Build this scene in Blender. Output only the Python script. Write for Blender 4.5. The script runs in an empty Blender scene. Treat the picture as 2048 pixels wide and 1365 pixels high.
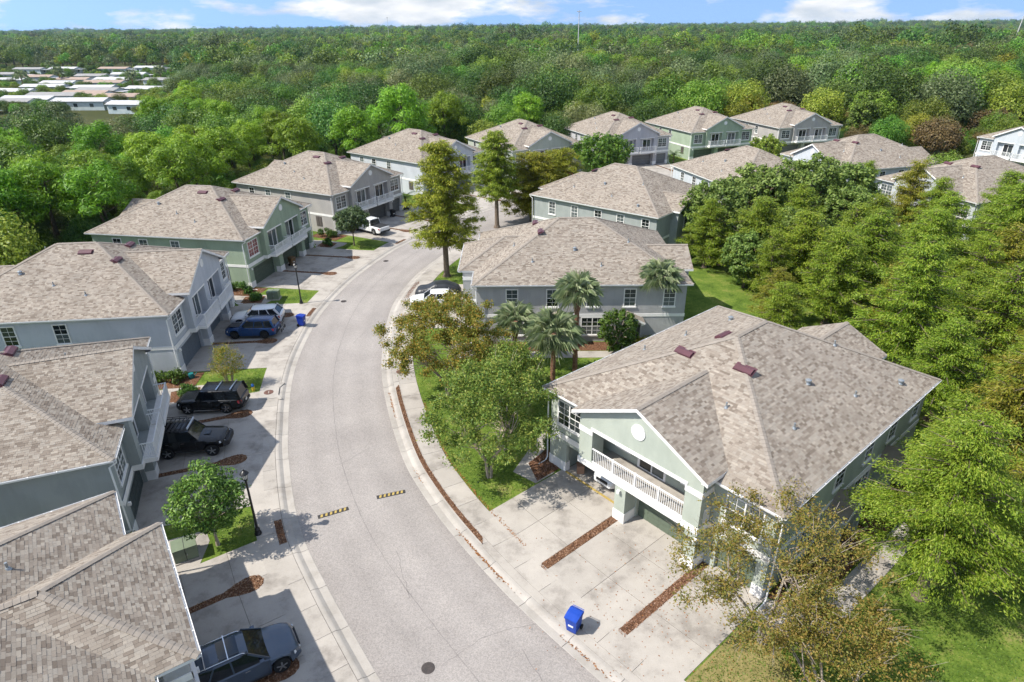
import bpy, math, random
import numpy as np
from mathutils import Vector, Matrix
R = math.radians
scene = bpy.context.scene
C = scene.collection

# ------------------------------------------------------------------ camera, sky, sun, exposure
CAM_H, FPX, PITCH, ROLL = 25.5, 1290.0, math.atan(630.5 / 1290.0), R(-0.55)
cam = bpy.data.cameras.new('camera')
cam.sensor_width = 36.0
cam.lens = 36.0 * FPX / 2048.0
cam.clip_start, cam.clip_end = 0.5, 30000
camo = bpy.data.objects.new('camera', cam)
C.objects.link(camo)
_r, _u, _f = Vector((1, 0, 0)), Vector((0, math.sin(PITCH), math.cos(PITCH))), Vector((0, math.cos(PITCH), -math.sin(PITCH)))
_cx = _r * math.cos(ROLL) + _u * math.sin(ROLL)
_cy = _u * math.cos(ROLL) - _r * math.sin(ROLL)
camo.matrix_world = Matrix(((_cx.x, _cy.x, -_f.x, 0), (_cx.y, _cy.y, -_f.y, 0), (_cx.z, _cy.z, -_f.z, CAM_H), (0, 0, 0, 1)))
scene.camera = camo

SUN_AZ, SUN_EL = R(16), R(50)          # direction the shadows run in, height of the sun
world = bpy.data.worlds.new('World')
scene.world = world
world.use_nodes = True
wn = world.node_tree
wn.nodes.clear()
def wnode(t, **k):
    n = wn.nodes.new(t)
    for a, b in k.items(): setattr(n, a, b)
    return n
sky = wnode('ShaderNodeTexSky', sky_type='NISHITA', sun_disc=False)
sky.sun_elevation = SUN_EL
sky.sun_rotation = math.atan2(-math.cos(SUN_AZ), -math.sin(SUN_AZ)) % (2 * math.pi)
sky.air_density, sky.dust_density, sky.ozone_density = 1.0, 0.3, 2.0
SKY_STRENGTH = 0.15
skb = wnode('ShaderNodeVectorMath', operation='SCALE'); skb.inputs['Scale'].default_value = SKY_STRENGTH
wn.links.new(sky.outputs[0], skb.inputs[0])
tc = wnode('ShaderNodeTexCoord')
sxyz = wnode('ShaderNodeSeparateXYZ'); wn.links.new(tc.outputs['Generated'], sxyz.inputs[0])
zz_ = wnode('ShaderNodeMath', operation='MULTIPLY_ADD'); wn.links.new(sxyz.outputs['Z'], zz_.inputs[0]); zz_.inputs[1].default_value = 0.8; zz_.inputs[2].default_value = 0.40
cxyz = wnode('ShaderNodeCombineXYZ'); wn.links.new(sxyz.outputs['X'], cxyz.inputs['X']); wn.links.new(sxyz.outputs['Y'], cxyz.inputs['Y']); wn.links.new(zz_.outputs[0], cxyz.inputs['Z'])
nrm = wnode('ShaderNodeVectorMath', operation='NORMALIZE'); wn.links.new(cxyz.outputs[0], nrm.inputs[0]); wn.links.new(nrm.outputs[0], sky.inputs[0])
az_ = wnode('ShaderNodeMath', operation='ARCTAN2'); wn.links.new(sxyz.outputs['X'], az_.inputs[0]); wn.links.new(sxyz.outputs['Y'], az_.inputs[1])
el_ = wnode('ShaderNodeMath', operation='ARCSINE'); wn.links.new(sxyz.outputs['Z'], el_.inputs[0])
cv_ = wnode('ShaderNodeCombineXYZ'); wn.links.new(az_.outputs[0], cv_.inputs['X']); wn.links.new(el_.outputs[0], cv_.inputs['Y'])
mp = wnode('ShaderNodeMapping')
mp.inputs['Scale'].default_value = (5.0, 17.0, 1.0)
mp.inputs['Location'].default_value = (4.25, 0.80, 4.0)
wn.links.new(cv_.outputs[0], mp.inputs['Vector'])
nz = wnode('ShaderNodeTexNoise'); nz.inputs['Scale'].default_value = 1.0; nz.inputs['Detail'].default_value = 9; nz.inputs['Roughness'].default_value = 0.55
wn.links.new(mp.outputs[0], nz.inputs['Vector'])
cr = wnode('ShaderNodeValToRGB'); cr.color_ramp.elements[0].position = 0.475; cr.color_ramp.elements[1].position = 0.56
wn.links.new(nz.outputs['Fac'], cr.inputs[0])
nz2 = wnode('ShaderNodeTexNoise'); nz2.inputs['Scale'].default_value = 2.2; nz2.inputs['Detail'].default_value = 6
wn.links.new(mp.outputs[0], nz2.inputs['Vector'])
cc = wnode('ShaderNodeValToRGB')
cc.color_ramp.elements[0].position, cc.color_ramp.elements[1].position = 0.38, 0.6
cc.color_ramp.elements[0].color, cc.color_ramp.elements[1].color = (0.36, 0.40, 0.45, 1), (0.56, 0.565, 0.575, 1)
wn.links.new(nz2.outputs['Fac'], cc.inputs[0])
mx = wnode('ShaderNodeMix', data_type='RGBA')
wn.links.new(cr.outputs[0], mx.inputs['Factor'])
wn.links.new(skb.outputs[0], mx.inputs['A'])
wn.links.new(cc.outputs[0], mx.inputs['B'])
bg = wnode('ShaderNodeBackground'); bg.inputs['Strength'].default_value = 1.0
wn.links.new(mx.outputs['Result'], bg.inputs['Color'])
wo = wnode('ShaderNodeOutputWorld')
wn.links.new(bg.outputs[0], wo.inputs['Surface'])

sl = bpy.data.lights.new('sun', 'SUN')
sl.energy, sl.angle, sl.color = 3.75, R(0.5), (1.0, 0.945, 0.855)
so = bpy.data.objects.new('sun', sl)
C.objects.link(so)
_sd = Vector((math.cos(SUN_AZ) * math.cos(SUN_EL), math.sin(SUN_AZ) * math.cos(SUN_EL), -math.sin(SUN_EL)))
so.rotation_euler = _sd.to_track_quat('-Z', 'Y').to_euler()
so.location = (-60, -20, 80)

vs = scene.view_settings
vs.view_transform, vs.look, vs.exposure, vs.gamma = 'Standard', 'None', 0.92, 1.0
vs.use_curve_mapping = False
scene.cycles.max_bounces = 6
scene.cycles.diffuse_bounces = 3
scene.cycles.glossy_bounces = 3
scene.cycles.transmission_bounces = 3
scene.cycles.volume_bounces = 0
scene.cycles.use_denoising = True
scene.cycles.use_adaptive_sampling = True
scene.cycles.adaptive_threshold = 0.02

rng = np.random.default_rng(7)
random.seed(7)

# ------------------------------------------------------------------ helpers
class MB:
    """collects faces and links them as ONE mesh object"""
    def __init__(s): s.v, s.f, s.m = [], [], []
    def add(s, vs, fs, m=0):
        o = len(s.v); s.v += [tuple(map(float, p)) for p in vs]
        s.f += [tuple(i + o for i in f) for f in fs]; s.m += [m] * len(fs); return s
    def poly(s, pts, m=0): return s.add(pts, [tuple(range(len(pts)))], m)
    def box(s, x0, x1, y0, y1, z0, z1, m=0):
        return s.add([(x0, y0, z0), (x1, y0, z0), (x1, y1, z0), (x0, y1, z0), (x0, y0, z1), (x1, y0, z1), (x1, y1, z1), (x0, y1, z1)],
                     [(0, 3, 2, 1), (4, 5, 6, 7), (0, 1, 5, 4), (1, 2, 6, 5), (2, 3, 7, 6), (3, 0, 4, 7)], m)
    def obox(s, c, ax, ay, az, m=0):
        c, ax, ay, az = map(Vector, (c, ax, ay, az))
        p = [c + ax * i + ay * j + az * k for k in (-1, 1) for i, j in ((-1, -1), (1, -1), (1, 1), (-1, 1))]
        return s.add(p, [(0, 3, 2, 1), (4, 5, 6, 7), (0, 1, 5, 4), (1, 2, 6, 5), (2, 3, 7, 6), (3, 0, 4, 7)], m)
    def prism(s, pts, d, m=0):
        n = len(pts); a = [Vector(p) for p in pts]; b = [p + Vector(d) for p in a]
        return s.add(a + b, [tuple(range(n))[::-1], tuple(range(n, 2 * n))] + [(i, (i + 1) % n, n + (i + 1) % n, n + i) for i in range(n)], m)
    def tube(s, pts, rad, n=8, m=0, cap=True):
        pts = [Vector(p) for p in pts]; k = len(pts); vs = []
        if not hasattr(rad, '__len__'): rad = [rad] * k
        for i, p in enumerate(pts):
            t = (pts[min(i + 1, k - 1)] - pts[max(i - 1, 0)]).normalized()
            a = t.cross(Vector((0.13, 0.97, 0.21)))
            if a.length < 0.05: a = t.cross(Vector((1, 0, 0)))
            a.normalize(); b = t.cross(a)
            vs += [p + (a * math.cos(q) + b * math.sin(q)) * rad[i] for q in (2 * math.pi * j / n for j in range(n))]
        fs = [(i * n + j, i * n + (j + 1) % n, (i + 1) * n + (j + 1) % n, (i + 1) * n + j) for i in range(k - 1) for j in range(n)]
        if cap: fs += [tuple(range(n))[::-1], tuple(range((k - 1) * n, k * n))]
        return s.add(vs, fs, m)
    def lathe(s, prof, c=(0, 0, 0), n=16, m=0, axis='z'):
        vs = []
        for r, h in prof:
            for j in range(n):
                a = 2 * math.pi * j / n; x, y = r * math.cos(a), r * math.sin(a)
                vs.append((c[0] + x, c[1] + y, c[2] + h) if axis == 'z' else ((c[0] + x, c[1] + h, c[2] + y) if axis == 'y' else (c[0] + h, c[1] + x, c[2] + y)))
        k = len(prof)
        fs = [(i * n + j, i * n + (j + 1) % n, (i + 1) * n + (j + 1) % n, (i + 1) * n + j) for i in range(k - 1) for j in range(n)]
        fs += [tuple(range(n))[::-1], tuple(range((k - 1) * n, k * n))]
        return s.add(vs, fs, m)
    def loft(s, secs, m=0, close=True, caps=True):
        n = len(secs[0]); vs = [p for q in secs for p in q]
        fs = []
        for i in range(len(secs) - 1):
            for j in range(n if close else n - 1):
                fs.append((i * n + j, i * n + (j + 1) % n, (i + 1) * n + (j + 1) % n, (i + 1) * n + j))
        if caps: fs += [tuple(range(n))[::-1], tuple(range((len(secs) - 1) * n, len(secs) * n))]
        return s.add(vs, fs, m)
    def mesh(s, name, mats, smooth=False):
        me = bpy.data.meshes.new(name); me.from_pydata(s.v, [], s.f)
        for m in (mats if isinstance(mats, (list, tuple)) else [mats]): me.materials.append(m)
        if any(s.m): me.polygons.foreach_set('material_index', s.m)
        if smooth:
            me.polygons.foreach_set('use_smooth', [True] * len(s.f))
            me.set_sharp_from_angle(angle=R(smooth if smooth is not True else 40))
        me.update(); return me
    def build(s, name, mats, parent=None, smooth=False):
        return link(name, s.mesh(name, mats, smooth), parent)
def link(name, me, parent=None, loc=None, rz=None):
    o = bpy.data.objects.new(name, me); C.objects.link(o)
    if parent is not None: o.parent = parent
    if loc is not None: o.location = loc
    if rz is not None: o.rotation_euler = (0, 0, rz)
    return o
def tag(o, label=None, cat=None, group=None, kind=None):
    for k, v in (('label', label), ('category', cat), ('group', group), ('kind', kind)):
        if v: o[k] = v
    return o
def thing(name, label, cat, loc=(0, 0, 0), rz=0.0, group=None):
    return tag(link(name, None, None, loc, rz), label, cat, group)
KIDS = {}
def kids(o): return KIDS.get(o.name) or [c for c in o.children]
def copy_tree(o, parent=None):
    c = o.copy(); C.objects.link(c); c.parent = parent
    for ch in kids(o): copy_tree(ch, c)
    return c
def np_mesh(name, V, F, mats, matidx=None):
    """V (n,3), F (m,4) quads or (m,3) tris"""
    V = np.ascontiguousarray(V, np.float32); F = np.ascontiguousarray(F, np.int32); k = F.shape[1]
    me = bpy.data.meshes.new(name)
    me.vertices.add(len(V)); me.vertices.foreach_set('co', V.ravel())
    me.loops.add(F.size); me.loops.foreach_set('vertex_index', F.ravel())
    me.polygons.add(len(F)); me.polygons.foreach_set('loop_start', np.arange(0, F.size, k, dtype=np.int32))
    me.polygons.foreach_set('loop_total', np.full(len(F), k, np.int32))
    for m in (mats if isinstance(mats, (list, tuple)) else [mats]): me.materials.append(m)
    if matidx is not None: me.polygons.foreach_set('material_index', np.ascontiguousarray(matidx, np.int32))
    me.attributes.new('sharp_face', 'BOOLEAN', 'FACE').data.foreach_set('value', np.ones(len(F), bool))
    me.update(calc_edges=True)
    return me

# ------------------------------------------------------------------ materials
def nodes_of(name):
    m = bpy.data.materials.new(name); m.use_nodes = True
    nt = m.node_tree; b = nt.nodes['Principled BSDF']
    def N(t, **k):
        n = nt.nodes.new(t)
        for a, v in k.items():
            if a.startswith('i_'):
                key = a[2:].replace('_', ' ')
                n.inputs[key].default_value = v
            else: setattr(n, a, v)
        return n
    return m, nt, b, N, nt.links.new
def ramp(n, stops):
    e = n.color_ramp.elements
    while len(e) < len(stops): e.new(0.5)
    for i, (p, c) in enumerate(stops):
        e[i].position = p; e[i].color = (*c, 1) if len(c) == 3 else c
    return n
def M(name, c1, c2=None, scale=3.0, rough=0.8, bump=0.0, bscale=60.0, spec=0.3, metal=0.0, world=False, detail=6, lo=0.35, hi=0.65, coat=0.0, bdist=0.02):
    m, nt, b, N, L = nodes_of(name)
    b.inputs['Roughness'].default_value = rough
    b.inputs['Specular IOR Level'].default_value = spec
    b.inputs['Metallic'].default_value = metal
    b.inputs['Coat Weight'].default_value = coat
    b.inputs['Coat Roughness'].default_value = 0.05
    if c2 is None: c2 = tuple(x * 0.86 for x in c1)
    t = N('ShaderNodeNewGeometry').outputs['Position'] if world else N('ShaderNodeTexCoord').outputs['Object']
    n = N('ShaderNodeTexNoise', i_Scale=scale, i_Detail=detail, i_Roughness=0.62); L(t, n.inputs['Vector'])
    r = ramp(N('ShaderNodeValToRGB'), [(lo, c2), (hi, c1)]); L(n.outputs['Fac'], r.inputs[0])
    L(r.outputs[0], b.inputs['Base Color'])
    if bump:
        n2 = N('ShaderNodeTexNoise', i_Scale=bscale, i_Detail=4); L(t, n2.inputs['Vector'])
        bp = N('ShaderNodeBump', i_Strength=bump, i_Distance=bdist); L(n2.outputs['Fac'], bp.inputs['Height'])
        L(bp.outputs[0], b.inputs['Normal'])
    return m
def leafmat(name, cols, trans=0.35, vary=0.5):
    m, nt, b, N, L = nodes_of(name)
    g = N('ShaderNodeNewGeometry'); oi = N('ShaderNodeObjectInfo')
    r = ramp(N('ShaderNodeValToRGB'), [(i / (len(cols) - 1), c) for i, c in enumerate(cols)])
    L(g.outputs['Random Per Island'], r.inputs[0])
    h = N('ShaderNodeHueSaturation'); L(r.outputs[0], h.inputs['Color'])
    mr = N('ShaderNodeMapRange', i_To_Min=1 - vary * 0.5, i_To_Max=1 + vary * 0.5); L(oi.outputs['Random'], mr.inputs['Value']); L(mr.outputs[0], h.inputs['Value'])
    ml = N('ShaderNodeMath', operation='MULTIPLY', i_Value=1.0); L(oi.outputs['Random'], ml.inputs[0]); ml.inputs[1].default_value = 7.31
    fr = N('ShaderNodeMath', operation='FRACT'); L(ml.outputs[0], fr.inputs[0])
    mh = N('ShaderNodeMapRange', i_To_Min=0.5 - 0.045 * vary, i_To_Max=0.5 + 0.045 * vary); L(fr.outputs[0], mh.inputs['Value']); L(mh.outputs[0], h.inputs['Hue'])
    L(h.outputs[0], b.inputs['Base Color'])
    b.inputs['Roughness'].default_value = 0.5; b.inputs['Specular IOR Level'].default_value = 0.3
    tr = N('ShaderNodeBsdfTranslucent'); L(h.outputs[0], tr.inputs['Color'])
    mxs = N('ShaderNodeMixShader'); mxs.inputs[0].default_value = trans
    L(b.outputs[0], mxs.inputs[1]); L(tr.outputs[0], mxs.inputs[2])
    L(mxs.outputs[0], nt.nodes['Material Output'].inputs['Surface'])
    return m
def shinglemat(name, single=False):
    m, nt, b, N, L = nodes_of(name)
    if single: src = N('ShaderNodeObjectInfo').outputs['Random']
    else: src = N('ShaderNodeNewGeometry').outputs['Random Per Island']
    r = ramp(N('ShaderNodeValToRGB'), [(0.0, (0.158, 0.129, 0.104)), (0.14, (0.198, 0.165, 0.135)), (0.34, (0.244, 0.207, 0.171)), (0.6, (0.272, 0.236, 0.196)), (0.82, (0.285, 0.254, 0.216)), (1.0, (0.328, 0.288, 0.240))])
    L(src, r.inputs[0])
    t = N('ShaderNodeNewGeometry').outputs['Position']
    n = N('ShaderNodeTexNoise', i_Scale=0.6, i_Detail=5); L(t, n.inputs['Vector'])
    n2 = N('ShaderNodeTexNoise', i_Scale=40.0, i_Detail=3); L(t, n2.inputs['Vector'])
    a = N('ShaderNodeMath', operation='ADD'); L(n.outputs['Fac'], a.inputs[0]); L(n2.outputs['Fac'], a.inputs[1])
    mr = N('ShaderNodeMapRange', i_From_Min=0.6, i_From_Max=1.4, i_To_Min=0.8, i_To_Max=1.18); L(a.outputs[0], mr.inputs['Value'])
    h = N('ShaderNodeHueSaturation'); L(r.outputs[0], h.inputs['Color']); L(mr.outputs[0], h.inputs['Value'])
    L(h.outputs[0], b.inputs['Base Color'])
    b.inputs['Roughness'].default_value = 0.9; b.inputs['Specular IOR Level'].default_value = 0.15
    bp = N('ShaderNodeBump', i_Strength=0.4, i_Distance=0.01); L(n2.outputs['Fac'], bp.inputs['Height']); L(bp.outputs[0], b.inputs['Normal'])
    return m
def asphaltmat():
    m, nt, b, N, L = nodes_of('asphalt')
    t = N('ShaderNodeNewGeometry').outputs['Position']
    big = N('ShaderNodeTexNoise', i_Scale=0.22, i_Detail=6); L(t, big.inputs['Vector'])
    fine = N('ShaderNodeTexVoronoi', i_Scale=22.0); L(t, fine.inputs['Vector'])
    fn = N('ShaderNodeTexNoise', i_Scale=30.0, i_Detail=4, i_Roughness=0.7); L(t, fn.inputs['Vector'])
    r1 = ramp(N('ShaderNodeValToRGB'), [(0.3, (0.262, 0.241, 0.226)), (0.7, (0.322, 0.297, 0.278))]); L(big.outputs['Fac'], r1.inputs[0])
    r2 = ramp(N('ShaderNodeValToRGB'), [(0.0, (0.62, 0.61, 0.60)), (0.5, (1, 1, 1)), (1.0, (1.35, 1.33, 1.30))])
    sep = N('ShaderNodeSeparateColor'); L(fine.outputs['Color'], sep.inputs[0])
    ad = N('ShaderNodeMath', operation='ADD'); L(sep.outputs[0], ad.inputs[0]); L(fn.outputs['Fac'], ad.inputs[1])
    hf = N('ShaderNodeMath', operation='MULTIPLY'); hf.inputs[1].default_value = 0.5; L(ad.outputs[0], hf.inputs[0]); L(hf.outputs[0], r2.inputs[0])
    mu = N('ShaderNodeMix', data_type='RGBA', blend_type='MULTIPLY'); mu.inputs['Factor'].default_value = 1.0
    L(r1.outputs[0], mu.inputs['A']); L(r2.outputs[0], mu.inputs['B'])
    # oil spots
    sp = N('ShaderNodeTexVoronoi', i_Scale=0.23); L(t, sp.inputs['Vector'])
    wv = N('ShaderNodeTexNoise', i_Scale=6.0, i_Detail=4); L(t, wv.inputs['Vector'])
    sa = N('ShaderNodeMath', operation='MULTIPLY_ADD'); L(wv.outputs['Fac'], sa.inputs[0]); sa.inputs[1].default_value = 0.09; L(sp.outputs['Distance'], sa.inputs[2])
    rs = ramp(N('ShaderNodeValToRGB'), [(0.065, (0.62, 0.58, 0.55)), (0.085, (1, 1, 1))]); L(sa.outputs[0], rs.inputs[0])
    mu2 = N('ShaderNodeMix', data_type='RGBA', blend_type='MULTIPLY'); mu2.inputs['Factor'].default_value = 1.0
    L(mu.outputs['Result'], mu2.inputs['A']); L(rs.outputs[0], mu2.inputs['B'])
    at = N('ShaderNodeAttribute', attribute_name='across')
    lane = ramp(N('ShaderNodeValToRGB'), [(0.0, (0.93, 0.925, 0.92)), (0.13, (1.0, 1.0, 1.0)), (0.24, (0.93, 0.93, 0.93)), (0.36, (1.02, 1.02, 1.02)), (0.47, (0.97, 0.97, 0.97)), (0.62, (1.03, 1.03, 1.03)), (0.75, (0.935, 0.935, 0.935)), (0.88, (1.0, 1.0, 1.0)), (1.0, (0.90, 0.89, 0.88))])
    wob = N('ShaderNodeMath', operation='MULTIPLY_ADD'); L(big.outputs['Fac'], wob.inputs[0]); wob.inputs[1].default_value = 0.12; L(at.outputs['Fac'], wob.inputs[2])
    wo2 = N('ShaderNodeMath', operation='SUBTRACT'); L(wob.outputs[0], wo2.inputs[0]); wo2.inputs[1].default_value = 0.06; L(wo2.outputs[0], lane.inputs[0])
    mu3 = N('ShaderNodeMix', data_type='RGBA', blend_type='MULTIPLY'); mu3.inputs['Factor'].default_value = 1.0; L(mu2.outputs['Result'], mu3.inputs['A']); L(lane.outputs[0], mu3.inputs['B'])
    L(mu3.outputs['Result'], b.inputs['Base Color'])
    b.inputs['Roughness'].default_value = 0.9; b.inputs['Specular IOR Level'].default_value = 0.2
    bp = N('ShaderNodeBump', i_Strength=0.5, i_Distance=0.01); L(fn.outputs['Fac'], bp.inputs['Height']); L(bp.outputs[0], b.inputs['Normal'])
    return m
def concretemat(name, c, dirt):
    m, nt, b, N, L = nodes_of(name)
    t = N('ShaderNodeNewGeometry').outputs['Position']; oi = N('ShaderNodeObjectInfo')
    big = N('ShaderNodeTexNoise', i_Scale=0.55, i_Detail=9, i_Roughness=0.7); L(t, big.inputs['Vector'])
    fine = N('ShaderNodeTexNoise', i_Scale=26.0, i_Detail=5); L(t, fine.inputs['Vector'])
    r1 = ramp(N('ShaderNodeValToRGB'), [(0.33, dirt), (0.50, tuple(x * 0.90 for x in c)), (0.66, c)]); L(big.outputs['Fac'], r1.inputs[0])
    mr = N('ShaderNodeMapRange', i_To_Min=0.86, i_To_Max=1.12); L(fine.outputs['Fac'], mr.inputs['Value'])
    mo = N('ShaderNodeMapRange', i_To_Min=0.92, i_To_Max=1.05); L(oi.outputs['Random'], mo.inputs['Value'])
    mm = N('ShaderNodeMath', operation='MULTIPLY'); L(mr.outputs[0], mm.inputs[0]); L(mo.outputs[0], mm.inputs[1])
    h = N('ShaderNodeHueSaturation'); L(r1.outputs[0], h.inputs['Color']); L(mm.outputs[0], h.inputs['Value'])
    L(h.outputs[0], b.inputs['Base Color'])
    b.inputs['Roughness'].default_value = 0.88; b.inputs['Specular IOR Level'].default_value = 0.2
    bp = N('ShaderNodeBump', i_Strength=0.25, i_Distance=0.01); L(fine.outputs['Fac'], bp.inputs['Height']); L(bp.outputs[0], b.inputs['Normal'])
    return m
def groundmat(name, stops, scale=0.35, fine=9.0, bump=0.6):
    m, nt, b, N, L = nodes_of(name)
    t = N('ShaderNodeNewGeometry').outputs['Position']
    n = N('ShaderNodeTexNoise', i_Scale=scale, i_Detail=8, i_Roughness=0.65); L(t, n.inputs['Vector'])
    n2 = N('ShaderNodeTexNoise', i_Scale=fine, i_Detail=6, i_Roughness=0.75); L(t, n2.inputs['Vector'])
    ma = N('ShaderNodeMath', operation='MULTIPLY_ADD'); L(n2.outputs['Fac'], ma.inputs[0]); ma.inputs[1].default_value = 0.45; 
    mb_ = N('ShaderNodeMath', operation='MULTIPLY'); L(n.outputs['Fac'], mb_.inputs[0]); mb_.inputs[1].default_value = 0.55; L(mb_.outputs[0], ma.inputs[2])
    r = ramp(N('ShaderNodeValToRGB'), stops); L(ma.outputs[0], r.inputs[0])
    L(r.outputs[0], b.inputs['Base Color'])
    b.inputs['Roughness'].default_value = 0.95; b.inputs['Specular IOR Level'].default_value = 0.1
    bp = N('ShaderNodeBump', i_Strength=bump, i_Distance=0.06); L(n2.outputs['Fac'], bp.inputs['Height']); L(bp.outputs[0], b.inputs['Normal'])
    return m
def glassmat(name, lo, hi):
    m, nt, b, N, L = nodes_of(name)
    oi = N('ShaderNodeObjectInfo')
    r = ramp(N('ShaderNodeValToRGB'), [(0.3, lo), (0.75, hi)]); L(oi.outputs['Random'], r.inputs[0]); L(r.outputs[0], b.inputs['Base Color'])
    b.inputs['Roughness'].default_value = 0.06; b.inputs['Specular IOR Level'].default_value = 0.6
    return m

mt = {}
mt['asphalt'] = asphaltmat()
mt['concrete'] = concretemat('concrete', (0.405, 0.372, 0.332), (0.225, 0.203, 0.18))
mt['curb'] = concretemat('kerb_concrete', (0.405, 0.375, 0.338), (0.29, 0.265, 0.235))
mt['joint'] = M('joint_dirt', (0.12, 0.10, 0.085), scale=4, world=True)
mt['lawn'] = groundmat('lawn_grass', [(0.36, (0.042, 0.068, 0.012)), (0.46, (0.082, 0.135, 0.020)), (0.54, (0.130, 0.185, 0.030)), (0.62, (0.22, 0.21, 0.07))], scale=0.5, fine=7.0, bump=0.9)
mt['soil'] = groundmat('woodland_floor', [(0.3, (0.022, 0.030, 0.010)), (0.5, (0.055, 0.062, 0.020)), (0.72, (0.12, 0.095, 0.045))], scale=0.06, fine=1.5)
mt['mulchbase'] = groundmat('mulch_base', [(0.3, (0.05, 0.026, 0.016)), (0.5, (0.135, 0.068, 0.038)), (0.7, (0.23, 0.13, 0.08))], scale=2.0, fine=22.0)
mt['mulch'] = leafmat('mulch_chips', [(0.075, 0.038, 0.022), (0.165, 0.083, 0.046), (0.24, 0.13, 0.075), (0.34, 0.215, 0.14)], trans=0.0, vary=0.2)
mt['dryleaf'] = leafmat('dry_leaf', [(0.16, 0.055, 0.015), (0.28, 0.10, 0.028), (0.36, 0.17, 0.06)], trans=0.1, vary=0.2)
mt['patch'] = groundmat('bare_leaf_litter', [(0.3, (0.16, 0.10, 0.06)), (0.5, (0.27, 0.19, 0.13)), (0.7, (0.20, 0.19, 0.07))], scale=0.8)
mt['shingle'] = shinglemat('shingle')
mt['shingle1'] = shinglemat('shingle_tab', True)
mt['cap'] = M('ridge_shingle', (0.285, 0.252, 0.216), (0.235, 0.205, 0.175), scale=3, rough=0.9, bump=0.4, bscale=40, spec=0.15)
mt['deck'] = M('roof_underlay', (0.12, 0.095, 0.08), scale=8, rough=0.9)
mt['white'] = M('white_trim', (0.80, 0.79, 0.77), (0.72, 0.71, 0.69), scale=2, rough=0.55)
mt['whitemetal'] = M('white_metal', (0.80, 0.80, 0.79), (0.74, 0.74, 0.74), scale=2, rough=0.4)
mt['glass'] = glassmat('window_glass', (0.012, 0.016, 0.018), (0.10, 0.12, 0.12))
mt['glassred'] = M('red_curtain_glass', (0.32, 0.09, 0.09), (0.10, 0.05, 0.05), scale=5, rough=0.08, spec=0.6)
mt['vent'] = M('maroon_vent', (0.105, 0.040, 0.050), (0.08, 0.032, 0.040), scale=3, rough=0.45, spec=0.4)
mt['pipe'] = M('vent_pipe', (0.33, 0.36, 0.38), scale=4, rough=0.4, metal=0.5)
mt['black'] = M('black_gloss', (0.012, 0.012, 0.013), (0.010, 0.010, 0.010), rough=0.35, spec=0.5)
mt['hood'] = M('hood_shingle', (0.10, 0.09, 0.085), (0.06, 0.055, 0.05), scale=9, rough=0.9, bump=0.5, bscale=25)
mt['doorgrey'] = M('entry_door', (0.11, 0.095, 0.09), scale=3, rough=0.5)
mt['greengrey'] = M('utility_green', (0.175, 0.215, 0.145), (0.145, 0.18, 0.12), scale=2, rough=0.55)
mt['bark'] = M('bark', (0.20, 0.155, 0.115), (0.10, 0.075, 0.055), scale=7, rough=0.95, bump=0.8, bscale=18, bdist=0.05)
mt['barkpale'] = M('pale_bark', (0.42, 0.36, 0.29), (0.26, 0.21, 0.165), scale=6, rough=0.9, bump=0.4, bscale=20)
mt['barkdark'] = M('dark_bark', (0.11, 0.085, 0.062), (0.05, 0.04, 0.03), scale=6, rough=0.95, bump=0.8, bscale=14, bdist=0.05)
mt['barkpalm'] = M('palm_bark', (0.30, 0.165, 0.10), (0.15, 0.08, 0.05), scale=9, rough=0.95, bump=0.9, bscale=12, bdist=0.06)
mt['rust'] = M('rusty_iron', (0.17, 0.085, 0.065), (0.09, 0.05, 0.042), scale=8, rough=0.8)
mt['iron'] = M('cast_iron', (0.075, 0.062, 0.058), (0.045, 0.04, 0.038), scale=12, rough=0.7)
def stucco(name, a, b_):
    m, nt, b, N, L = nodes_of(name)
    t = N('ShaderNodeTexCoord').outputs['Object']
    mp_ = N('ShaderNodeMapping'); mp_.inputs['Scale'].default_value = (1.5, 1.5, 0.25); L(t, mp_.inputs['Vector'])
    n1 = N('ShaderNodeTexNoise', i_Scale=1.0, i_Detail=6, i_Roughness=0.7); L(mp_.outputs[0], n1.inputs['Vector'])
    n2 = N('ShaderNodeTexNoise', i_Scale=0.7, i_Detail=5); L(t, n2.inputs['Vector'])
    ad = N('ShaderNodeMath', operation='ADD'); L(n1.outputs['Fac'], ad.inputs[0]); L(n2.outputs['Fac'], ad.inputs[1])
    r = ramp(N('ShaderNodeValToRGB'), [(0.0, tuple(x * 0.9 for x in b_)), (0.45, b_), (0.7, a)])
    mr = N('ShaderNodeMapRange', i_From_Min=0.55, i_From_Max=1.35); L(ad.outputs[0], mr.inputs['Value']); L(mr.outputs[0], r.inputs[0]); L(r.outputs[0], b.inputs['Base Color'])
    b.inputs['Roughness'].default_value = 0.93; b.inputs['Specular IOR Level'].default_value = 0.12
    n3 = N('ShaderNodeTexNoise', i_Scale=38.0, i_Detail=3); L(t, n3.inputs['Vector'])
    bp = N('ShaderNodeBump', i_Strength=0.7, i_Distance=0.02); L(n3.outputs['Fac'], bp.inputs['Height']); L(bp.outputs[0], b.inputs['Normal'])
    return m
WALLS = {
 'green':    ((0.40, 0.435, 0.375), (0.365, 0.40, 0.345)),
 'sage':     ((0.315, 0.385, 0.285), (0.285, 0.35, 0.26)),
 'grey':     ((0.405, 0.405, 0.405), (0.365, 0.365, 0.368)),
 'warmgrey': ((0.385, 0.365, 0.345), (0.345, 0.33, 0.315)),
 'bluegrey': ((0.49, 0.515, 0.55), (0.45, 0.475, 0.51)),
 'lavender': ((0.45, 0.445, 0.465), (0.41, 0.405, 0.425)),
 'slate':    ((0.32, 0.345, 0.335), (0.29, 0.315, 0.305)),
 'white':    ((0.47, 0.50, 0.535), (0.43, 0.46, 0.49)),
}
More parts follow.
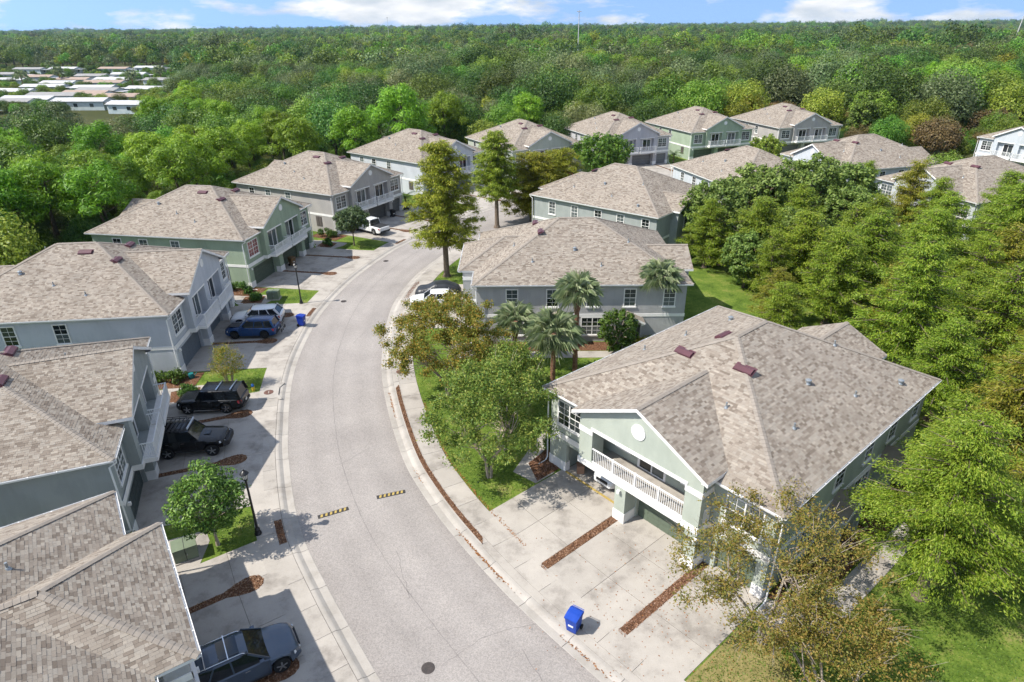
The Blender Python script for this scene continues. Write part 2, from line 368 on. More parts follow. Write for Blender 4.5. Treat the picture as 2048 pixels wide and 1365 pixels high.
GAR = {'green': (0.115, 0.145, 0.105), 'sage': (0.085, 0.11, 0.08), 'grey': (0.16, 0.165, 0.17), 'warmgrey': (0.13, 0.125, 0.12), 'bluegrey': (0.14, 0.165, 0.19),
       'lavender': (0.17, 0.175, 0.18), 'slate': (0.055, 0.072, 0.068), 'white': (0.25, 0.27, 0.28)}
for k, (a, b_) in WALLS.items():
    mt['wall_' + k] = stucco('stucco_' + k, a, b_)
    mt['gar_' + k] = M('garage_paint_' + k, GAR[k], scale=2, rough=0.5)
def paint(name, c, rough=0.25, metal=0.0, coat=0.35): return M('paint_' + name, c, tuple(x * 0.93 for x in c), scale=1.5, rough=rough, metal=metal, coat=coat, spec=0.5)

# ------------------------------------------------------------------ layout (metres; x right, y away from the viewer)
HE, WD, DP, PK = 5.65, 15.65, 18.84, 0.475     # eave height, eave width, eave depth, roof pitch
HOUSES = [  # key, x, y, degrees, front type, colour, label
 ('L0', -14.7, 18.2, 124.6, 'hip', 'grey', 'townhouse nearest the viewer at lower left, brown shingle hip roof filling the corner'),
 ('L2', -23.3, 34.5, 110.6, 'gable', 'slate', 'slate grey townhouse beside the two black cars, gable with two balconies'),
 ('L3', -27.3, 53.6, 95.5, 'gable', 'bluegrey', 'pale blue-grey townhouse behind the blue and white cars'),
 ('L4', -26.5, 72.8, 79.8, 'gable', 'sage', 'green townhouse with red-curtained window and brown bin at its garage'),
 ('L5', -19.9, 91.8, 61.8, 'gable', 'warmgrey', 'grey townhouse behind the white pickup, two black bins at its garages'),
 ('L6', -9.4, 112.0, 51.0, 'gable', 'bluegrey', 'blue-grey townhouse half hidden by the tallest street cypress'),
 ('L7', 7.1, 121.0, 29.2, 'gable', 'green', 'green townhouse behind the two rear street cypresses at the bend'),
 ('L8', 25.1, 131.2, 20.0, 'gable', 'lavender', 'pale lavender townhouse at the bend between two green ones'),
 ('L9', 44.3, 138.9, 19.6, 'gable', 'sage', 'far green townhouse, second from the right in the back row'),
 ('L10', 64.3, 143.4, 14.8, 'gable', 'warmgrey', 'far grey townhouse at the right end of the back row'),
 ('R1', 7.0, 28.3, -49.4, 'loggia', 'green', 'large green townhouse in the right foreground with long white balcony'),
 ('R2', -3.3, 59.3, -90.5, 'hip', 'grey', 'grey townhouse with palms along its side wall in mid picture'),
 ('R3', 7.6, 90.4, -130.3, 'hip', 'slate', 'dark grey townhouse just behind the grey one with palms'),
 ('R4', 32.8, 105.4, -165.0, 'hip', 'white', 'pale townhouse behind the big oaks, near end wall showing'),
 ('R5', 48.1, 104.7, -74.0, 'gable', 'white', 'white gabled townhouse rising behind the oaks at right'),
 ('R6', 54.3, 84.9, -72.0, 'gable', 'white', 'townhouse behind the cypresses at the right edge, roof only visible'),
 ('R7', 92.3, 120.6, -70.0, 'gable', 'white', 'white gabled townhouse cut by the right edge of the picture'),
]
def h2w(q, u, w):
    t = R(q[2]); return (q[0] + u * math.cos(t) - w * math.sin(t), q[1] + u * math.sin(t) + w * math.cos(t))
HQ = {h[0]: h[1:4] for h in HOUSES}

def spline(pts, ds=0.5):
    P = np.array(pts, float); P = np.vstack([2 * P[0] - P[1], P, 2 * P[-1] - P[-2]]); out = []
    for i in range(1, len(P) - 2):
        t = np.linspace(0, 1, 24, endpoint=False)[:, None]; a, b, c, d = P[i - 1:i + 3]
        out.append(0.5 * (2 * b + (c - a) * t + (2 * a - 5 * b + 4 * c - d) * t ** 2 + (3 * b - a - 3 * c + d) * t ** 3))
    out = np.vstack(out + [P[-2:-1]])
    for _ in range(60): out[1:-1] = 0.25 * out[:-2] + 0.5 * out[1:-1] + 0.25 * out[2:]
    s = np.r_[0, np.cumsum(np.linalg.norm(np.diff(out, axis=0), axis=1))]
    q = np.arange(0, s[-1], ds)
    return np.c_[np.interp(q, s, out[:, 0]), np.interp(q, s, out[:, 1])]
LEFT = spline([(6, 2), (1.0, 9.0), (-3.2, 15), (-5.82, 18.64), (-7.78, 21.44), (-9.71, 24.27), (-12.35, 28.62), (-15.0, 35.4), (-16.04, 38.88), (-16.71, 41.18), (-17.65, 45.03), (-18.4, 49.57), (-18.8, 55.1), (-18.85, 59.5), (-17.9, 67.78), (-15.66, 76.29), (-12.9, 83.03), (-5.4, 95.4), (-0.45, 101.2), (12.2, 111.8), (28.7, 121.3), (47.8, 129), (64, 132.6), (76, 134.6)])
RIGHT = spline([(16.5, 5), (10, 11.5), (6.9, 15), (3.72, 18.54), (-0.18, 23.07), (-3.63, 27.94), (-5.98, 32.02), (-7.51, 35.43), (-9.7, 42.27), (-11.1, 48.5), (-11.95, 56), (-12.1, 61.8), (-11.0, 69.19), (-9.3, 74.52), (-7.2, 79.5), (-0.6, 89.6), (4.8, 95.4), (16, 104.4), (31.5, 113.6), (50, 121), (66, 125), (76, 127)])
def normals(P, sgn):
    d = np.gradient(P, axis=0); d /= np.linalg.norm(d, axis=1)[:, None]
    return np.c_[-d[:, 1], d[:, 0]] * sgn
NL, NR = normals(LEFT, 1), normals(RIGHT, -1)
def struct(o): return tag(o, kind='structure')

mt['drygrass'] = groundmat('dry_grass', [(0.34, (0.075, 0.085, 0.022)), (0.5, (0.22, 0.19, 0.075)), (0.66, (0.34, 0.27, 0.12))], scale=0.7, fine=8.0, bump=0.9)
# ground
mb = MB(); G = 6300
xs = [-G, -1500, -400, -120, 0, 120, 400, 1500, G]; ys = [-60, 0, 60, 150, 400, 1000, 2500, G]
vv = [(x, y, -0.06) for y in ys for x in xs]; n = len(xs)
mb.add(vv, [(j * n + i, j * n + i + 1, (j + 1) * n + i + 1, (j + 1) * n + i) for j in range(len(ys) - 1) for i in range(n - 1)])
struct(mb.build('ground', mt['soil']))
# road
k = 400
def resamp(P, k):
    s = np.r_[0, np.cumsum(np.linalg.norm(np.diff(P, axis=0), axis=1))]; q = np.linspace(0, s[-1], k)
    return np.c_[np.interp(q, s, P[:, 0]), np.interp(q, s, P[:, 1])]
a, b = resamp(LEFT, k), resamp(RIGHT, k)
# pair each left point with the nearest right point, kept in order
mb = MB()
nc = 9
vv = [(*(a[i] + (b[i] - a[i]) * j / (nc - 1)), 0.0) for i in range(k) for j in range(nc)]
mb.add(vv, [(i * nc + j, i * nc + j + 1, (i + 1) * nc + j + 1, (i + 1) * nc + j) for i in range(k - 1) for j in range(nc - 1)])
road = struct(mb.build('road', mt['asphalt']))
road.data.attributes.new('across', 'FLOAT', 'POINT').data.foreach_set('value', np.tile(np.linspace(0, 1, nc), k).astype(np.float32))
# seams and cracks in the asphalt
mt['crack'] = M('crack_tar', (0.17, 0.155, 0.148), (0.22, 0.20, 0.19), scale=3, world=True, rough=0.9)
gc = np.random.default_rng(17)
def crack(pts, w=0.022, jit=0.05, name='crack'):
    P = spline(pts, 0.35) if len(pts) > 2 else np.linspace(pts[0], pts[1], max(6, int(math.dist(*pts) / 0.3)))
    P = P + gc.normal(0, jit, P.shape); d = np.gradient(P, axis=0); d /= np.linalg.norm(d, axis=1)[:, None] + 1e-9; nn = np.c_[-d[:, 1], d[:, 0]]; ww = w * (0.5 + gc.random(len(P)))
    MB().loft([[(p[0] - m_[0] * q_, p[1] - m_[1] * q_, 0.004), (p[0] + m_[0] * q_, p[1] + m_[1] * q_, 0.004)] for p, m_, q_ in zip(P, nn, ww)], close=False, caps=False).build(name, mt['crack'], road)
mid = a * 0.55 + b * 0.45
crack([tuple(p) for p in mid[20:330:6]], 0.016, 0.012, 'paving_seam')
for pts_ in ([(-3.3, 19.4), (-1.2, 21.0), (1.0, 21.6)], [(-4.5, 19.0), (-5.4, 18.9)], [(1.2, 18.6), (0.3, 20.2)], [(-6.4, 26.4), (-5.2, 23.2)], [(-4.6, 31.2), (-3.9, 29.4)], [(-11.2, 34.2), (-9.6, 36.0)], [(-14.3, 52), (-13.4, 55.5)], [(-16, 66), (-12.5, 66.6)]): crack(pts_, 0.014, 0.03)
# kerbs: a gutter pan and a rolled edge, cast in lengths of about three metres
PROF = [(-0.02, 0.004), (0.0, 0.012), (0.38, 0.006), (0.47, 0.05), (0.58, 0.10), (0.66, 0.115), (0.80, 0.115), (0.80, -0.05)]
def strip(P, Nn, prof, i0, i1, gap=0.012):
    vs = []
    for i in range(i0, i1 + 1):
        p = P[i].copy()
        if i == i0: p += (P[i + 1] - P[i]) / np.linalg.norm(P[i + 1] - P[i]) * gap
        if i == i1: p -= (P[i] - P[i - 1]) / np.linalg.norm(P[i] - P[i - 1]) * gap
        vs.append([(p[0] + Nn[i][0] * o, p[1] + Nn[i][1] * o, z) for o, z in prof])
    return vs
for nm, P, Nn in (('left_kerb', LEFT, NL), ('right_kerb', RIGHT, NR)):
    kb = struct(link(nm, None))
    for i in range(0, len(P) - 7, 6):
        MB().loft(strip(P, Nn, PROF, i, i + 6), caps=True, close=True).build('kerb_stone', mt['curb'], kb)
# dirt bed under the joints
for nm, P, Nn, wd in (('left_verge_bed', LEFT, NL, 2.5), ('right_verge_bed', RIGHT, NR, 3.0)):
    mb = MB(); q = np.arange(0, len(P), 2)
    mb.loft([[(P[i][0] + Nn[i][0] * o, P[i][1] + Nn[i][1] * o, 0.065) for o in (0.7, wd)] for i in q], close=False, caps=False)
    struct(mb.build(nm, mt['joint']))
# sidewalks
SW = {'left': (0.82, 2.3), 'right': (1.28, 2.62)}
for nm, P, Nn in (('left', LEFT, NL), ('right', RIGHT, NR)):
    sw = struct(link(nm + '_sidewalk', None)); o0, o1 = SW[nm]
    for i in range(0, len(P) - 5, 4):
        sl0, rs = strip(P, Nn, [(o0, 0.05), (o1, 0.05), (o1, 0.125), (o0, 0.125)], i, i + 4, 0.010), rng.normal(0, 0.002)
        MB().loft([[(x, y, z + rs) for x, y, z in s_] for s_ in sl0]).build('slab', mt['concrete'], sw)
# strip of mulch between kerb and sidewalk on the right
# lawns: everything inside the lots
def lawn(nm, pts, z=0.10, m='lawn'):
    mb = MB(); mb.poly([(x, y, z) for x, y in pts]); return struct(mb.build(nm, mt[m]))
q = list(range(0, len(LEFT), 6))
mb = MB()
mb.loft([[(LEFT[i][0] + NL[i][0] * o, LEFT[i][1] + NL[i][1] * o, 0.098) for o in (2.31, 8, 20, 34)] for i in q], close=False, caps=False)
struct(mb.build('lawn_left', mt['lawn']))
rp = [(RIGHT[i][0] + NR[i][0] * 2.63, RIGHT[i][1] + NR[i][1] * 2.63) for i in range(30, len(RIGHT) - 40, 6)]
struct(lawn('lawn_right', rp + [(118, 118), (118, -10), (24, -10)], 0.098))

def inside_curve_w(q, u, P, off):
    """depth w (negative = in front) at which the line u of a house meets the kerb line P, shifted by off"""
    t = R(q[2]); o = np.array(h2w(q, u, 0)); d = np.array([math.sin(t), -math.cos(t)])
    best = None
    r = P - o; al = r @ d; lat = r @ np.array([d[1], -d[0]])
    for i in range(len(P) - 1):
        if lat[i] * lat[i + 1] <= 0 and al[i] > 0:
            f = lat[i] / (lat[i] - lat[i + 1] + 1e-9); v = al[i] + f * (al[i + 1] - al[i])
            if best is None or v < best: best = v
    return (best if best is not None else 9.0) - off
def slabs(nm, q, u0, u1, nrow, P, off, zt, wstart=0.75, cols=2):
    dr = struct(link(nm, None))
    us = np.linspace(u0, u1, cols + 1)
    for c in range(cols):
        L0, L1 = inside_curve_w(q, us[c], P, off), inside_curve_w(q, us[c + 1], P, off)
        for r_ in range(nrow):
            f0, f1 = r_ / nrow, (r_ + 1) / nrow; g = 0.010
            A = [(us[c] + g, -(-wstart + f0 * (L0 + wstart)) - g), (us[c + 1] - g, -(-wstart + f0 * (L1 + wstart)) - g), (us[c + 1] - g, -(-wstart + f1 * (L1 + wstart)) + g), (us[c] + g, -(-wstart + f1 * (L0 + wstart)) + g)]
            z = zt + rng.normal(0, 0.0025)
            mb = MB(); mb.prism([(*h2w(q, *p), 0.04) for p in A], (0, 0, z - 0.04)); mb.build('slab', mt['concrete'], dr)
    bed = MB(); L0, L1 = inside_curve_w(q, u0, P, off), inside_curve_w(q, u1, P, off)
    bed.poly([(*h2w(q, *p), 0.104) for p in ((u0, wstart), (u1, wstart), (u1, -L1), (u0, -L0))]); bed.build('joint_bed', mt['joint'], dr)
# mulch chips
def chips(poly_pts, per_m2, size, z, seed):
    """small bark chips scattered inside a polygon"""
    g = np.random.default_rng(seed); P = np.array(poly_pts); lo, hi = P.min(0), P.max(0)
    ar = 0.5 * abs(np.dot(P[:, 0], np.roll(P[:, 1], 1)) - np.dot(P[:, 1], np.roll(P[:, 0], 1)))
    n = int(per_m2 * np.prod(hi - lo)); X = lo + g.random((n, 2)) * (hi - lo); ins = np.zeros(n, bool)
    for i in range(len(P)):
        a_, b_ = P[i], P[i - 1]
        c_ = (a_[1] > X[:, 1]) != (b_[1] > X[:, 1])
        with np.errstate(divide='ignore', invalid='ignore'): xi = (b_[0] - a_[0]) * (X[:, 1] - a_[1]) / (b_[1] - a_[1]) + a_[0]
        ins ^= c_ & (X[:, 0] < xi)
    X = X[ins]; n = len(X)
    return quads_at(g, np.c_[X, z + g.random(n) * 0.03], size * (0.6 + 0.8 * g.random(n)), 0.45, np.array([0, 0, 1.0]), 0.5)
def quads_at(g, P, s, asp, nrm, rnd):
    n = len(P); nn = nrm + rnd * g.normal(size=(n, 3)); nn /= np.linalg.norm(nn, axis=1)[:, None]
    t = g.normal(size=(n, 3)); t -= nn * (t * nn).sum(1)[:, None]; t /= np.linalg.norm(t, axis=1)[:, None]; b = np.cross(nn, t)
    s = np.broadcast_to(s, (n,))[:, None]
    V = np.stack([P - t * s, P + b * s * asp, P + t * s, P - b * s * asp], 1).reshape(-1, 3)
    return V, np.arange(4 * n).reshape(-1, 4)
def mulch_bed(nm, pts, label, grp=None, per=260, z=0.118, size=0.05, seed=1):
    o = MB().prism([(x, y, 0.05) for x, y in pts], (0, 0, z - 0.05 - 0.004)).build(nm, mt['mulchbase'])
    tag(o, label, 'mulch bed', grp)
    V, F = chips(pts, per, size, z, seed); c = link('bark_chips', np_mesh('bark_chips', V, F, mt['mulch']), o); tag(c, kind='stuff')
    return o
def strip_poly(q, u, P, off, hw=0.2, blob=True, w0=0.35, bend=0.0):
    Ln = inside_curve_w(q, u, P, off); L1 = Ln - (1.9 if blob else 0); pts = []
    for sgn in (-1, 1):
        s_ = []
        for w in np.linspace(-w0, L1, 6): s_.append((u + sgn * hw + bend * (w / Ln) ** 2, -w))
        if blob:
            for a_ in np.linspace(0.3, math.pi / 2, 5): s_.append((u + bend + sgn * (hw * math.cos(a_) + 0.42 * math.sin(2 * a_)) if a_ < 1.5 else u + bend, -(L1 + 1.9 * math.sin(a_))))
        pts.append(s_)
    A = pts[0] + pts[1][::-1]
    out = []
    for p in A:
        w_ = h2w(q, *p)
        if not out or math.hypot(out[-1][0] - w_[0], out[-1][1] - w_[1]) > 0.03: out.append(w_)
    return out
for key, lab in (('L0', 'foreground house'), ('L2', 'slate grey house'), ('L3', 'blue-grey house'), ('L4', 'green house'), ('L5', 'grey house by the pickup'), ('L6', 'blue-grey house at the bend'), ('L7', 'green house at the bend'), ('L8', 'lavender house at the bend')):
    q = HQ[key]; off = 1.6
    rows = 3 if key in ('L0', 'L2', 'L3', 'L4', 'L5') else 2
    for u0, u1, cols in ((-6.9, -1.9, 2), (-1.5, 3.9, 2), (4.3, 7.1, 1)):
        slabs('driveway', q, u0, u1, rows, LEFT, off, 0.121, cols=cols)
    for u, side in ((-1.7, 'near'), (4.1, 'far')):
        Lq = inside_curve_w(q, u, LEFT, off)
        struct(MB().prism([(*h2w(q, *p), 0.05) for p in ((u - 0.195, 0.75), (u + 0.195, 0.75), (u + 0.195, -Lq), (u - 0.195, -Lq))], (0, 0, 0.062)).build('driveway_infill', mt['concrete']))
        mulch_bed('mulch_strip', strip_poly(q, u, LEFT, 2.55, bend=0.0), z=0.130, label=f'red-brown mulch strip with rounded end, {side} side of the {lab} driveway', grp='mulch strips in the driveways', seed=int(u * 10) + 100 + int(q[0]))
q = HQ['R1']
for u0, u1, cols in ((-6.3, -1.35, 2), (-0.85, 4.05, 2), (4.5, 7.6, 1)):
    slabs('driveway', q, u0, u1, 3, RIGHT, 2.1, 0.121, cols=cols)
for u, lab in ((-1.1, 'straight red-brown mulch strip down the middle of the foreground driveway'), (4.28, 'straight red-brown mulch strip beside the foreground driveway, nearer the brown tree')):
    mulch_bed('mulch_strip', strip_poly(q, u, RIGHT, 2.45, hw=0.24, blob=False), lab, 'mulch strips in the driveways', per=420, seed=int(u * 7) + 50)
q = HQ['R2']
for u0, u1, cols in ((-6.9, -1.0, 2), (-0.6, 4.5, 2)):
    slabs('driveway', q, u0, u1, 2, RIGHT, 2.0, 0.121, cols=cols)
for key in ('R3', 'R4'):
    q = HQ[key]; slabs('driveway', q, -6.5, 6.5, 2, RIGHT, 2.0, 0.121, cols=3)
# narrow bed along the right kerb
def bed_along(P, Nn, i0, i1, o0, o1):
    return [(P[i][0] + Nn[i][0] * o0, P[i][1] + Nn[i][1] * o0) for i in range(i0, i1, 2)] + [(P[i][0] + Nn[i][0] * o1, P[i][1] + Nn[i][1] * o1) for i in range(i1 - 1, i0 - 1, -2)]
def near_i(P, x, y): return int(np.argmin(((P - [x, y]) ** 2).sum(1)))
i0, i1 = near_i(RIGHT, -2.6, 26.4), near_i(RIGHT, -10.2, 44.3)
struct(MB().loft(strip(RIGHT, NR, [(0.81, 0.05), (1.27, 0.05), (1.27, 0.110), (0.81, 0.110)], i0, i1)).build('kerb_backing', mt['curb']))
mulch_bed('kerb_bed', bed_along(RIGHT, NR, i0, i1, 0.92, 1.22), 'long thin mulch bed between the right kerb and the sidewalk', per=300, size=0.045, seed=5)
i0, i1 = near_i(RIGHT, -12.2, 62.5), near_i(RIGHT, -11.2, 68)
mulch_bed('kerb_bed', bed_along(RIGHT, NR, i0, i1, 0.84, 1.26), 'short mulch bed in the kerb beside the covered car', seed=6)
for (x, y), lab in (((-18.9, 58.9), 'short mulch slot in the kerb beside the far lamp post'), ((-13.6, 81.4), 'short mulch slot in the kerb by the round tree'), ((-11.9, 28.2), 'short mulch slot in the kerb below the near lamp post')):
    i = near_i(LEFT, x, y); mulch_bed('kerb_bed', bed_along(LEFT, NL, i - 2, i + 3, 0.86, 1.26), lab, 'mulch slots in the left kerb', z=0.132, seed=i)
# the right sidewalk crosses driveways; short fill between kerb and sidewalk elsewhere
i0, i1 = near_i(RIGHT, 12, 9), near_i(RIGHT, -2.5, 26.2)
struct(MB().loft(strip(RIGHT, NR, [(0.81, 0.05), (1.27, 0.05), (1.27, 0.119), (0.81, 0.119)], i0, i1)).build('driveway_apron', mt['concrete']))
i0, i1 = near_i(RIGHT, -10.3, 44.6), len(RIGHT) - 30
struct(MB().loft(strip(RIGHT, NR, [(0.81, 0.05), (1.27, 0.05), (1.27, 0.119), (0.81, 0.119)], i0, i1)).build('kerb_infill', mt['concrete']))
# walkways
def walk(nm, pts, z=0.116):
    return struct(MB().prism([(x, y, 0.05) for x, y in pts], (0, 0, z - 0.05)).build(nm, mt['concrete']))
def hwalk(key, pts, nm='walkway', z=0.116): return walk(nm, [h2w(HQ[key], *p) for p in pts], z)
for key in ('L0', 'L2', 'L3', 'L4', 'L5', 'L6'):
    hwalk(key, [(7.1, -0.2), (7.1, -2.6), (8.6, -3.4), (9.6, -3.4), (10.2, -0.5), (10.0, 14), (8.9, 14), (8.7, 0.6)], z=0.117)
hwalk('R1', [(-6.4, -0.3), (-6.4, -1.9), (-8.2, -2.2), (-10.6, 3.0), (-10.8, 16), (-9.6, 16), (-9.5, 4), (-8.2, -0.4)], z=0.117)
hwalk('R1', [(7.7, -0.8), (10.6, -0.6), (11.1, 15), (9.8, 15), (9.5, 1.0), (7.7, 0.6)], z=0.117)
hwalk('R2', [(7.5, -2), (10.6, -1.5), (10.6, 16.2), (9.4, 16.2), (9.4, 0), (7.5, 0)], z=0.117)
hwalk('R2', [(7.4, 12.9), (9.45, 12.9), (9.45, 14.0), (7.4, 14.0)], z=0.1205)
hwalk('R2', [(7.4, 6.8), (9.45, 6.8), (9.45, 7.9), (7.4, 7.9)], z=0.1205)
# speed humps: black rubber with yellow bars
mt['yellow'] = M('yellow_bar', (0.46, 0.335, 0.10), (0.30, 0.22, 0.07), scale=9, rough=0.7)
mt['rubber'] = M('black_rubber', (0.05, 0.047, 0.046), (0.03, 0.028, 0.028), scale=9, rough=0.75)
for i, ((x0, y0), (x1, y1), lab) in enumerate((((-8.25, 30.85), (-6.62, 31.4), 'black and yellow speed hump nearer the right kerb'), ((-11.35, 29.15), (-9.75, 29.9), 'black and yellow speed hump nearer the left kerb and lamp shadow'))):
    d = Vector((x1 - x0, y1 - y0, 0)); Ln = d.length; d.normalize(); nrm = Vector((-d.y, d.x, 0)); c0 = Vector((x0, y0, 0.002))
    t = thing('speed_hump', lab, 'speed hump', c0, math.atan2(d.y, d.x), 'speed humps on the road')
    prof = [(-0.17, 0.0), (-0.12, 0.020), (-0.05, 0.032), (0.05, 0.032), (0.12, 0.020), (0.17, 0.0)]
    MB().loft([[(x, y, z) for y, z in prof] for x in (0, 0.03, Ln - 0.03, Ln)]).build('rubber_body', mt['rubber'], t)
    for j in range(6):
        x = 0.12 + j * (Ln - 0.32) / 5.4
        MB().loft([[(x + 0.5 * (y + 0.17) * 0.5, y, z + 0.003) for y, z in prof[1:5]], [(x + 0.13 + 0.5 * (y + 0.17) * 0.5, y, z + 0.003) for y, z in prof[1:5]]], close=False, caps=False).build('yellow_bar', mt['yellow'], t)
# manholes and inlets
def manhole(x, y, z, r, lab, m='iron'):
    t = thing('manhole_cover', lab, 'manhole cover', (x, y, z))
    mb = MB().lathe([(r, 0), (r, 0.012), (r * 0.93, 0.016)], n=28); mb.build('rim', mt[m], t)
    mb = MB().lathe([(r * 0.9, 0.0), (r * 0.9, 0.019)], n=28)
    for i in range(-4, 5):
        hw = math.sqrt(max(0, (r * 0.84) ** 2 - (i * r * 0.19) ** 2)); mb.box(-hw, hw, i * r * 0.19 - 0.018, i * r * 0.19 + 0.018, 0.019, 0.026)
    mb.build('lid', mt[m], t)
manhole(-3.85, 19.3, 0.001, 0.30, 'dark round manhole cover in the road at bottom centre')
manhole(-17.4, 61.9, 0.001, 0.30, 'small manhole cover in the road by the far lamp shadow')
manhole(-15.2, 74.6, 0.001, 0.32, 'manhole cover in the road in front of the green house', 'iron')
manhole(-9.15, 46.4, 0.127, 0.36, 'reddish round cover in the right sidewalk near the brown crape myrtle', 'rust')
# storm inlet
t = thing('storm_inlet', 'concrete storm drain inlet with rusty round lid beside the left kerb', 'storm drain', (-18.35, 43.35, 0.0), R(103))
MB().prism([(-1.0, -0.2, 0.02), (1.0, -0.2, 0.02), (1.0, 1.25, 0.02), (-1.0, 1.25, 0.02)], (0, 0, 0.135)).build('slab', mt['curb'], t)
MB().box(-0.55, 0.55, -0.26, -0.205, 0.02, 0.14).build('throat', mt['black'], t)
for s_ in (-1, 1): MB().prism([(s_ * 0.55, -0.21, 0.02), (s_ * 1.25, -0.55, 0.02), (s_ * 1.35, -0.35, 0.02), (s_ * 0.75, -0.05, 0.02)], (0, 0, 0.15)).build('wing', mt['curb'], t)
lid = MB().lathe([(0.36, 0.155), (0.36, 0.168), (0.33, 0.172)], (0, 0.55, 0), 26).build('lid', mt['rust'], t)
MB().box(-0.2, 0.2, 0.52, 0.57, 0.172, 0.178).build('lid_bar', mt['curb'], lid)
# dry leaves gathered in the right gutter
g = np.random.default_rng(3); PP = []
i0, i1 = near_i(RIGHT, 6, 16), near_i(RIGHT, -10.0, 43)
for i in range(i0, i1):
    dens = max(0.0, math.sin(i * 0.37) + math.sin(i * 0.13 + 1) * 0.8)
    for _ in range(int(dens * 22)):
        f = g.random(); o = 0.40 + g.normal(0, 0.05); p = RIGHT[i] * (1 - f) + RIGHT[i + 1] * f + NR[i] * o; PP.append((p[0], p[1], 0.03 + g.random() * 0.02))
i0, i1 = near_i(RIGHT, -1.7, 25), near_i(RIGHT, -9, 41)
for i in range(i0, i1):
    for _ in range(14):
        f = g.random(); p = RIGHT[i] * (1 - f) + RIGHT[i + 1] * f + NR[i] * (2.66 + abs(g.normal(0, 0.09))); PP.append((p[0], p[1], 0.13))
for _ in range(420):
    u, w = 4.5 + g.normal(0, 2.6), -1 - abs(g.normal(0, 4)); p = h2w(HQ['R1'], u, w); PP.append((p[0], p[1], 0.128))
V, F = quads_at(g, np.array(PP), 0.032 + 0.025 * g.random(len(PP)), 0.6, np.array([0, 0, 1.0]), 0.35)
tag(link('dry_leaves', np_mesh('dry_leaves', V, F, mt['dryleaf'])), 'orange-brown dry leaves lying in the right gutter and on the driveway', 'leaf litter', kind='stuff')
# bare patch under the right-hand trees
pp = [(47 + 3.8 * math.cos(a_) * (1 + 0.2 * math.sin(3 * a_)), 70 + 4.2 * math.sin(a_) * (1 + 0.2 * math.cos(2 * a_))) for a_ in np.linspace(0, 2 * math.pi, 24, endpoint=False)]
lawn('bare_ground', pp, 0.104, 'patch')

dp_ = [h2w(HQ['R1'], u, w) for u, w in ((7.68, -1.6), (7.68, -11.5), (9.6, -11.8), (11.2, -10.2), (10.4, -8.3), (11.6, -6.6), (10.2, -4.4), (10.8, -2.6), (9.2, -1.4))]
lawn('dry_lawn', dp_, 0.104, 'drygrass')

# ------------------------------------------------------------------ townhouses
HW = WD / 2
def fit_front(v):
    if v == 'hip': return 4.13, 1.43, HE
    if v == 'loggia': return 4.45, 1.0, 6.0
    return 4.65, 0.6, 6.22
def roof_planes(v):
    """list of (origin, s axis, horizontal up-slope axis, h max, s range(h)) for every roof slope"""
    ge, gw, zg = fit_front(v); P = []
    P.append(((-HW, 0, HE), (0, 1, 0), (1, 0, 0), HW, lambda h: (h, DP - h)))
    P.append(((HW, DP, HE), (0, -1, 0), (-1, 0, 0), HW, lambda h: (h, DP - h)))
    P.append(((-HW, 0, HE), (1, 0, 0), (0, 1, 0), HW, lambda h: (h, WD - h)))
    P.append(((HW, DP, HE), (-1, 0, 0), (0, -1, 0), HW, lambda h: (h, WD - h)))
    v0 = (zg - HE) / PK
    if v == 'hip':
        P.append(((-ge, 0, zg), (0, 1, 0), (1, 0, 0), ge, lambda h: (-gw + h if h < ge else ge, v0 + h + 0.12)))
        P.append(((ge, 0, zg), (0, -1, 0), (-1, 0, 0), ge, lambda h: (-v0 - h - 0.12, gw - h)))
        P.append(((-ge, -gw, zg), (1, 0, 0), (0, 1, 0), ge, lambda h: (h, 2 * ge - h)))
    else:
        P.append(((-ge, 0, zg), (0, 1, 0), (1, 0, 0), ge, lambda h: (-gw, v0 + h + 0.12)))
        P.append(((ge, 0, zg), (0, -1, 0), (-1, 0, 0), ge, lambda h: (-v0 - h - 0.12, gw)))
    uc, hw, zr, pr = 1.45, 2.9, HE + 0.1, 0.85
    r0 = (zr - HE) / PK
    P.append(((uc - hw, DP, zr), (0, 1, 0), (1, 0, 0), hw, lambda h: (-r0 - h - 0.12, pr)))
    P.append(((uc + hw, DP, zr), (0, -1, 0), (-1, 0, 0), hw, lambda h: (-pr, r0 + h + 0.12)))
    return P
EXPO = 0.135
WIDTHS = [0.14, 0.18, 0.23, 0.28, 0.33]
CK = math.sqrt(1 + PK * PK)
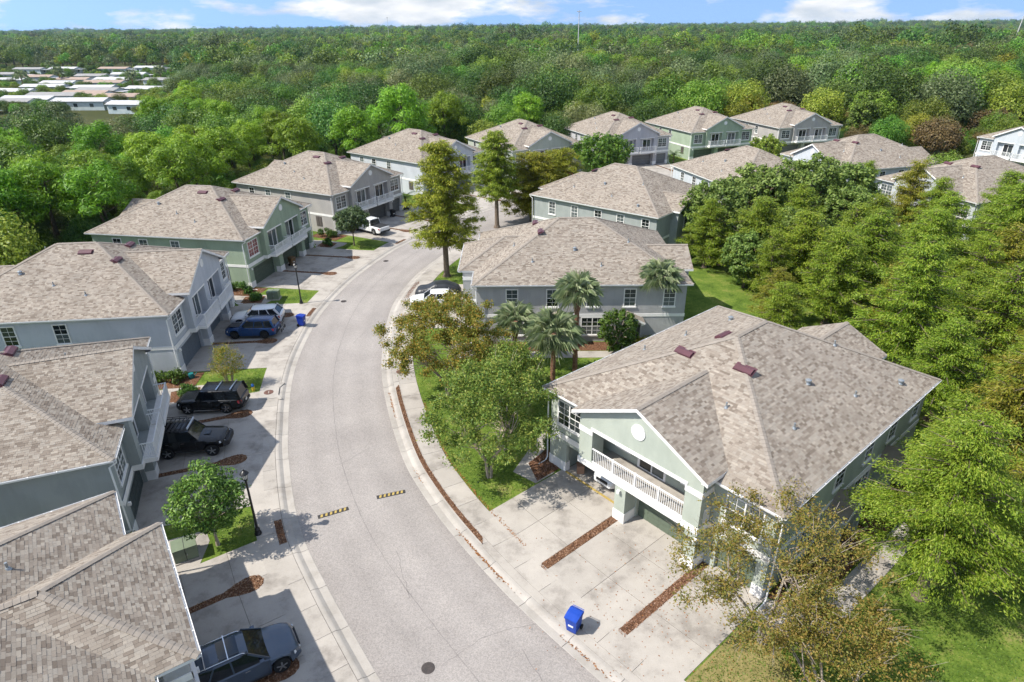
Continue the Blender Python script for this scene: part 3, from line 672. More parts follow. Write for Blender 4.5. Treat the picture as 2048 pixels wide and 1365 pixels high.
def shingles_of(v, seed):
    """returns (V (n,6,3), full flag, width index, frame) of every shingle tab of a roof"""
    g = np.random.default_rng(seed); VV, FULL, WI, FR = [], [], [], []
    for (o, es, eh, hm, rngf) in roof_planes(v):
        o, es, eh = np.array(o, float), np.array(es, float), np.array(eh, float)
        up = np.array([0, 0, 1.0]); et = (eh + up * PK) / CK; nr = np.cross(es, et); nr = nr if nr[2] > 0 else -nr
        T = hm * CK; nrow = int(T / EXPO)
        for r_ in range(nrow + 1):
            t0, t1 = r_ * EXPO - 0.02, min((r_ + 1) * EXPO + 0.03, T)
            if t1 <= t0 + 0.03: continue
            a0, b0 = rngf(max(t0, 0) / CK); a1, b1 = rngf(t1 / CK)
            if b0 - a0 < 0.05: continue
            s = min(a0, a1) - g.random() * 0.4; smax = max(b0, b1)
            while s < smax:
                wi = int(g.integers(len(WIDTHS))); w = WIDTHS[wi]; e = s + w - 0.006
                l0, l1, h0, h1 = max(s, a0), max(s, a1), min(e, b0), min(e, b1)
                full = (l0 == s and l1 == s and h0 == e and h1 == e)
                if h0 - l0 > 0.03 or h1 - l1 > 0.03:
                    h0 = max(h0, l0 + 1e-3); h1 = max(h1, l1 + 1e-3)
                    th = 0.011 + 0.008 * (g.random() < 0.4)
                    p = lambda s_, t_, z_: o + es * s_ + et * t_ + nr * z_
                    VV.append([p(l0, t0, th), p(h0, t0, th), p(h1, t1, 0.006), p(l1, t1, 0.006), p(l0, t0, -0.01), p(h0, t0, -0.01)])
                    FULL.append(full and th < 0.015); WI.append(wi); FR.append((p(s, t0, 0), es, et, nr))
                s += w
    return np.array(VV), np.array(FULL), np.array(WI), FR
SF_Q = np.array([[0, 1, 2, 3], [4, 5, 1, 0]]); SF_T = np.array([[4, 0, 3], [5, 2, 1]])
def shingle_mesh(VV):
    n = len(VV); base = (np.arange(n) * 6)[:, None, None]
    Q = (SF_Q[None] + base).reshape(-1, 4); T = (SF_T[None] + base).reshape(-1, 3)
    me = bpy.data.meshes.new('shingles'); V = VV.reshape(-1, 3).astype(np.float32)
    me.vertices.add(len(V)); me.vertices.foreach_set('co', V.ravel())
    idx = np.concatenate([Q.ravel(), T.ravel()]).astype(np.int32); me.loops.add(len(idx)); me.loops.foreach_set('vertex_index', idx)
    nq, nt_ = len(Q), len(T); me.polygons.add(nq + nt_)
    me.polygons.foreach_set('loop_start', np.concatenate([np.arange(nq) * 4, nq * 4 + np.arange(nt_) * 3]).astype(np.int32))
    me.polygons.foreach_set('loop_total', np.concatenate([np.full(nq, 4), np.full(nt_, 3)]).astype(np.int32))
    me.materials.append(mt['shingle']); me.attributes.new('sharp_face', 'BOOLEAN', 'FACE').data.foreach_set('value', np.ones(nq + nt_, bool)); me.update(calc_edges=True); return me
TABS = []
for w in WIDTHS:
    b = MB(); e = EXPO + 0.05; w2 = w - 0.006
    b.add([(0, 0, 0.012), (w2, 0, 0.012), (w2, e, 0.006), (0, e, 0.006), (0, 0, -0.01), (w2, 0, -0.01)], [(0, 1, 2, 3), (4, 5, 1, 0), (4, 0, 3), (5, 2, 1)])
    TABS.append(b.mesh('shingle', mt['shingle1']))
def cap_line(mb, a, b, dn, step=0.24):
    """overlapping bent cap shingles along a hip or ridge; dn = drop to both sides"""
    a, b = Vector(a), Vector(b); d = b - a; n = int(d.length / step); d.normalize(); s_ = d.cross(Vector((0, 0, 1))).normalized(); up = s_.cross(d).normalized()
    for i in range(n):
        p, q_ = a + d * (i * step - 0.02), a + d * (i * step + step + 0.05)
        h0, h1 = 0.050, 0.034
        vs = [p - s_ * 0.165 + up * (h0 - dn), p + up * h0, p + s_ * 0.165 + up * (h0 - dn), q_ - s_ * 0.165 + up * (h1 - dn), q_ + up * h1, q_ + s_ * 0.165 + up * (h1 - dn),
              p - s_ * 0.165 + up * (h0 - dn - 0.04), p + up * (h0 - 0.04), p + s_ * 0.165 + up * (h0 - dn - 0.04)]
        mb.add(vs, [(0, 1, 4, 3), (1, 2, 5, 4), (6, 7, 1, 0), (7, 8, 2, 1)])
def window_mesh(w, h, cols, lites, mullion=False):
    """frame, sill, meeting rail and muntins; in the x-z plane, facing -y, proud of the wall"""
    b = MB(); f = 0.085
    b.box(-w / 2 - f, -w / 2, -0.05, 0.02, -f, h + f); b.box(w / 2, w / 2 + f, -0.05, 0.02, -f, h + f)
    b.box(-w / 2, w / 2, -0.05, 0.02, h, h + f); b.box(-w / 2 - 0.14, w / 2 + 0.14, -0.09, 0.02, -f - 0.07, -0.001 - 0.02)
    b.box(-w / 2, w / 2, -0.047, 0.0, -0.02, 0.03)
    n = 2 if mullion else 1; sw = w / n
    for k in range(n):
        x0 = -w / 2 + k * sw
        if k: b.box(x0 - 0.04, x0 + 0.04, -0.045, 0.0, 0.03, h)
        b.box(x0 + 0.002, x0 + sw - 0.002, -0.038, 0.0, h * 0.5 - 0.025, h * 0.5 + 0.025)
        for i in range(1, cols): b.box(x0 + sw * i / cols - 0.011, x0 + sw * i / cols + 0.011, -0.026, -0.004, 0.031, h - 0.001)
        for i in range(1, lites):
            for base in (0, h * 0.5): b.box(x0 + 0.003, x0 + sw - 0.003, -0.024, -0.005, base + h * 0.5 * i / lites - 0.011, base + h * 0.5 * i / lites + 0.011)
    return b.mesh('window', mt['white'])
def pane_mesh(w, h, z0): return MB().box(-w / 2, w / 2, -0.016, 0.0, z0, z0 + h).mesh('pane', mt['glass'])
WIN = {'single': (window_mesh(0.92, 1.55, 2, 2), [pane_mesh(0.92, 0.775, 0), pane_mesh(0.92, 0.775, 0.7752)]),
       'double': (window_mesh(1.85, 1.6, 2, 2, True), [pane_mesh(0.92, 0.8, 0), pane_mesh(0.92, 0.8, 0.8002)]),
       'small': (window_mesh(0.85, 0.85, 2, 1), [pane_mesh(0.85, 0.425, 0), pane_mesh(0.85, 0.425, 0.4252)]),
       'tall': (window_mesh(0.80, 1.9, 1, 1), [pane_mesh(0.80, 0.95, 0), pane_mesh(0.80, 0.95, 0.9502)])}
FACE = {'front': 0.0, 'left': -math.pi / 2, 'right': math.pi / 2, 'back': math.pi}
def add_window(root, kind, face, x, y, z, red=False):
    o = link('window', WIN[kind][0], root, (x, y, z), FACE[face])
    xs = (-0.4625, 0.4625) if kind == 'double' else (0,)
    for xx in xs:
        for p in WIN[kind][1]:
            c = link('pane', p, o, (xx, 0, 0))
            if red: c.material_slots[0].link = 'OBJECT'; c.material_slots[0].material = mt['glassred']
    return o
def slider_mesh():
    b = MB(); w, h = 1.75, 2.1
    b.box(-w / 2 - 0.1, -w / 2, -0.06, 0.02, 0, h + 0.1); b.box(w / 2, w / 2 + 0.1, -0.06, 0.02, 0, h + 0.1); b.box(-w / 2, w / 2, -0.06, 0.02, h, h + 0.1)
    b.box(-w / 2, w / 2, -0.05, 0.0, 0, 0.06); b.box(-0.04, 0.04, -0.05, 0.0, 0.06, h); b.box(-w / 2, -w / 2 + 0.05, -0.04, 0, 0.06, h); b.box(w / 2 - 0.05, w / 2, -0.04, 0, 0.06, h)
    return b.mesh('sliding_door', mt['white'])
SLIDER, SPANE = slider_mesh(), MB().box(-0.42, 0.42, -0.018, 0.0, 0.06, 2.1).mesh('pane', mt['glass'])
def gdoor(w, h=2.08):
    fr = MB(); fr.box(-w / 2 - 0.09, -w / 2, -0.05, 0.03, 0.02, h + 0.09); fr.box(w / 2, w / 2 + 0.09, -0.05, 0.03, 0.02, h + 0.09); fr.box(-w / 2, w / 2, -0.05, 0.03, h, h + 0.09)
    pn = MB(); ph = h / 4
    pn.box(-w / 2, w / 2, -0.012, 0.03, 0.0, ph - 0.012); k = max(3, int(w / 0.62))
    for i in range(k):
        x0 = -w / 2 + w * i / k
        pn.box(x0 + 0.07, x0 + w / k - 0.07, -0.024, -0.0125, 0.09, ph - 0.10)
    return fr.mesh('garage_door', mt['white']), pn.mesh('panel', mt['gar_grey']), ph
GD = {w: gdoor(w) for w in (4.5, 3.7, 2.15)}
def railing_mesh(w, d, h=1.0, gap=0.11, pitch_posts=True):
    b = MB(); pts = [(-w / 2, 0), (-w / 2, -d), (w / 2, -d), (w / 2, 0)]
    for i in range(3):
        (xa, ya), (xb, yb) = pts[i], pts[i + 1]; L_ = math.hypot(xb - xa, yb - ya); ux, uy = (xb - xa) / L_, (yb - ya) / L_
        for z0, z1, t in ((h - 0.05, h, 0.03), (0.08, 0.12, 0.022)):
            b.obox(((xa + xb) / 2, (ya + yb) / 2, (z0 + z1) / 2), (ux * L_ / 2, uy * L_ / 2, 0), (-uy * t, ux * t, 0), (0, 0, (z1 - z0) / 2))
        n = int(L_ / gap)
        for k in range(1, n):
            x, y = xa + ux * L_ * k / n, ya + uy * L_ * k / n; b.box(x - 0.013, x + 0.013, y - 0.013, y + 0.013, 0.12, h - 0.05)
    posts = pts[1:3] + ([(0, -d)] if w > 2.5 else [])
    for x, y in posts: b.box(x - 0.042, x + 0.042, y - 0.042, y + 0.042, 0.0, h + 0.02)
    return b.mesh('railing', mt['whitemetal'])
RAIL = railing_mesh(3.45, 0.72)
VENT = (MB().prism([(-0.62, -0.22, 0.0), (-0.62, 0.30, 0.0), (-0.62, 0.30, 0.05), (-0.62, 0.12, 0.19), (-0.62, -0.2, 0.17), (-0.62, -0.25, 0.12)], (1.24, 0, 0))
        .box(-0.7, 0.7, -0.28, 0.42, -0.02, 0.012).box(-0.63, 0.63, -0.262, -0.252, 0.05, 0.075).box(-0.63, 0.63, -0.262, -0.252, 0.09, 0.115)).mesh('roof_vent', mt['vent'])
PIPE = MB().lathe([(0.05, 0), (0.05, 0.32)], n=10).lathe([(0.13, -0.02), (0.075, 0.09)], n=10).mesh('vent_pipe', mt['pipe'], True)
TURB = MB().lathe([(0.16, 0), (0.11, 0.1), (0.10, 0.16), (0.17, 0.17), (0.17, 0.25), (0.03, 0.33)], n=12).mesh('exhaust_cap', mt['pipe'], True)
OCUL = MB().lathe([(0.36, 0.0), (0.36, -0.05), (0.25, -0.05), (0.25, -0.03), (0.0, -0.03)][::-1], axis='y', n=28).mesh('round_louver', mt['white'])
WLAMP = MB().box(-0.05, 0.05, -0.04, 0, -0.08, 0.08).box(-0.08, 0.08, -0.2, -0.041, -0.05, 0.14).mesh('wall_lamp', mt['white'])
def house_meshes(v):
    D = {}; ge, gw, zg = fit_front(v)
    # ---- stucco body
    b = MB(); u0, u1, w1 = -7.45, 7.45, DP - 0.4
    wg, wu = 0.55, 0.35                                       # plane of the garage doors, plane of the wings
    dw = 0.35 if v == 'gable' else 1.15                       # back wall behind the balcony doors
    pw = -gw + 0.35                                           # plane of the projecting bay
    if v == 'loggia':                                         # the left garage stands open: the room is really hollow
        b.box(u0, -6.2, wg, w1, 0, 2.55); b.box(-6.2, -1.1, 6.5, w1, 0, 2.55); b.box(-1.1, u1, wg, w1, 0, 2.55)
        doors = [(-6.0, -1.25, None), (-0.4, 3.3, 3.7), (4.75, 6.9, 2.15)]; pill = [(-1.25, -0.5), (3.4, 4.1)]
    else:
        b.box(u0, u1, wg, w1, 0, 2.55)
        doors = [(-6.6, -2.1, 4.5), (-1.0, 3.5, 4.5), (4.75, 6.9, 2.15)]; pill = [(-1.98, -1.12), (3.58, 4.3 if v == 'gable' else 4.1)]
    edges = [u0] + [x for d_ in doors for x in d_[:2]] + [u1]
    for i in range(0, len(edges), 2):
        if edges[i + 1] - edges[i] > 0.05: b.box(edges[i], edges[i + 1], wu - 0.05, wg - 0.001, 0, 2.55)
    for d_ in doors: b.box(d_[0], d_[1], wu - 0.05, wg - 0.001, 2.17, 2.55)
    for x0, x1 in pill: b.box(x0, x1, pw, wu - 0.052, 0, 2.55)
    if v == 'gable':
        b.box(u0, u1, wu, w1, 2.551, HE - 0.1)
        bay = [(-4.3, -3.5), (-0.5, 0.5), (3.5, 4.3)]; top = 5.35
        b.box(-4.3, 4.3, pw, wu - 0.001, 2.551, 2.85)
    else:
        b.box(u0, -4.1, wu, dw - 0.001, 2.551, HE - 0.1); b.box(4.1, u1, wu, dw - 0.001, 2.551, HE - 0.1)
        b.box(u0, u1, dw, w1, 2.551, HE - 0.1)
        bay = [(-4.1, -3.12), (3.12, 4.1)]; top = 5.06
        b.box(-4.1, 4.1, pw, dw - 0.002, 2.551, 2.8)
        b.box(-4.1, -4.0, wu - 0.6, wu - 0.001, 2.801, HE - 0.1)
    for x0, x1 in bay: b.box(x0, x1, pw, wu - 0.001, 2.851 if v == 'gable' else 2.801, top)
    hwb = 4.3 if v == 'gable' else 4.1
    if v == 'hip': b.box(-hwb, hwb, pw, wu - 0.002, top, HE - 0.12)
    else:
        pkz = zg + PK * ge - 0.06; ez = pkz - PK * hwb
        b.prism([(-hwb, pw, top), (hwb, pw, top), (hwb, pw, ez), (0, pw, pkz), (-hwb, pw, ez)], (0, 0.3 if v == 'loggia' else wu - pw - 0.001, 0))
        if v == 'loggia':
            b.box(-hwb, hwb, pw + 0.301, dw - 0.002, 5.4, 5.5); b.box(-hwb, -hwb + 0.1, pw + 0.301, wu - 0.002, 4.6, ez - 0.05); b.box(hwb - 0.1, hwb, pw + 0.301, wu - 0.002, 4.6, ez - 0.05)
    uc, hw, zr, pr = 1.45, 2.9, HE + 0.1, 0.85
    pz = zr + PK * hw - 0.06; x0, x1 = uc - hw + 0.3, uc + hw - 0.3; ez = pz - PK * (hw - 0.3); wz = w1 + 0.001
    b.prism([(x0, wz, 0), (x1, wz, 0), (x1, wz, ez), (uc, wz, pz), (x0, wz, ez)], (0, 0.4 + pr - 0.3, 0))
    D['wall'] = b.mesh('wall', mt['wall_grey'])
    # ---- white bands, plinths, trims
    b = MB(); e = 0.035
    b.box(u0 - e, u1 + e, w1, w1 + e, 2.5, 2.78)
    b.box(u0 - e, u0 - 0.002, wu - 0.05, w1, 2.5, 2.78); b.box(u1 + 0.002, u1 + e, wu - 0.05, w1, 2.5, 2.78)
    for x0, x1 in ((u0 - e, -hwb), (hwb, u1 + e)): b.box(x0, x1, wu - 0.09, wu - 0.052, 2.42, 2.80)
    b.box(-hwb - e, hwb + e, pw - 0.06, pw - 0.002, 2.50, 2.86); b.box(-hwb - e, -hwb - 0.002, pw - 0.001, wu - 0.092, 2.5, 2.86); b.box(hwb + 0.002, hwb + e, pw - 0.001, wu - 0.092, 2.5, 2.86)
    for x0, x1 in pill: b.box(x0 - e, x1 + e, pw - e, wu - 0.06, 0, 0.78)
    ends = [(edges[0], edges[1]), (edges[-2], edges[-1])]
    for x0, x1 in ends: b.box(x0 - e, x1 + 0.001, wu - 0.05 - e, wu + 0.3, 0, 0.78)
    if v == 'gable':
        for s_ in (-2.0, 2.0): b.box(s_ - 1.62, s_ + 1.62, pw - 0.035, pw - 0.002, 5.30, 5.42)
    else:
        b.box(-3.22, 3.22, pw - 0.05, pw + 0.02, 5.05, 5.24); b.box(-hwb - e, -3.10, pw - 0.04, pw - 0.003, 4.72, 5.04); b.box(3.10, hwb + e, pw - 0.04, pw - 0.003, 4.72, 5.04)
        b.box(hwb + 0.002, hwb + e, pw - 0.04, wu, 4.72, 5.04); b.box(-hwb - e, -hwb - 0.002, pw - 0.04, wu, 4.72, 5.04)
        b.box(-3.11, 3.11, pw - 0.12, pw + 0.10, 2.802, 2.87)
    D['trim'] = b.mesh('trim', mt['white'])
    # ---- roof deck, soffits
    b = MB(); top = {}
    for (o, es, eh, hm, f) in roof_planes(v):
        o, es, eh = Vector(o), Vector(es), Vector(eh); hs = [0, hm]
        pt = lambda s_, h: o + es * s_ + eh * h + Vector((0, 0, PK * h))
        a0, b0 = f(0); a1, b1 = f(hm - 1e-4)
        b.poly([pt(a0, 0), pt(b0, 0), pt(b1, hm), pt(a1, hm)])
    D['deck'] = b.mesh('roof', mt['deck'])
    b = MB(); zf = HE - 0.17
    b.box(-HW + 0.03, HW - 0.03, 0.03, DP - 0.03, zf, zf + 0.02)
    if v == 'hip': b.box(-ge + 0.03, ge - 0.03, -gw + 0.03, 0.028, zf, zf + 0.02)
    def fas(x0, x1, y0, y1): b.box(x0, x1, y0, y1, zf, HE - 0.015)
    fas(-HW, -HW + 0.028, 0, DP); fas(HW - 0.028, HW, 0, DP); fas(-HW + 0.03, HW - 0.03, 0, 0.028) if v != 'hip' else (fas(-HW + 0.03, -ge, 0, 0.028), fas(ge, HW - 0.03, 0, 0.028), fas(-ge, ge, -gw, -gw + 0.028), fas(-ge, -ge + 0.028, -gw + 0.03, 0.02), fas(ge - 0.028, ge, -gw + 0.03, 0.02))
    fas(-HW + 0.03, uc - hw, DP - 0.028, DP); fas(uc + hw, HW - 0.03, DP - 0.028, DP)
    def rake(ge_, zg_, yy, cx, d):
        for s_ in (-1, 1):
            a_ = Vector((cx + s_ * ge_, yy, zg_)); p_ = Vector((cx, yy, zg_ + PK * ge_)); d_ = (p_ - a_)
            b.prism([a_ + Vector((0, 0, -0.21)), p_ + Vector((0, 0, -0.21)), p_ + Vector((0, 0, -0.005)), a_ + Vector((0, 0, -0.005))], (0, 0.05 * d, 0))
    if v != 'hip':
        rake(ge, zg, -gw - 0.003, 0, 1)
        for s_ in (-1, 1):
            b.box(min(s_ * ge, s_ * ge + 0.03 * s_), max(s_ * ge, s_ * ge + 0.03 * s_), -gw, 1.15, zg - 0.2, zg - 0.01)
            x0, x1 = sorted((s_ * ge, s_ * hwb)); b.box(x0, x1, -gw + 0.05, 0.9, zg - 0.2, zg - 0.18)
    rake(hw, zr, DP + pr - 0.047, uc, 1)
    for s_ in (-1, 1): b.box(min(uc + s_ * hw, uc + s_ * (hw + 0.03)), max(uc + s_ * hw, uc + s_ * (hw + 0.03)), DP - 0.3, DP + pr, zr - 0.2, zr - 0.01)
    D['fascia'] = b.mesh('fascia', mt['white'])
    # ---- gutters
    b = MB()
    def gut(a_, b__, n_):
        a_, b__, n_ = Vector(a_), Vector(b__), Vector(n_); z = Vector((0, 0, 1))
        pr_ = [(0.002, -0.13), (0.09, -0.13), (0.12, -0.03), (0.12, -0.012), (0.105, -0.012), (0.08, -0.11), (0.002, -0.11)]
        b.loft([[p + n_ * o_ + z * q_ for o_, q_ in pr_] for p in (a_, b__)])
        L_ = (b__ - a_).length
        for i in range(1, int(L_ / 1.25)):
            p = a_ + (b__ - a_) * (i * 1.25 / L_); b.obox(p + n_ * 0.06 + z * -0.016, (b__ - a_).normalized() * 0.02, n_ * 0.055, z * 0.006)
    gut((-HW, 0, HE), (-HW, DP, HE), (-1, 0, 0)); gut((HW, 0, HE), (HW, DP, HE), (1, 0, 0))
    gut((-HW, 0, HE), (-ge - 0.1, 0, HE), (0, -1, 0)); gut((ge + 0.1, 0, HE), (HW, 0, HE), (0, -1, 0))
    if v == 'hip': gut((-ge, -gw, HE), (ge, -gw, HE), (0, -1, 0))
    D['gutter'] = b.mesh('gutter', mt['whitemetal'])
    # ---- caps
    b = MB(); zr_ = HE + PK * HW; A1, A2 = (0, HW, zr_), (0, DP - HW, zr_)
    for s_, e_ in (((-HW, 0, HE), A1), ((HW, 0, HE), A1), ((-HW, DP, HE), A2), ((HW, DP, HE), A2)): cap_line(b, s_, e_, 0.05)
    cap_line(b, A1, A2, 0.07)
    if v == 'hip':
        ap = (0, -gw + ge, zg + PK * ge); cap_line(b, (-ge, -gw, zg), ap, 0.05); cap_line(b, (ge, -gw, zg), ap, 0.05); cap_line(b, ap, (0, ge + 0.1, zg + PK * ge), 0.07)
    else: cap_line(b, (0, -gw, zg + PK * ge), (0, (zg - HE) / PK + ge, zg + PK * ge), 0.07)
    cap_line(b, (uc, DP + pr, zr + PK * hw), (uc, DP - hw - 0.2, zr + PK * hw), 0.07)
    D['caps'] = b.mesh('ridge_caps', mt['cap'])
    D['doors'], D['pw'], D['dw'], D['ge'], D['gw'], D['zg'], D['wu'], D['wg'] = doors, pw, dw, ge, gw, zg, wu, wg
    D['sh'] = shingles_of(v, {'gable': 11, 'hip': 12, 'loggia': 13}[v]); D['shm'] = shingle_mesh(D['sh'][0])
    return D
HM = {v: house_meshes(v) for v in ('gable', 'hip', 'loggia')}
HOOD = {}
def slot(o, m): o.material_slots[0].link = 'OBJECT'; o.material_slots[0].material = m; return o
DSP = MB().tube([(0, -0.11, 5.5), (0, -0.11, 5.38), (0, 0.28, 5.15), (0, 0.28, 0.35), (0, 0.1, 0.12), (0, -0.5, 0.10)], 0.045, 6).mesh('downspout', mt['whitemetal'])
hb = MB()
for s_ in (-1, 1):
    hb.prism([(0.0, s_ * 1.35, 2.35), (0, 0, 3.0), (0, 0, 3.08), (0, s_ * 1.45, 2.38)], (1.15, 0, 0))
HOODM = hb.mesh('hood_roof', mt['shingle'])
HOODT = MB().prism([(1.155, -1.42, 2.20), (1.155, -1.45, 2.375), (1.155, 0, 3.06), (1.155, 0, 2.86)], (0.03, 0, 0)).prism([(1.155, 1.42, 2.20), (1.155, 1.45, 2.375), (1.155, 0, 3.06), (1.155, 0, 2.86)], (0.03, 0, 0)).box(0.9, 1.1, -1.3, -1.1, 2.1, 2.3).box(0.9, 1.1, 1.1, 1.3, 2.1, 2.3).mesh('hood_trim', mt['white'])
HOODW = MB().prism([(0, -1.2, 2.2), (0, 1.2, 2.2), (0, 1.2, 2.42), (0, 0, 2.98), (0, -1.2, 2.42)], (1.05, 0, 0)).box(0, 1.0, -1.2, -1.05, 0, 2.2).box(0, 1.0, 1.05, 1.2, 0, 2.2).mesh('hood_wall', mt['wall_grey'])
EDOOR = MB().box(0, 0.05, -0.46, 0.46, 0.14, 2.15).box(0.05, 0.07, -0.36, -0.06, 0.3, 0.95).box(0.05, 0.07, 0.06, 0.36, 0.3, 0.95).box(0.05, 0.07, -0.36, -0.06, 1.1, 1.95).box(0.05, 0.07, 0.06, 0.36, 1.1, 1.95).mesh('entry_door', mt['doorgrey'])
SHUT = MB().box(-0.05, 0.0, -0.5, -0.02, 1.0, 2.35).box(-0.05, 0.0, 0.02, 0.5, 1.0, 2.35).box(-0.06, -0.05, -0.44, -0.08, 1.1, 1.65).box(-0.06, -0.05, 0.08, 0.44, 1.1, 1.65).box(-0.06, -0.05, -0.44, -0.08, 1.72, 2.28).box(-0.06, -0.05, 0.08, 0.44, 1.72, 2.28).mesh('shutter', mt['doorgrey'])
ACU = MB().box(-0.4, 0.4, -0.4, 0.4, 0.1, 0.85).lathe([(0.33, 0.851), (0.33, 0.9), (0.1, 0.9)], n=14).mesh('air_conditioner', mt['pipe'])
HROOT = {}
for (key, hx, hy, hd, v, colr, lab) in HOUSES:
    D = HM[v]; root = thing('townhouse', lab, 'townhouse', (hx, hy, 0), R(hd), 'hip-roofed townhouses along the street'); HROOT[key] = root
    wl, gm = mt['wall_' + colr], mt['gar_' + colr]
    slot(link('wall', D['wall'], root), wl); link('trim', D['trim'], root); roof = link('roof', D['deck'], root)
    link('fascia', D['fascia'], root); link('gutter', D['gutter'], root)
    tag(link('ridge_caps', D['caps'], roof), kind='stuff')
    VV, FULL, WI, FR = D['sh']; me = D['shm']
    if key in ('R1', 'L0', 'L2', 'L3'):
        # the 300 tabs that show largest are pieces of their own
        cen = VV.mean(1); t = R(hd); cw = np.c_[hx + cen[:, 0] * math.cos(t) - cen[:, 1] * math.sin(t), hy + cen[:, 0] * math.sin(t) + cen[:, 1] * math.cos(t), cen[:, 2]]
        nw = np.array([f[3] for f in FR]); nw = np.c_[nw[:, 0] * math.cos(t) - nw[:, 1] * math.sin(t), nw[:, 0] * math.sin(t) + nw[:, 1] * math.cos(t), nw[:, 2]]
        to = np.array([0, 0, CAM_H]) - cw; dist = np.linalg.norm(to, axis=1); fc = (nw * to).sum(1) / dist
        px = (cw[:, 0]) / (cw[:, 1] * math.cos(PITCH) - (cw[:, 2] - CAM_H) * math.sin(PITCH)); py = (cw[:, 1] * math.sin(PITCH) + (cw[:, 2] - CAM_H) * math.cos(PITCH)) / (cw[:, 1] * math.cos(PITCH) - (cw[:, 2] - CAM_H) * math.sin(PITCH))
        hid = np.zeros(len(cen), bool)
        ge_ = D['ge']; z_b = np.where(np.abs(cen[:, 0]) < ge_, D['zg'] + PK * (ge_ - np.abs(cen[:, 0])), 0); hid |= (cen[:, 2] < z_b - 0.06) & (cen[:, 1] < ge_ + 2)
        z_m = HE + PK * np.minimum(np.minimum(cen[:, 1], DP - cen[:, 1]), HW - np.abs(cen[:, 0])); hid |= cen[:, 2] < z_m - 0.06
        sc = fc / dist ** 2; sc[(~FULL) | hid | (np.abs(px) > 0.79) | (py < -0.525) | (fc < 0.1)] = -1
        pick = np.argsort(-sc)[:300]; pick = pick[sc[pick] > 0]
        keep = np.ones(len(VV), bool); keep[pick] = False; me = shingle_mesh(VV[keep])
        for i in pick:
            o_, es, et, nr = FR[i]; ob = bpy.data.objects.new('shingle', TABS[WI[i]]); C.objects.link(ob); ob.parent = roof
            sx = np.cross(et, nr); sgn = 1.0 if sx @ es > 0 else -1.0
            org = o_ if sgn > 0 else o_ + es * (WIDTHS[WI[i]] - 0.006)
            ex = es * sgn
            ob.matrix_local = Matrix(((ex[0], et[0], nr[0], org[0]), (ex[1], et[1], nr[1], org[1]), (ex[2], et[2], nr[2], org[2]), (0, 0, 0, 1)))
    tag(link('shingles', me, roof), kind='stuff')
    tilt = math.atan(PK)
    for x, y, rz_, ex_ in ((-1.15, 8.3, -math.pi / 2, 0), (1.7, 6.0, 0, 0), (-1.9, 5.6, 0, 0)):
        # roof vents lie on the slope below the ridge
        z = HE + PK * min(HW - abs(x), y, DP - y); vo = link('roof_vent', VENT, roof, (x, y, z + 0.01)); vo.rotation_euler = (tilt, 0, rz_); vo.scale = (0.86, 0.86, 0.8)
    for i, (x, y) in enumerate(((-4.5, 9.6), (-3.2, 12.6), (-5.6, 6.8), (5.3, 5.2), (4.0, 9.0), (5.8, 11.2), (3.1, 13.9), (6.7, 15.4), (2.3, 3.6))):
        z = HE + PK * min(HW - abs(x), y, DP - y)
        if v == 'gable' and i in (3, 7): continue
        link('exhaust_cap' if i % 3 == 1 else 'vent_pipe', TURB if i % 3 == 1 else PIPE, roof, (x, y, z))
    # windows
    wu = D['wu'] - 0.001
    add_window(root, 'double', 'front', -5.85, wu, 3.42, key == 'L4'); add_window(root, 'double', 'front', 5.85, wu, 3.42)
    for y in (8.4, 12.2, 15.4): add_window(root, 'single', 'left', -7.451, y, 3.5)
    for y in (3.4, 6.9, 10.4, 13.6, 17.0): add_window(root, 'single', 'right', 7.451, y, 3.5)
    add_window(root, 'double', 'right', 7.451, 10.45, 0.8)
    add_window(root, 'double', 'right', 7.451, 4.4, 0.8)
    add_window(root, 'double', 'back', 1.45, DP - 0.4 + 0.956, 3.6); add_window(root, 'single', 'back', -5.2, DP - 0.399, 3.5); add_window(root, 'double', 'back', 1.45, DP - 0.4 + 0.956, 0.6)
    link('shutter', SHUT, root, (-7.45, 3.2, 0))
    for y in (7.35, 13.45):
        hd_ = link('entry_hood', HOODT, root, (7.451, y, 0)); link('hood_roof', HOODM, hd_); slot(link('hood_wall', HOODW, hd_), wl)
        dr = link('entry_door', EDOOR, root, (7.455, y, 0))
    # garage doors
    for x0, x1, w in D['doors']:
        if w is None: continue
        fr, pn, ph = GD[w]; gd = link('garage_door', fr, root, ((x0 + x1) / 2, D['wg'], 0.0))
        for i in range(4): slot(link('panel', pn, gd, (0, 0, 0.005 + i * ph)), gm)
    # balcony
    if v != 'gable': link('balcony_floor', MB().box(-3.11, 3.11, D['pw'] + 0.101, D['dw'] - 0.005, 2.801, 2.862).mesh('balcony_floor', mt['concrete']), root)
    if v == 'gable':
        for s_ in (-2.0, 2.0):
            sd = link('sliding_door', SLIDER, root, (s_ + 0.25, D['dw'] - 0.001, 2.86)); link('pane', SPANE, sd, (-0.455, 0, 0)); link('pane', SPANE, sd, (0.455, 0, 0))
            bal = MB().box(-1.85, 1.85, -0.8, -0.062, -0.28, 0.0).mesh('balcony', mt['white']) if 'bal' not in HOOD else HOOD['bal']; HOOD['bal'] = bal
            bo = link('balcony', bal, root, (s_, D['pw'], 2.85)); link('railing', RAIL, bo, (0, -0.03, 0.0))
        link('round_louver', OCUL, root, (0, D['pw'] - 0.001, 7.15))
    else:
        sd = link('sliding_door', SLIDER, root, (-0.2, D['dw'] - 0.001, 2.87)); link('pane', SPANE, sd, (-0.455, 0, 0)); link('pane', SPANE, sd, (0.455, 0, 0))
        add_window(root, 'small', 'front', -2.25, D['dw'] - 0.001, 3.55); add_window(root, 'small', 'front', 2.3, D['dw'] - 0.001, 3.55)
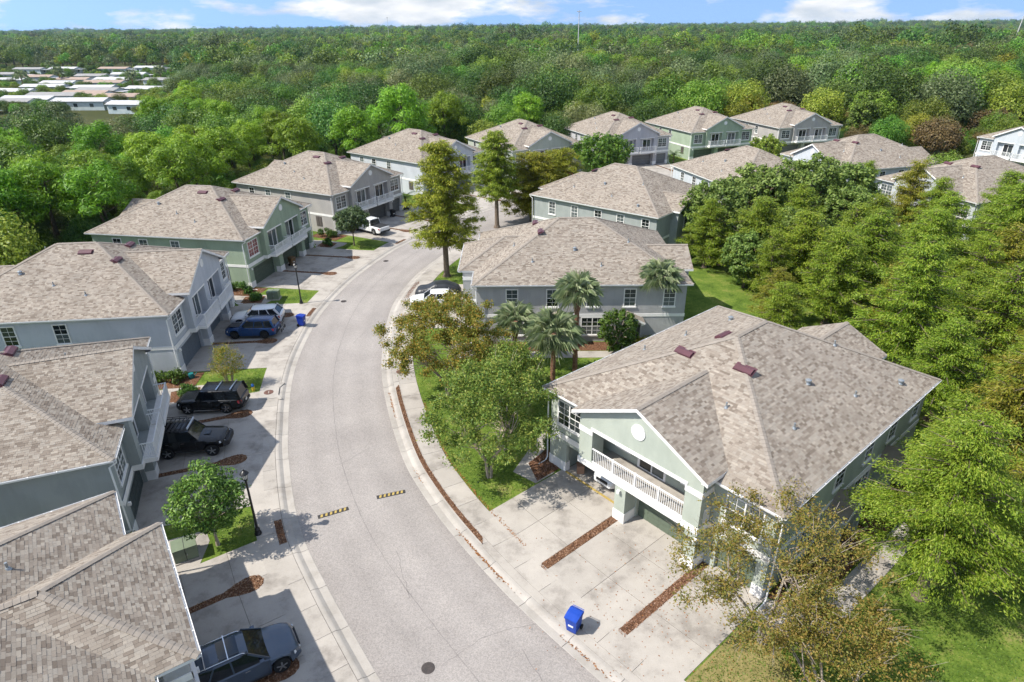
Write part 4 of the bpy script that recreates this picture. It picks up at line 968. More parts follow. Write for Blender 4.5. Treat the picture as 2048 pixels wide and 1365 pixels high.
        if v == 'loggia': link('round_louver', OCUL, root, (0, D['pw'] - 0.001, 6.55)).scale = (1.25, 1, 1.25)
        # balustrade: rails, posts and one bar after another
        y = D['pw'] + 0.06
        rl = MB().box(-3.12, 3.12, y - 0.035, y + 0.035, 3.80, 3.86).box(-3.12, 3.12, y - 0.025, y + 0.025, 2.94, 2.985).build('railing', mt['whitemetal'], root)
        if key == 'R1':
            bm_ = MB().box(-0.013, 0.013, -0.013, 0.013, 2.986, 3.799).mesh('baluster', mt['whitemetal'])
            for i in range(1, 48):
                if i % 12: link('baluster', bm_, rl, (-3.12 + 6.24 * i / 48, y, 0))
            pm = MB().box(-0.045, 0.045, -0.036, 0.036, 2.861, 3.9).mesh('post', mt['whitemetal'])
            for i in (12, 24, 36): link('post', pm, rl, (-3.12 + 6.24 * i / 48, y, 0))
            for s_ in (-1, 1):   # side openings of the loggia have bars too
                sr = MB().box(s_ * 4.13 - 0.02, s_ * 4.13 + 0.02, -0.32, 0.22, 3.80, 3.85).box(s_ * 4.13 - 0.02, s_ * 4.13 + 0.02, -0.32, 0.22, 3.0, 3.05)
                for i in range(8): sr.box(s_ * 4.13 - 0.012, s_ * 4.13 + 0.012, -0.32 + i * 0.073, -0.302 + i * 0.073, 3.05, 3.8)
                sr.build('side_railing', mt['whitemetal'], root)
        else:
            bm_ = MB()
            for i in range(1, 62): x = -3.12 + 6.24 * i / 62; bm_.box(x - 0.013, x + 0.013, y - 0.013, y + 0.013, 2.986, 3.799)
            tag(bm_.build('balusters', mt['whitemetal'], rl), kind='stuff')
    for x, y in ((-HW + 0.12, 0.02), (HW - 0.12, 0.02)): link('downspout', DSP, root, (x, y + 0.02, 0))
    for x in (-7.0, -1.5 if v != 'loggia' else -0.9, 4.1): link('wall_lamp', WLAMP, root, (x, (D['wu'] - 0.05) if x == -7.0 else D['pw'] - 0.001, 2.15))

# ------------------------------------------------------------------ vehicles
mt['carglass'] = M('car_glass', (0.012, 0.016, 0.02), (0.01, 0.012, 0.016), rough=0.04, spec=0.7)
mt['tyre'] = M('tyre', (0.018, 0.018, 0.018), rough=0.85)
mt['rim'] = M('alloy_rim', (0.42, 0.43, 0.44), rough=0.3, metal=0.8)
mt['rimdark'] = M('dark_rim', (0.03, 0.03, 0.032), rough=0.4)
mt['chrome'] = M('chrome', (0.65, 0.66, 0.68), rough=0.15, metal=1.0)
mt['plastic'] = M('dark_plastic', (0.03, 0.03, 0.032), rough=0.6)
mt['headlamp'] = M('headlamp', (0.62, 0.66, 0.70), rough=0.1, spec=0.7)
mt['taillamp'] = M('tail_lamp', (0.40, 0.012, 0.015), rough=0.15, spec=0.6)
mt['plate'] = M('number_plate', (0.7, 0.7, 0.68), rough=0.5)
def lerp(x, pts):
    return float(np.interp(x, [p[0] for p in pts], [p[1] for p in pts]))
def car(name, label, x, y, yaw, pm, Ln=4.7, Wd=1.9, top=1.72, belt=1.06, hoodz=(0.86, 1.0), gr=None, wheel=0.36, clear=0.24, wb=2.75, fo=0.9, rim='rim', pickup=False, boxy=0.0, cat='car', group='cars parked on the driveways', sunroof=False, rails=None, rear_glass=None, z=0.123, lift=0.0):
    """+x is the nose; origin on the ground under the middle"""
    t = thing(name, label, cat, (x, y, z), yaw, group); H2 = Wd / 2
    xf, xr = Ln / 2, -Ln / 2; fx, rx = xf - fo, xf - fo - wb; wr = wheel + 0.065
    cw = gr[0]; rf = gr[1]; rr = gr[2]; rb = gr[3]              # windscreen foot, roof front, roof rear, rear glass foot
    st = sorted(set([xr, xr + 0.06, xr + 0.2, xf - 0.5, xf - 0.22, xf - 0.07, xf, cw, cw + 0.25, rb] + [c + wr * math.cos(a) for c in (fx, rx) for a in np.linspace(0, math.pi, 9)] + [c + s * (wr + 0.015) for c in (fx, rx) for s in (-1, 1)] + list(np.linspace(xr + 0.4, xf - 0.6, 9))))
    def bot(px):
        zb = clear + lift + 0.10 * max(0, (px - xf + 0.45) / 0.45) + 0.14 * max(0, (xr + 0.4 - px) / 0.4)
        for c in (fx, rx):
            d = abs(px - c)
            if d < wr: zb = max(zb, wheel + math.sqrt(wr * wr - d * d))
        return zb
    def topz(px):
        tz = lerp(px, [(xr, belt - 0.06), (xr + 0.12, belt), (cw, belt), (cw + 0.28, hoodz[1]), (xf - 0.25, hoodz[0]), (xf - 0.06, hoodz[0] - 0.12), (xf, hoodz[0] - 0.28)])
        return tz + lift
    def hw(px):
        return H2 * lerp(px, [(xr, 0.86), (xr + 0.12, 0.94), (xr + 0.6, 0.995), (xf - 1.2, 1.0), (xf - 0.5, 0.965), (xf - 0.12, 0.84), (xf, 0.72)])
    secs = []
    for px in st:
        h, zb, zt = hw(px), bot(px), topz(px); ar = zb > clear + lift + 0.16
        sh = zb + (zt - zb) * 0.62
        half = [(h * 0.90, zb), (h * 0.985, zb + 0.06), (h * (1.02 if ar else 1.0), zb + (zt - zb) * 0.35), (h * (1.01 if ar else 0.995), sh), (h * 0.965, zt - 0.05), (h * 0.90, zt - 0.004), (h * 0.5, zt + 0.018), (0, zt + 0.026)]
        ring = [(px, yy, zz) for yy, zz in half] + [(px, -yy, zz) for yy, zz in half[-2::-1]]
        secs.append(ring)
    body = MB().loft(secs).build('body', pm, t, 35)
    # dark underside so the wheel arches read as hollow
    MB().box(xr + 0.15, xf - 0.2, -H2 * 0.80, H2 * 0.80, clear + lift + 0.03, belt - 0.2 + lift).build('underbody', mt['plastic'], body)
    # glass house
    rz, bz = top + lift, belt + lift - 0.01; hb, hr = H2 * 0.905, H2 * (0.74 + 0.06 * boxy)
    def gh(px, zz, wd): return (px, wd, zz)
    ci = 0.10
    gs = [[(cw + 0.02, s * hb, bz) for s in (1, -1)], [(rb, s * hb, bz) for s in (-1, 1)], [(rf, s * (hr - ci * 0.2), rz - 0.03) for s in (1, -1)], [(rr, s * hr, rz - 0.03) for s in (-1, 1)]]
    low = [gs[0][0], gs[0][1], gs[1][0], gs[1][1]]; hi = [gs[2][0], gs[2][1], gs[3][0], gs[3][1]]
    glass = MB().loft([low, hi], caps=True).build('windows', mt['carglass'], t)
    # roof panel
    n = 7; secs = []
    for i in range(n):
        f = i / (n - 1); px = rf + 0.05 + (rr - 0.06 - rf - 0.05) * f; e = 0.05 * (abs(2 * f - 1) ** 4); w_ = hr * (1.0 - 0.05 * (2 * f - 1) ** 4)
        secs.append([(px, w_ + 0.012, rz - 0.05 - e), (px, w_ - 0.05, rz + 0.0 - e), (px, w_ * 0.5, rz + 0.035 - e), (px, 0, rz + 0.045 - e), (px, -w_ * 0.5, rz + 0.035 - e), (px, -w_ + 0.05, rz - e), (px, -w_ - 0.012, rz - 0.05 - e)])
    roof = MB().loft(secs, close=True).build('roof', pm, t, 40)
    # pillars
    def pillar(p0, p1, w_):
        a, b = Vector(p0), Vector(p1); d = (b - a).normalized()
        for s in (1, -1):
            A, B = Vector((a.x, a.y * s, a.z)), Vector((b.x, b.y * s, b.z)); nn = Vector((0, s, 0.25)).normalized(); tt = (B - A).normalized().cross(nn)
            MB().obox((A + B) / 2 + nn * 0.004, (B - A) * 0.5, tt * w_, nn * 0.018).build('pillar', pm, t)
    pillar((cw - 0.0, hb, bz), (rf, hr, rz - 0.03), 0.045)
    pillar((rb, hb, bz), (rr, hr, rz - 0.03), 0.09 + 0.03 * boxy)
    mids = [0.42, 0.72] if (rr - cw) < -2.0 or not pickup else [0.5]
    for f in mids:
        xx = cw + (rb - cw) * f; xt = rf + (rr - rf) * max(0, (f * 1.05 - 0.1)); pillar((xx, hb, bz), (xt, hr, rz - 0.03), 0.035)
    # sills, bumpers, lamps, plates, mirrors, handles
    MB().box(rx + wr + 0.03, fx - wr - 0.03, -H2 * 0.985, H2 * 0.985, clear + lift - 0.04, clear + lift + 0.10).build('sill', mt['plastic'], t)
    zf = hoodz[0] + lift
    MB().box(xf - 0.02, xf + 0.03, -H2 * 0.48, H2 * 0.48, zf - 0.32, zf - 0.14).build('grille', mt['plastic'], t)
    for s in (1, -1):
        MB().prism([(xf - 0.34, s * H2 * 0.90, zf - 0.10), (xf - 0.01, s * H2 * 0.62, zf - 0.17), (xf - 0.01, s * H2 * 0.60, zf - 0.27), (xf - 0.32, s * H2 * 0.935, zf - 0.24)], (0.02, s * 0.025, 0.012)).build('headlight', mt['headlamp'], t)
        MB().prism([(xr + 0.30, s * H2 * 0.965, belt + lift - 0.10), (xr + 0.01, s * H2 * 0.80, belt + lift - 0.08), (xr + 0.01, s * H2 * 0.82, belt + lift - 0.32), (xr + 0.22, s * H2 * 0.975, belt + lift - 0.30)], (-0.02, s * 0.025, 0.005)).build('tail_light', mt['taillamp'], t)
        MB().box(cw - 0.42, cw - 0.24, s * H2 * 1.02 - 0.09, s * H2 * 1.02 + 0.09, belt + lift + 0.02, belt + lift + 0.17).build('mirror', pm, t)
        for xx in (cw - 1.05, cw - 2.0):
            if xx > rb + 0.2: MB().box(xx, xx + 0.2, s * H2 * 0.985 - 0.02, s * H2 * 0.985 + 0.025, belt + lift - 0.14, belt + lift - 0.11).build('door_handle', mt['chrome'] if rim == 'rim' else mt['plastic'], t)
        # door seams as thin dark gaps
        for xx in (cw - 0.15, cw - 1.15, cw - 2.05):
            if xx > rb + 0.1: MB().box(xx, xx + 0.012, s * H2 * 0.99 - 0.012, s * H2 * 0.99 + 0.012, clear + lift + 0.14, belt + lift - 0.05).build('door_seam', mt['plastic'], t)
    MB().box(xr - 0.05, xr + 0.12, -H2 * 0.86, H2 * 0.86, clear + lift + 0.14, clear + lift + 0.34).build('rear_bumper', mt['plastic'], t)
    MB().box(xr - 0.062, xr - 0.051, -0.16, 0.16, clear + lift + 0.36, clear + lift + 0.5).build('number_plate', mt['plate'], t)
    # wheels
    for cx in (fx, rx):
        for s in (1, -1):
            yw = s * (H2 - 0.11); w = MB().lathe([(wheel * 0.62, -0.12), (wheel * 0.93, -0.12), (wheel, -0.08), (wheel, 0.08), (wheel * 0.93, 0.12), (wheel * 0.62, 0.12)], (cx, yw, wheel), 22, axis='y').build('wheel', mt['tyre'], t, 40)
            r_ = MB().lathe([(wheel * 0.63, -0.10), (wheel * 0.63, 0.10)], (cx, yw, wheel), 18, axis='y')
            for j in range(5):
                a = 2 * math.pi * j / 5 + 0.3; d = Vector((math.cos(a), 0, math.sin(a))); r_.obox(Vector((cx, yw + s * 0.115, wheel)) + d * wheel * 0.33, d * wheel * 0.3, (0, 0.012, 0), Vector((-d.z, 0, d.x)) * wheel * 0.09, 1)
            r_.lathe([(wheel * 0.15, 0.10 * s), (wheel * 0.15, 0.13 * s)], (cx, yw, wheel), 10, 1, 'y')
            r_.build('rim', [mt['plastic'], mt[rim]], w, 40)
    if rails:
        for s in (1, -1):
            MB().tube([(rf - 0.1, s * (hr - 0.07), rz), (rf - 0.2, s * (hr - 0.07), rz + 0.07), (rr + 0.25, s * (hr - 0.07), rz + 0.07), (rr + 0.12, s * (hr - 0.07), rz)], 0.022, 6).build('roof_rail', mt[rails], t)
    if sunroof:
        MB().box(rr + 0.95, rf - 0.28, -hr + 0.2, hr - 0.2, rz + 0.043, rz + 0.050).build('sunroof', mt['carglass'], t)
    return t, dict(rz=rz, hr=hr, rf=rf, rr=rr, bz=bz, hb=hb, xr=xr, xf=xf, H2=H2)
def crossbars(t, d, fr, m, w=0.03, zz=0.09):
    for f in fr:
        x = d['rf'] + (d['rr'] - d['rf']) * f
        MB().box(x - w, x + w, -d['hr'] + 0.02, d['hr'] - 0.02, d['rz'] + zz, d['rz'] + zz + 0.035).box(x - w * 0.7, x + w * 0.7, -d['hr'] + 0.05, -d['hr'] + 0.1, d['rz'] - 0.03, d['rz'] + zz).box(x - w * 0.7, x + w * 0.7, d['hr'] - 0.1, d['hr'] - 0.05, d['rz'] - 0.03, d['rz'] + zz).build('crossbar', mt[m], t)
P_greyblue = paint('grey_blue', (0.075, 0.098, 0.135), metal=0.35)
P_black = paint('black', (0.006, 0.007, 0.009), coat=0.08)
P_blackgreen = paint('soft_black', (0.008, 0.009, 0.010), coat=0.08)
P_blue = paint('blue', (0.012, 0.055, 0.17), metal=0.3)
P_white = paint('white', (0.72, 0.73, 0.74))
P_red = paint('red', (0.30, 0.012, 0.02))
def heading(key): return R(HQ[key][2]) - math.pi / 2       # nose towards the street
def dpos(key, u, w): return h2w(HQ[key], u, w)
# grey-blue SUV at lower left
x, y = dpos('L0', -0.8, -2.8)
t, d = car('suv', 'grey-blue SUV with glass roof and crossbars, lower left driveway', x, y, heading('L0') + R(-3), P_greyblue, 4.85, 1.95, 1.70, 1.08, (0.93, 1.06), (1.12, 0.32, -1.72, -2.34), 0.38, 0.24, 2.85, 0.92, sunroof=True, rails='chrome')
crossbars(t, d, (0.36, 0.80), 'chrome', 0.02, 0.08)
# lifted black off-road wagon, nose to the street
x, y = dpos('L2', 0.55, -2.2)
t, d = car('suv', 'lifted black off-road SUV with full roof rack, nose to the street', x, y, heading('L2') + R(-13), P_black, 4.75, 1.92, 1.78, 1.12, (1.02, 1.10), (0.75, 0.2, -2.0, -2.25), 0.43, 0.36, 2.8, 0.86, boxy=0.8, lift=0.14)
rk = MB(); xa, xb, hh, zz = d['rr'] + 0.0, d['rf'] - 0.02, d['hr'] + 0.02, d['rz'] + 0.12
for s in (1, -1):
    rk.tube([(xa, s * hh, zz), (xb, s * hh, zz)], 0.025, 6); rk.tube([(xa, s * hh, zz + 0.13), (xb, s * hh, zz + 0.13)], 0.022, 6)
    for i in range(6): px = xa + (xb - xa) * i / 5; rk.tube([(px, s * hh, zz - 0.12), (px, s * hh, zz + 0.13)], 0.018, 6)
for i in range(9): px = xa + (xb - xa) * i / 8; rk.box(px - 0.03, px + 0.03, -hh, hh, zz - 0.012, zz + 0.012)
rk.build('roof_rack', mt['plastic'], t)
for i in range(8): MB().box(xb + 0.03, xb + 0.09, -hh + 0.06 + i * (2 * hh - 0.12) / 8, -hh + 0.06 + (i + 0.8) * (2 * hh - 0.12) / 8, zz + 0.02, zz + 0.13).build('light_cell', mt['headlamp'], t)
MB().prism([(d['xf'] - 0.1, -0.9, 0.62), (d['xf'] + 0.2, -0.62, 0.62), (d['xf'] + 0.2, 0.62, 0.62), (d['xf'] - 0.1, 0.9, 0.62)], (0, 0, 0.34)).build('steel_bumper', mt['plastic'], t)
MB().box(0.95, 1.35, -0.22, 0.22, 1.235, 1.30).build('hood_scoop', P_black, t)
for s in (1, -1):
    MB().box(-1.85, -1.6, s * 0.885 - 0.01, s * 0.885 + 0.01, 1.44, 1.66).build('window_sticker', mt['plate'], t)
# black boxy wagon, tail to the street
x, y = dpos('L2', 5.85, -3.35)
t, d = car('suv', 'boxy black SUV with two silver crossbars, parked nose-in by the lawn', x, y, heading('L2') + math.pi + R(-18), P_blackgreen, 4.8, 1.9, 1.80, 1.10, (0.98, 1.06), (0.85, 0.42, -2.1, -2.3), 0.39, 0.26, 2.78, 0.85, boxy=1.0)
crossbars(t, d, (0.45, 0.85), 'chrome', 0.05, 0.07)
for s in (1, -1): MB().box(-1.0, 1.05, s * 0.985 - 0.09, s * 0.985 + 0.03, 0.33, 0.38).build('side_step', mt['chrome'], t)
# blue SUV with bike carrier
x, y = dpos('L3', -0.2, -3.55)
t, d = car('suv', 'blue SUV with black bicycle carrier on its tail', x, y, heading('L3') + math.pi + R(-4), P_blue, 4.6, 1.85, 1.70, 1.06, (0.92, 1.02), (0.9, 0.25, -1.95, -2.2), 0.37, 0.25, 2.68, 0.9, rim='rimdark', rails='plastic')
MB().box(0.8, 2.0, -0.5, 0.5, 1.05, 1.062).build('hood_decal', mt['plastic'], t)
bc = MB(); xr = d['xr']
bc.tube([(xr, 0, 0.45), (xr - 0.45, 0, 0.45), (xr - 0.5, 0, 1.25)], 0.035, 6)
for zz in (0.75, 1.2): bc.tube([(xr - 0.5, -0.35, zz), (xr - 0.5, 0.35, zz)], 0.025, 6)
for s in (1, -1):
    bc.lathe([(0.16, -0.03), (0.19, 0), (0.16, 0.03)], (xr - 0.45, s * 0.5, 0.62), 14, axis='x'); bc.tube([(xr - 0.5, 0, 0.75), (xr - 0.45, s * 0.5, 0.62)], 0.02, 6)
bc.build('bike_carrier', mt['plastic'], t)
# white SUV
x, y = dpos('L3', 2.55, -3.3)
t, d = car('suv', 'white crossover SUV parked beyond the blue one, tail to street', x, y, heading('L3') + math.pi + R(2), P_white, 4.75, 1.92, 1.64, 1.06, (0.90, 1.02), (1.0, 0.3, -1.75, -2.25), 0.37, 0.24, 2.85, 0.9, rails=None)
# white pickup
x, y = dpos('L5', -4.1, -2.9)
t, d = car('pickup_truck', 'white pickup truck with black bed cover beside the round tree', x, y, heading('L5') + math.pi + R(-10), P_white, 5.8, 2.0, 1.92, 1.15, (1.06, 1.14), (1.25, 0.65, -0.75, -0.92), 0.41, 0.33, 3.6, 0.95, pickup=True, boxy=0.7)
MB().box(d['xr'] + 0.1, -1.0, -0.86, 0.86, 1.165, 1.20).build('bed_cover', mt['plastic'], t)
# cars by the grey house in the middle
x, y = dpos('R2', -1.0, -4.6)
t, d = car('car', 'white car half hidden by the brown crape myrtle, nose to the street', x, y, heading('R2') + R(4), P_white, 4.8, 1.9, 1.55, 1.0, (0.85, 0.98), (0.95, 0.2, -1.5, -2.0), 0.35, 0.22, 2.8, 0.92)
x, y = dpos('R2', -3.7, -4.4); t = thing('covered_car', 'car under a black tarpaulin beside the lone cypress trunk', 'car', (x, y, 0.123), heading('R2') + R(3), 'cars parked on the driveways')
g = np.random.default_rng(8); secs = []
for i in range(17):
    f = i / 16; px = -2.4 + 4.8 * f; hz = lerp(px, [(-2.4, 0.55), (-2.2, 1.02), (-1.6, 1.25), (-0.9, 1.5), (0.3, 1.52), (1.0, 1.12), (1.9, 0.98), (2.3, 0.8), (2.4, 0.5)]); hw_ = 0.98 * lerp(px, [(-2.4, 0.75), (-1.9, 1), (1.8, 1), (2.4, 0.7)])
    ring = [(px, s * hw_ * a_ * (1 + g.normal(0, 0.012)), max(0.02, hz * b_ + g.normal(0, 0.02))) for s, a_, b_ in [(1, 1.03, 0.02), (1, 1.0, 0.3), (1, 0.98, 0.62), (1, 0.84, 0.86), (1, 0.62, 0.98), (1, 0.2, 1.0), (-1, 0.2, 1.0), (-1, 0.62, 0.98), (-1, 0.84, 0.86), (-1, 0.98, 0.62), (-1, 1.0, 0.3), (-1, 1.03, 0.02)]]
    secs.append(ring)
mt['tarp'] = M('black_tarp', (0.028, 0.031, 0.036), (0.018, 0.02, 0.024), scale=2, rough=0.38, spec=0.5, bump=0.6, bscale=4, bdist=0.08)
MB().loft(secs).build('tarpaulin', mt['tarp'], t, 60)
for cx in (1.4, -1.35):
    for s in (1, -1): MB().lathe([(0.2, -0.1), (0.32, -0.1), (0.34, 0), (0.32, 0.1), (0.2, 0.1)], (cx, s * 0.84, 0.33), 16, axis='y').build('wheel', mt['tyre'], t)
x, y = dpos('L7', 1.0, -3.6)
car('car', 'small red car in front of the green house at the bend', x, y, heading('L7') + math.pi, P_red, 4.5, 1.8, 1.5, 0.98, (0.82, 0.95), (0.85, 0.15, -1.4, -1.9), 0.34, 0.2, 2.65, 0.9)
# white boat-like car nose inside the open garage of the foreground house
x, y = dpos('R1', -3.4, 3.0)
t, d = car('car', 'white car standing inside the open garage of the foreground house', x, y, heading('R1'), P_white, 4.5, 1.8, 1.48, 0.98, (0.80, 0.93), (0.8, 0.1, -1.4, -1.9), 0.33, 0.2, 2.65, 0.9, z=0.119)
MB().box(-6.15, -1.15, 0.57, 6.45, 0.03, 0.118).build('garage_floor', mt['concrete'], HROOT['R1'])
mb = MB(); x, y = dpos('R1', -5.35, 0.95)
tag(MB().prism([(-0.22, -0.22, 0), (0.22, -0.22, 0), (0.22, 0.22, 0), (-0.22, 0.22, 0)], (0, 0, 0.55)).box(-0.24, 0.24, -0.24, 0.24, 0.55, 0.6).build('storage_box', M('cardboard', (0.34, 0.2, 0.13), rough=0.8)), 'brown cardboard box just inside the open garage', 'box').location = (x, y, 0.119)
x0, y0 = dpos('R1', -6.0, 0.30); x1, y1 = dpos('R1', -1.25, 0.30)
tag(MB().obox(((x0 + x1) / 2, (y0 + y1) / 2, 0.140), ((x1 - x0) / 2, (y1 - y0) / 2, 0), Vector((-(y1 - y0), x1 - x0, 0)).normalized() * 0.07, (0, 0, 0.017)).build('threshold_strip', mt['yellow']), 'yellow rubber threshold strip across the open garage doorway', 'threshold strip')

# ------------------------------------------------------------------ bins, lamps, boxes
def bin_(label, x, y, rz, col, colname, z=0.128, open_=False):
    m = M('bin_' + colname, col, rough=0.45, spec=0.4); t = thing('wheelie_bin', label, 'bin', (x, y, z), rz, 'wheeled bins put out by the houses')
    secs = []
    for zz, a, b in ((0.08, 0.22, 0.25), (0.12, 0.235, 0.27), (0.45, 0.26, 0.31), (0.92, 0.30, 0.36), (0.93, 0.325, 0.385), (0.99, 0.325, 0.385)):
        secs.append([(-a, -b, zz), (-a * 0.5, -b * 1.03, zz), (a * 0.5, -b * 1.03, zz), (a, -b, zz), (a, b * 0.9, zz), (-a, b * 0.9, zz)])
    bo = MB().loft(secs).build('body', m, t)
    secs = []
    for yy, zz, w in ((-0.42, 0.99, 0.30), (-0.40, 1.03, 0.32), (-0.1, 1.09, 0.33), (0.2, 1.10, 0.33), (0.36, 1.04, 0.32)): secs.append([(-w, yy, zz - 0.03), (-w, yy, zz), (-w * 0.6, yy, zz + 0.02), (w * 0.6, yy, zz + 0.02), (w, yy, zz), (w, yy, zz - 0.03)])
    MB().loft(secs).build('lid', m, t)
    MB().tube([(-0.28, 0.34, 1.0), (-0.28, 0.44, 1.02), (0.28, 0.44, 1.02), (0.28, 0.34, 1.0)], 0.018, 6).build('handle', m, t)
    for s in (-1, 1): MB().lathe([(0.13, -0.03), (0.13, 0.03)], (s * 0.29, 0.24, 0.13), 14, axis='x').build('wheel', mt['tyre'], t)
    MB().box(-0.13, 0.13, -0.345, -0.333, 0.50, 0.60).build('sticker', mt['plate'], t)
bin_('bright blue wheeled bin standing on the foreground driveway by the kerb', 2.75, 21.15, R(-33), (0.010, 0.055, 0.36), 'blue')
bin_('blue wheeled bin by the left kerb behind the blue SUV', -19.9, 55.7, R(80), (0.008, 0.035, 0.30), 'deepblue')
x, y = dpos('L4', 0.2, -0.5); bin_('brown wheeled bin in front of the green house garage', x, y, R(55), (0.16, 0.095, 0.04), 'brown')
x, y = dpos('L5', 3.4, -0.9); bin_('black wheeled bin beside the grey house wide garage', x, y, R(40), (0.015, 0.015, 0.016), 'black')
x, y = dpos('L5', 7.6, -0.4); bin_('black wheeled bin at the grey house corner next to the palm', x, y, R(40), (0.015, 0.015, 0.016), 'black')
def lamp(label, x, y):
    t = thing('street_lamp', label, 'street lamp', (x, y, 0.1), 0, 'black street lamps on the left side')
    MB().lathe([(0.20, 0), (0.20, 0.1), (0.16, 0.16), (0.13, 0.35), (0.15, 0.38), (0.10, 0.45), (0.075, 0.5)], n=14).build('base', mt['black'], t, 30)
    MB().lathe([(0.072, 0.5), (0.055, 3.7)], n=12).build('post', mt['black'], t, 40)
    MB().lathe([(0.05, 3.7), (0.10, 3.74), (0.13, 3.80), (0.13, 3.84)], n=12).build('collar', mt['black'], t, 30)
    l = MB().lathe([(0.11, 3.841), (0.17, 4.15)], n=8).build('lantern', M('frosted_glass', (0.62, 0.60, 0.55), rough=0.3), t)
    rb = MB()
    for i in range(8): a = math.pi * 2 * i / 8; rb.tube([(0.113 * math.cos(a), 0.113 * math.sin(a), 3.84), (0.174 * math.cos(a), 0.174 * math.sin(a), 4.15)], 0.011, 5)
    rb.build('lantern_cage', mt['black'], l)
    MB().lathe([(0.22, 4.151), (0.24, 4.18), (0.15, 4.30), (0.06, 4.36), (0.03, 4.44), (0.0, 4.46)], n=14).build('cap', mt['black'], t, 30)
lamp('black street lamp on the small lawn at lower left', -14.28, 27.72)
lamp('black street lamp on the lawn beside the blue-grey house', -21.55, 61.2)
def ubox(label, x, y, rz, w, d_, h):
    t = thing('utility_box', label, 'utility box', (x, y, 0.1), rz, 'green utility boxes')
    MB().box(-w / 2 - 0.08, w / 2 + 0.08, -d_ / 2 - 0.08, d_ / 2 + 0.08, -0.02, 0.09).build('pad', mt['concrete'], t)
    MB().box(-w / 2, w / 2, -d_ / 2, d_ / 2, 0.091, h).box(-w / 2 - 0.02, w / 2 + 0.02, -d_ / 2 - 0.02, d_ / 2 + 0.02, h, h + 0.05).build('cabinet', mt['greengrey'], t)
    MB().box(-0.012, 0.012, -d_ / 2 - 0.021, d_ / 2 - 0.0, 0.1, h + 0.056).build('door_seam', mt['plastic'], t)
    MB().box(0.05, 0.09, -d_ / 2 - 0.04, -d_ / 2 - 0.0, h * 0.5, h * 0.5 + 0.12).build('latch', mt['pipe'], t)
ubox('green utility box beside the glossy little tree at lower left', -17.55, 26.1, R(30), 1.15, 0.95, 0.85)
ubox('green utility box on the lawn beside the blue-grey house', -24.8, 62.6, R(5), 1.15, 0.95, 0.85)
t = thing('utility_pedestal', 'short pale green utility post on the lawn by the black SUV', 'utility post', (-22.9, 42.3, 0.1))
MB().lathe([(0.11, 0), (0.11, 0.75), (0.095, 0.80), (0.05, 0.84)], n=14).build('tube', mt['greengrey'], t, 35); MB().lathe([(0.14, 0), (0.14, 0.05)], n=14).build('collar', mt['greengrey'], t)
x, y = dpos('L3', -8.0, -0.6)
t = thing('watering_can', 'teal watering can at the foot of the blue-grey house corner', 'watering can', (x, y, 0.12)); mq = M('teal', (0.02, 0.17, 0.18), rough=0.4)
MB().lathe([(0.20, 0), (0.24, 0.2), (0.20, 0.42)], n=14).build('pot', mq, t, 40); MB().tube([(0.2, 0, 0.15), (0.5, 0, 0.5)], [0.04, 0.03], 8).build('spout', mq, t); MB().tube([(-0.2, 0, 0.1), (-0.36, 0, 0.3), (-0.18, 0, 0.46)], 0.02, 6).build('handle', mq, t)
t = thing('garden_ornament', 'small blue and yellow garden ornament on the lawn by the black SUV', 'ornament', (-20.2, 43.6, 0.1))
MB().lathe([(0.12, 0), (0.13, 0.3), (0.09, 0.36)], n=10).build('body', M('yellow_plastic', (0.6, 0.45, 0.05), rough=0.5), t, 40); MB().lathe([(0.10, 0.36), (0.13, 0.46), (0.05, 0.6)], n=10).build('top', M('blue_plastic', (0.02, 0.12, 0.4), rough=0.5), t, 40)
x, y = dpos('R1', 8.4, 9.0)
t = thing('garden_hose', 'coiled green garden hose by the foreground house side wall', 'hose', (x, y, 0.12))
MB().tube([(0.3 * math.cos(a) * (1 + 0.02 * a), 0.3 * math.sin(a) * (1 + 0.02 * a), 0.04 + 0.01 * a) for a in np.linspace(0, 22, 90)], 0.025, 6).build('coil', M('hose_green', (0.22, 0.36, 0.02), rough=0.4), t)
for key, lab in (('R2', 'grey air-conditioning unit by the wall with palms'), ('R1', 'grey air-conditioning unit by the foreground house side wall')):
    x, y = dpos(key, 8.15, 5.4); o = tag(link('air_conditioner', ACU, None, (x, y, 0.02), R(HQ[key][2])), lab, 'air conditioner')

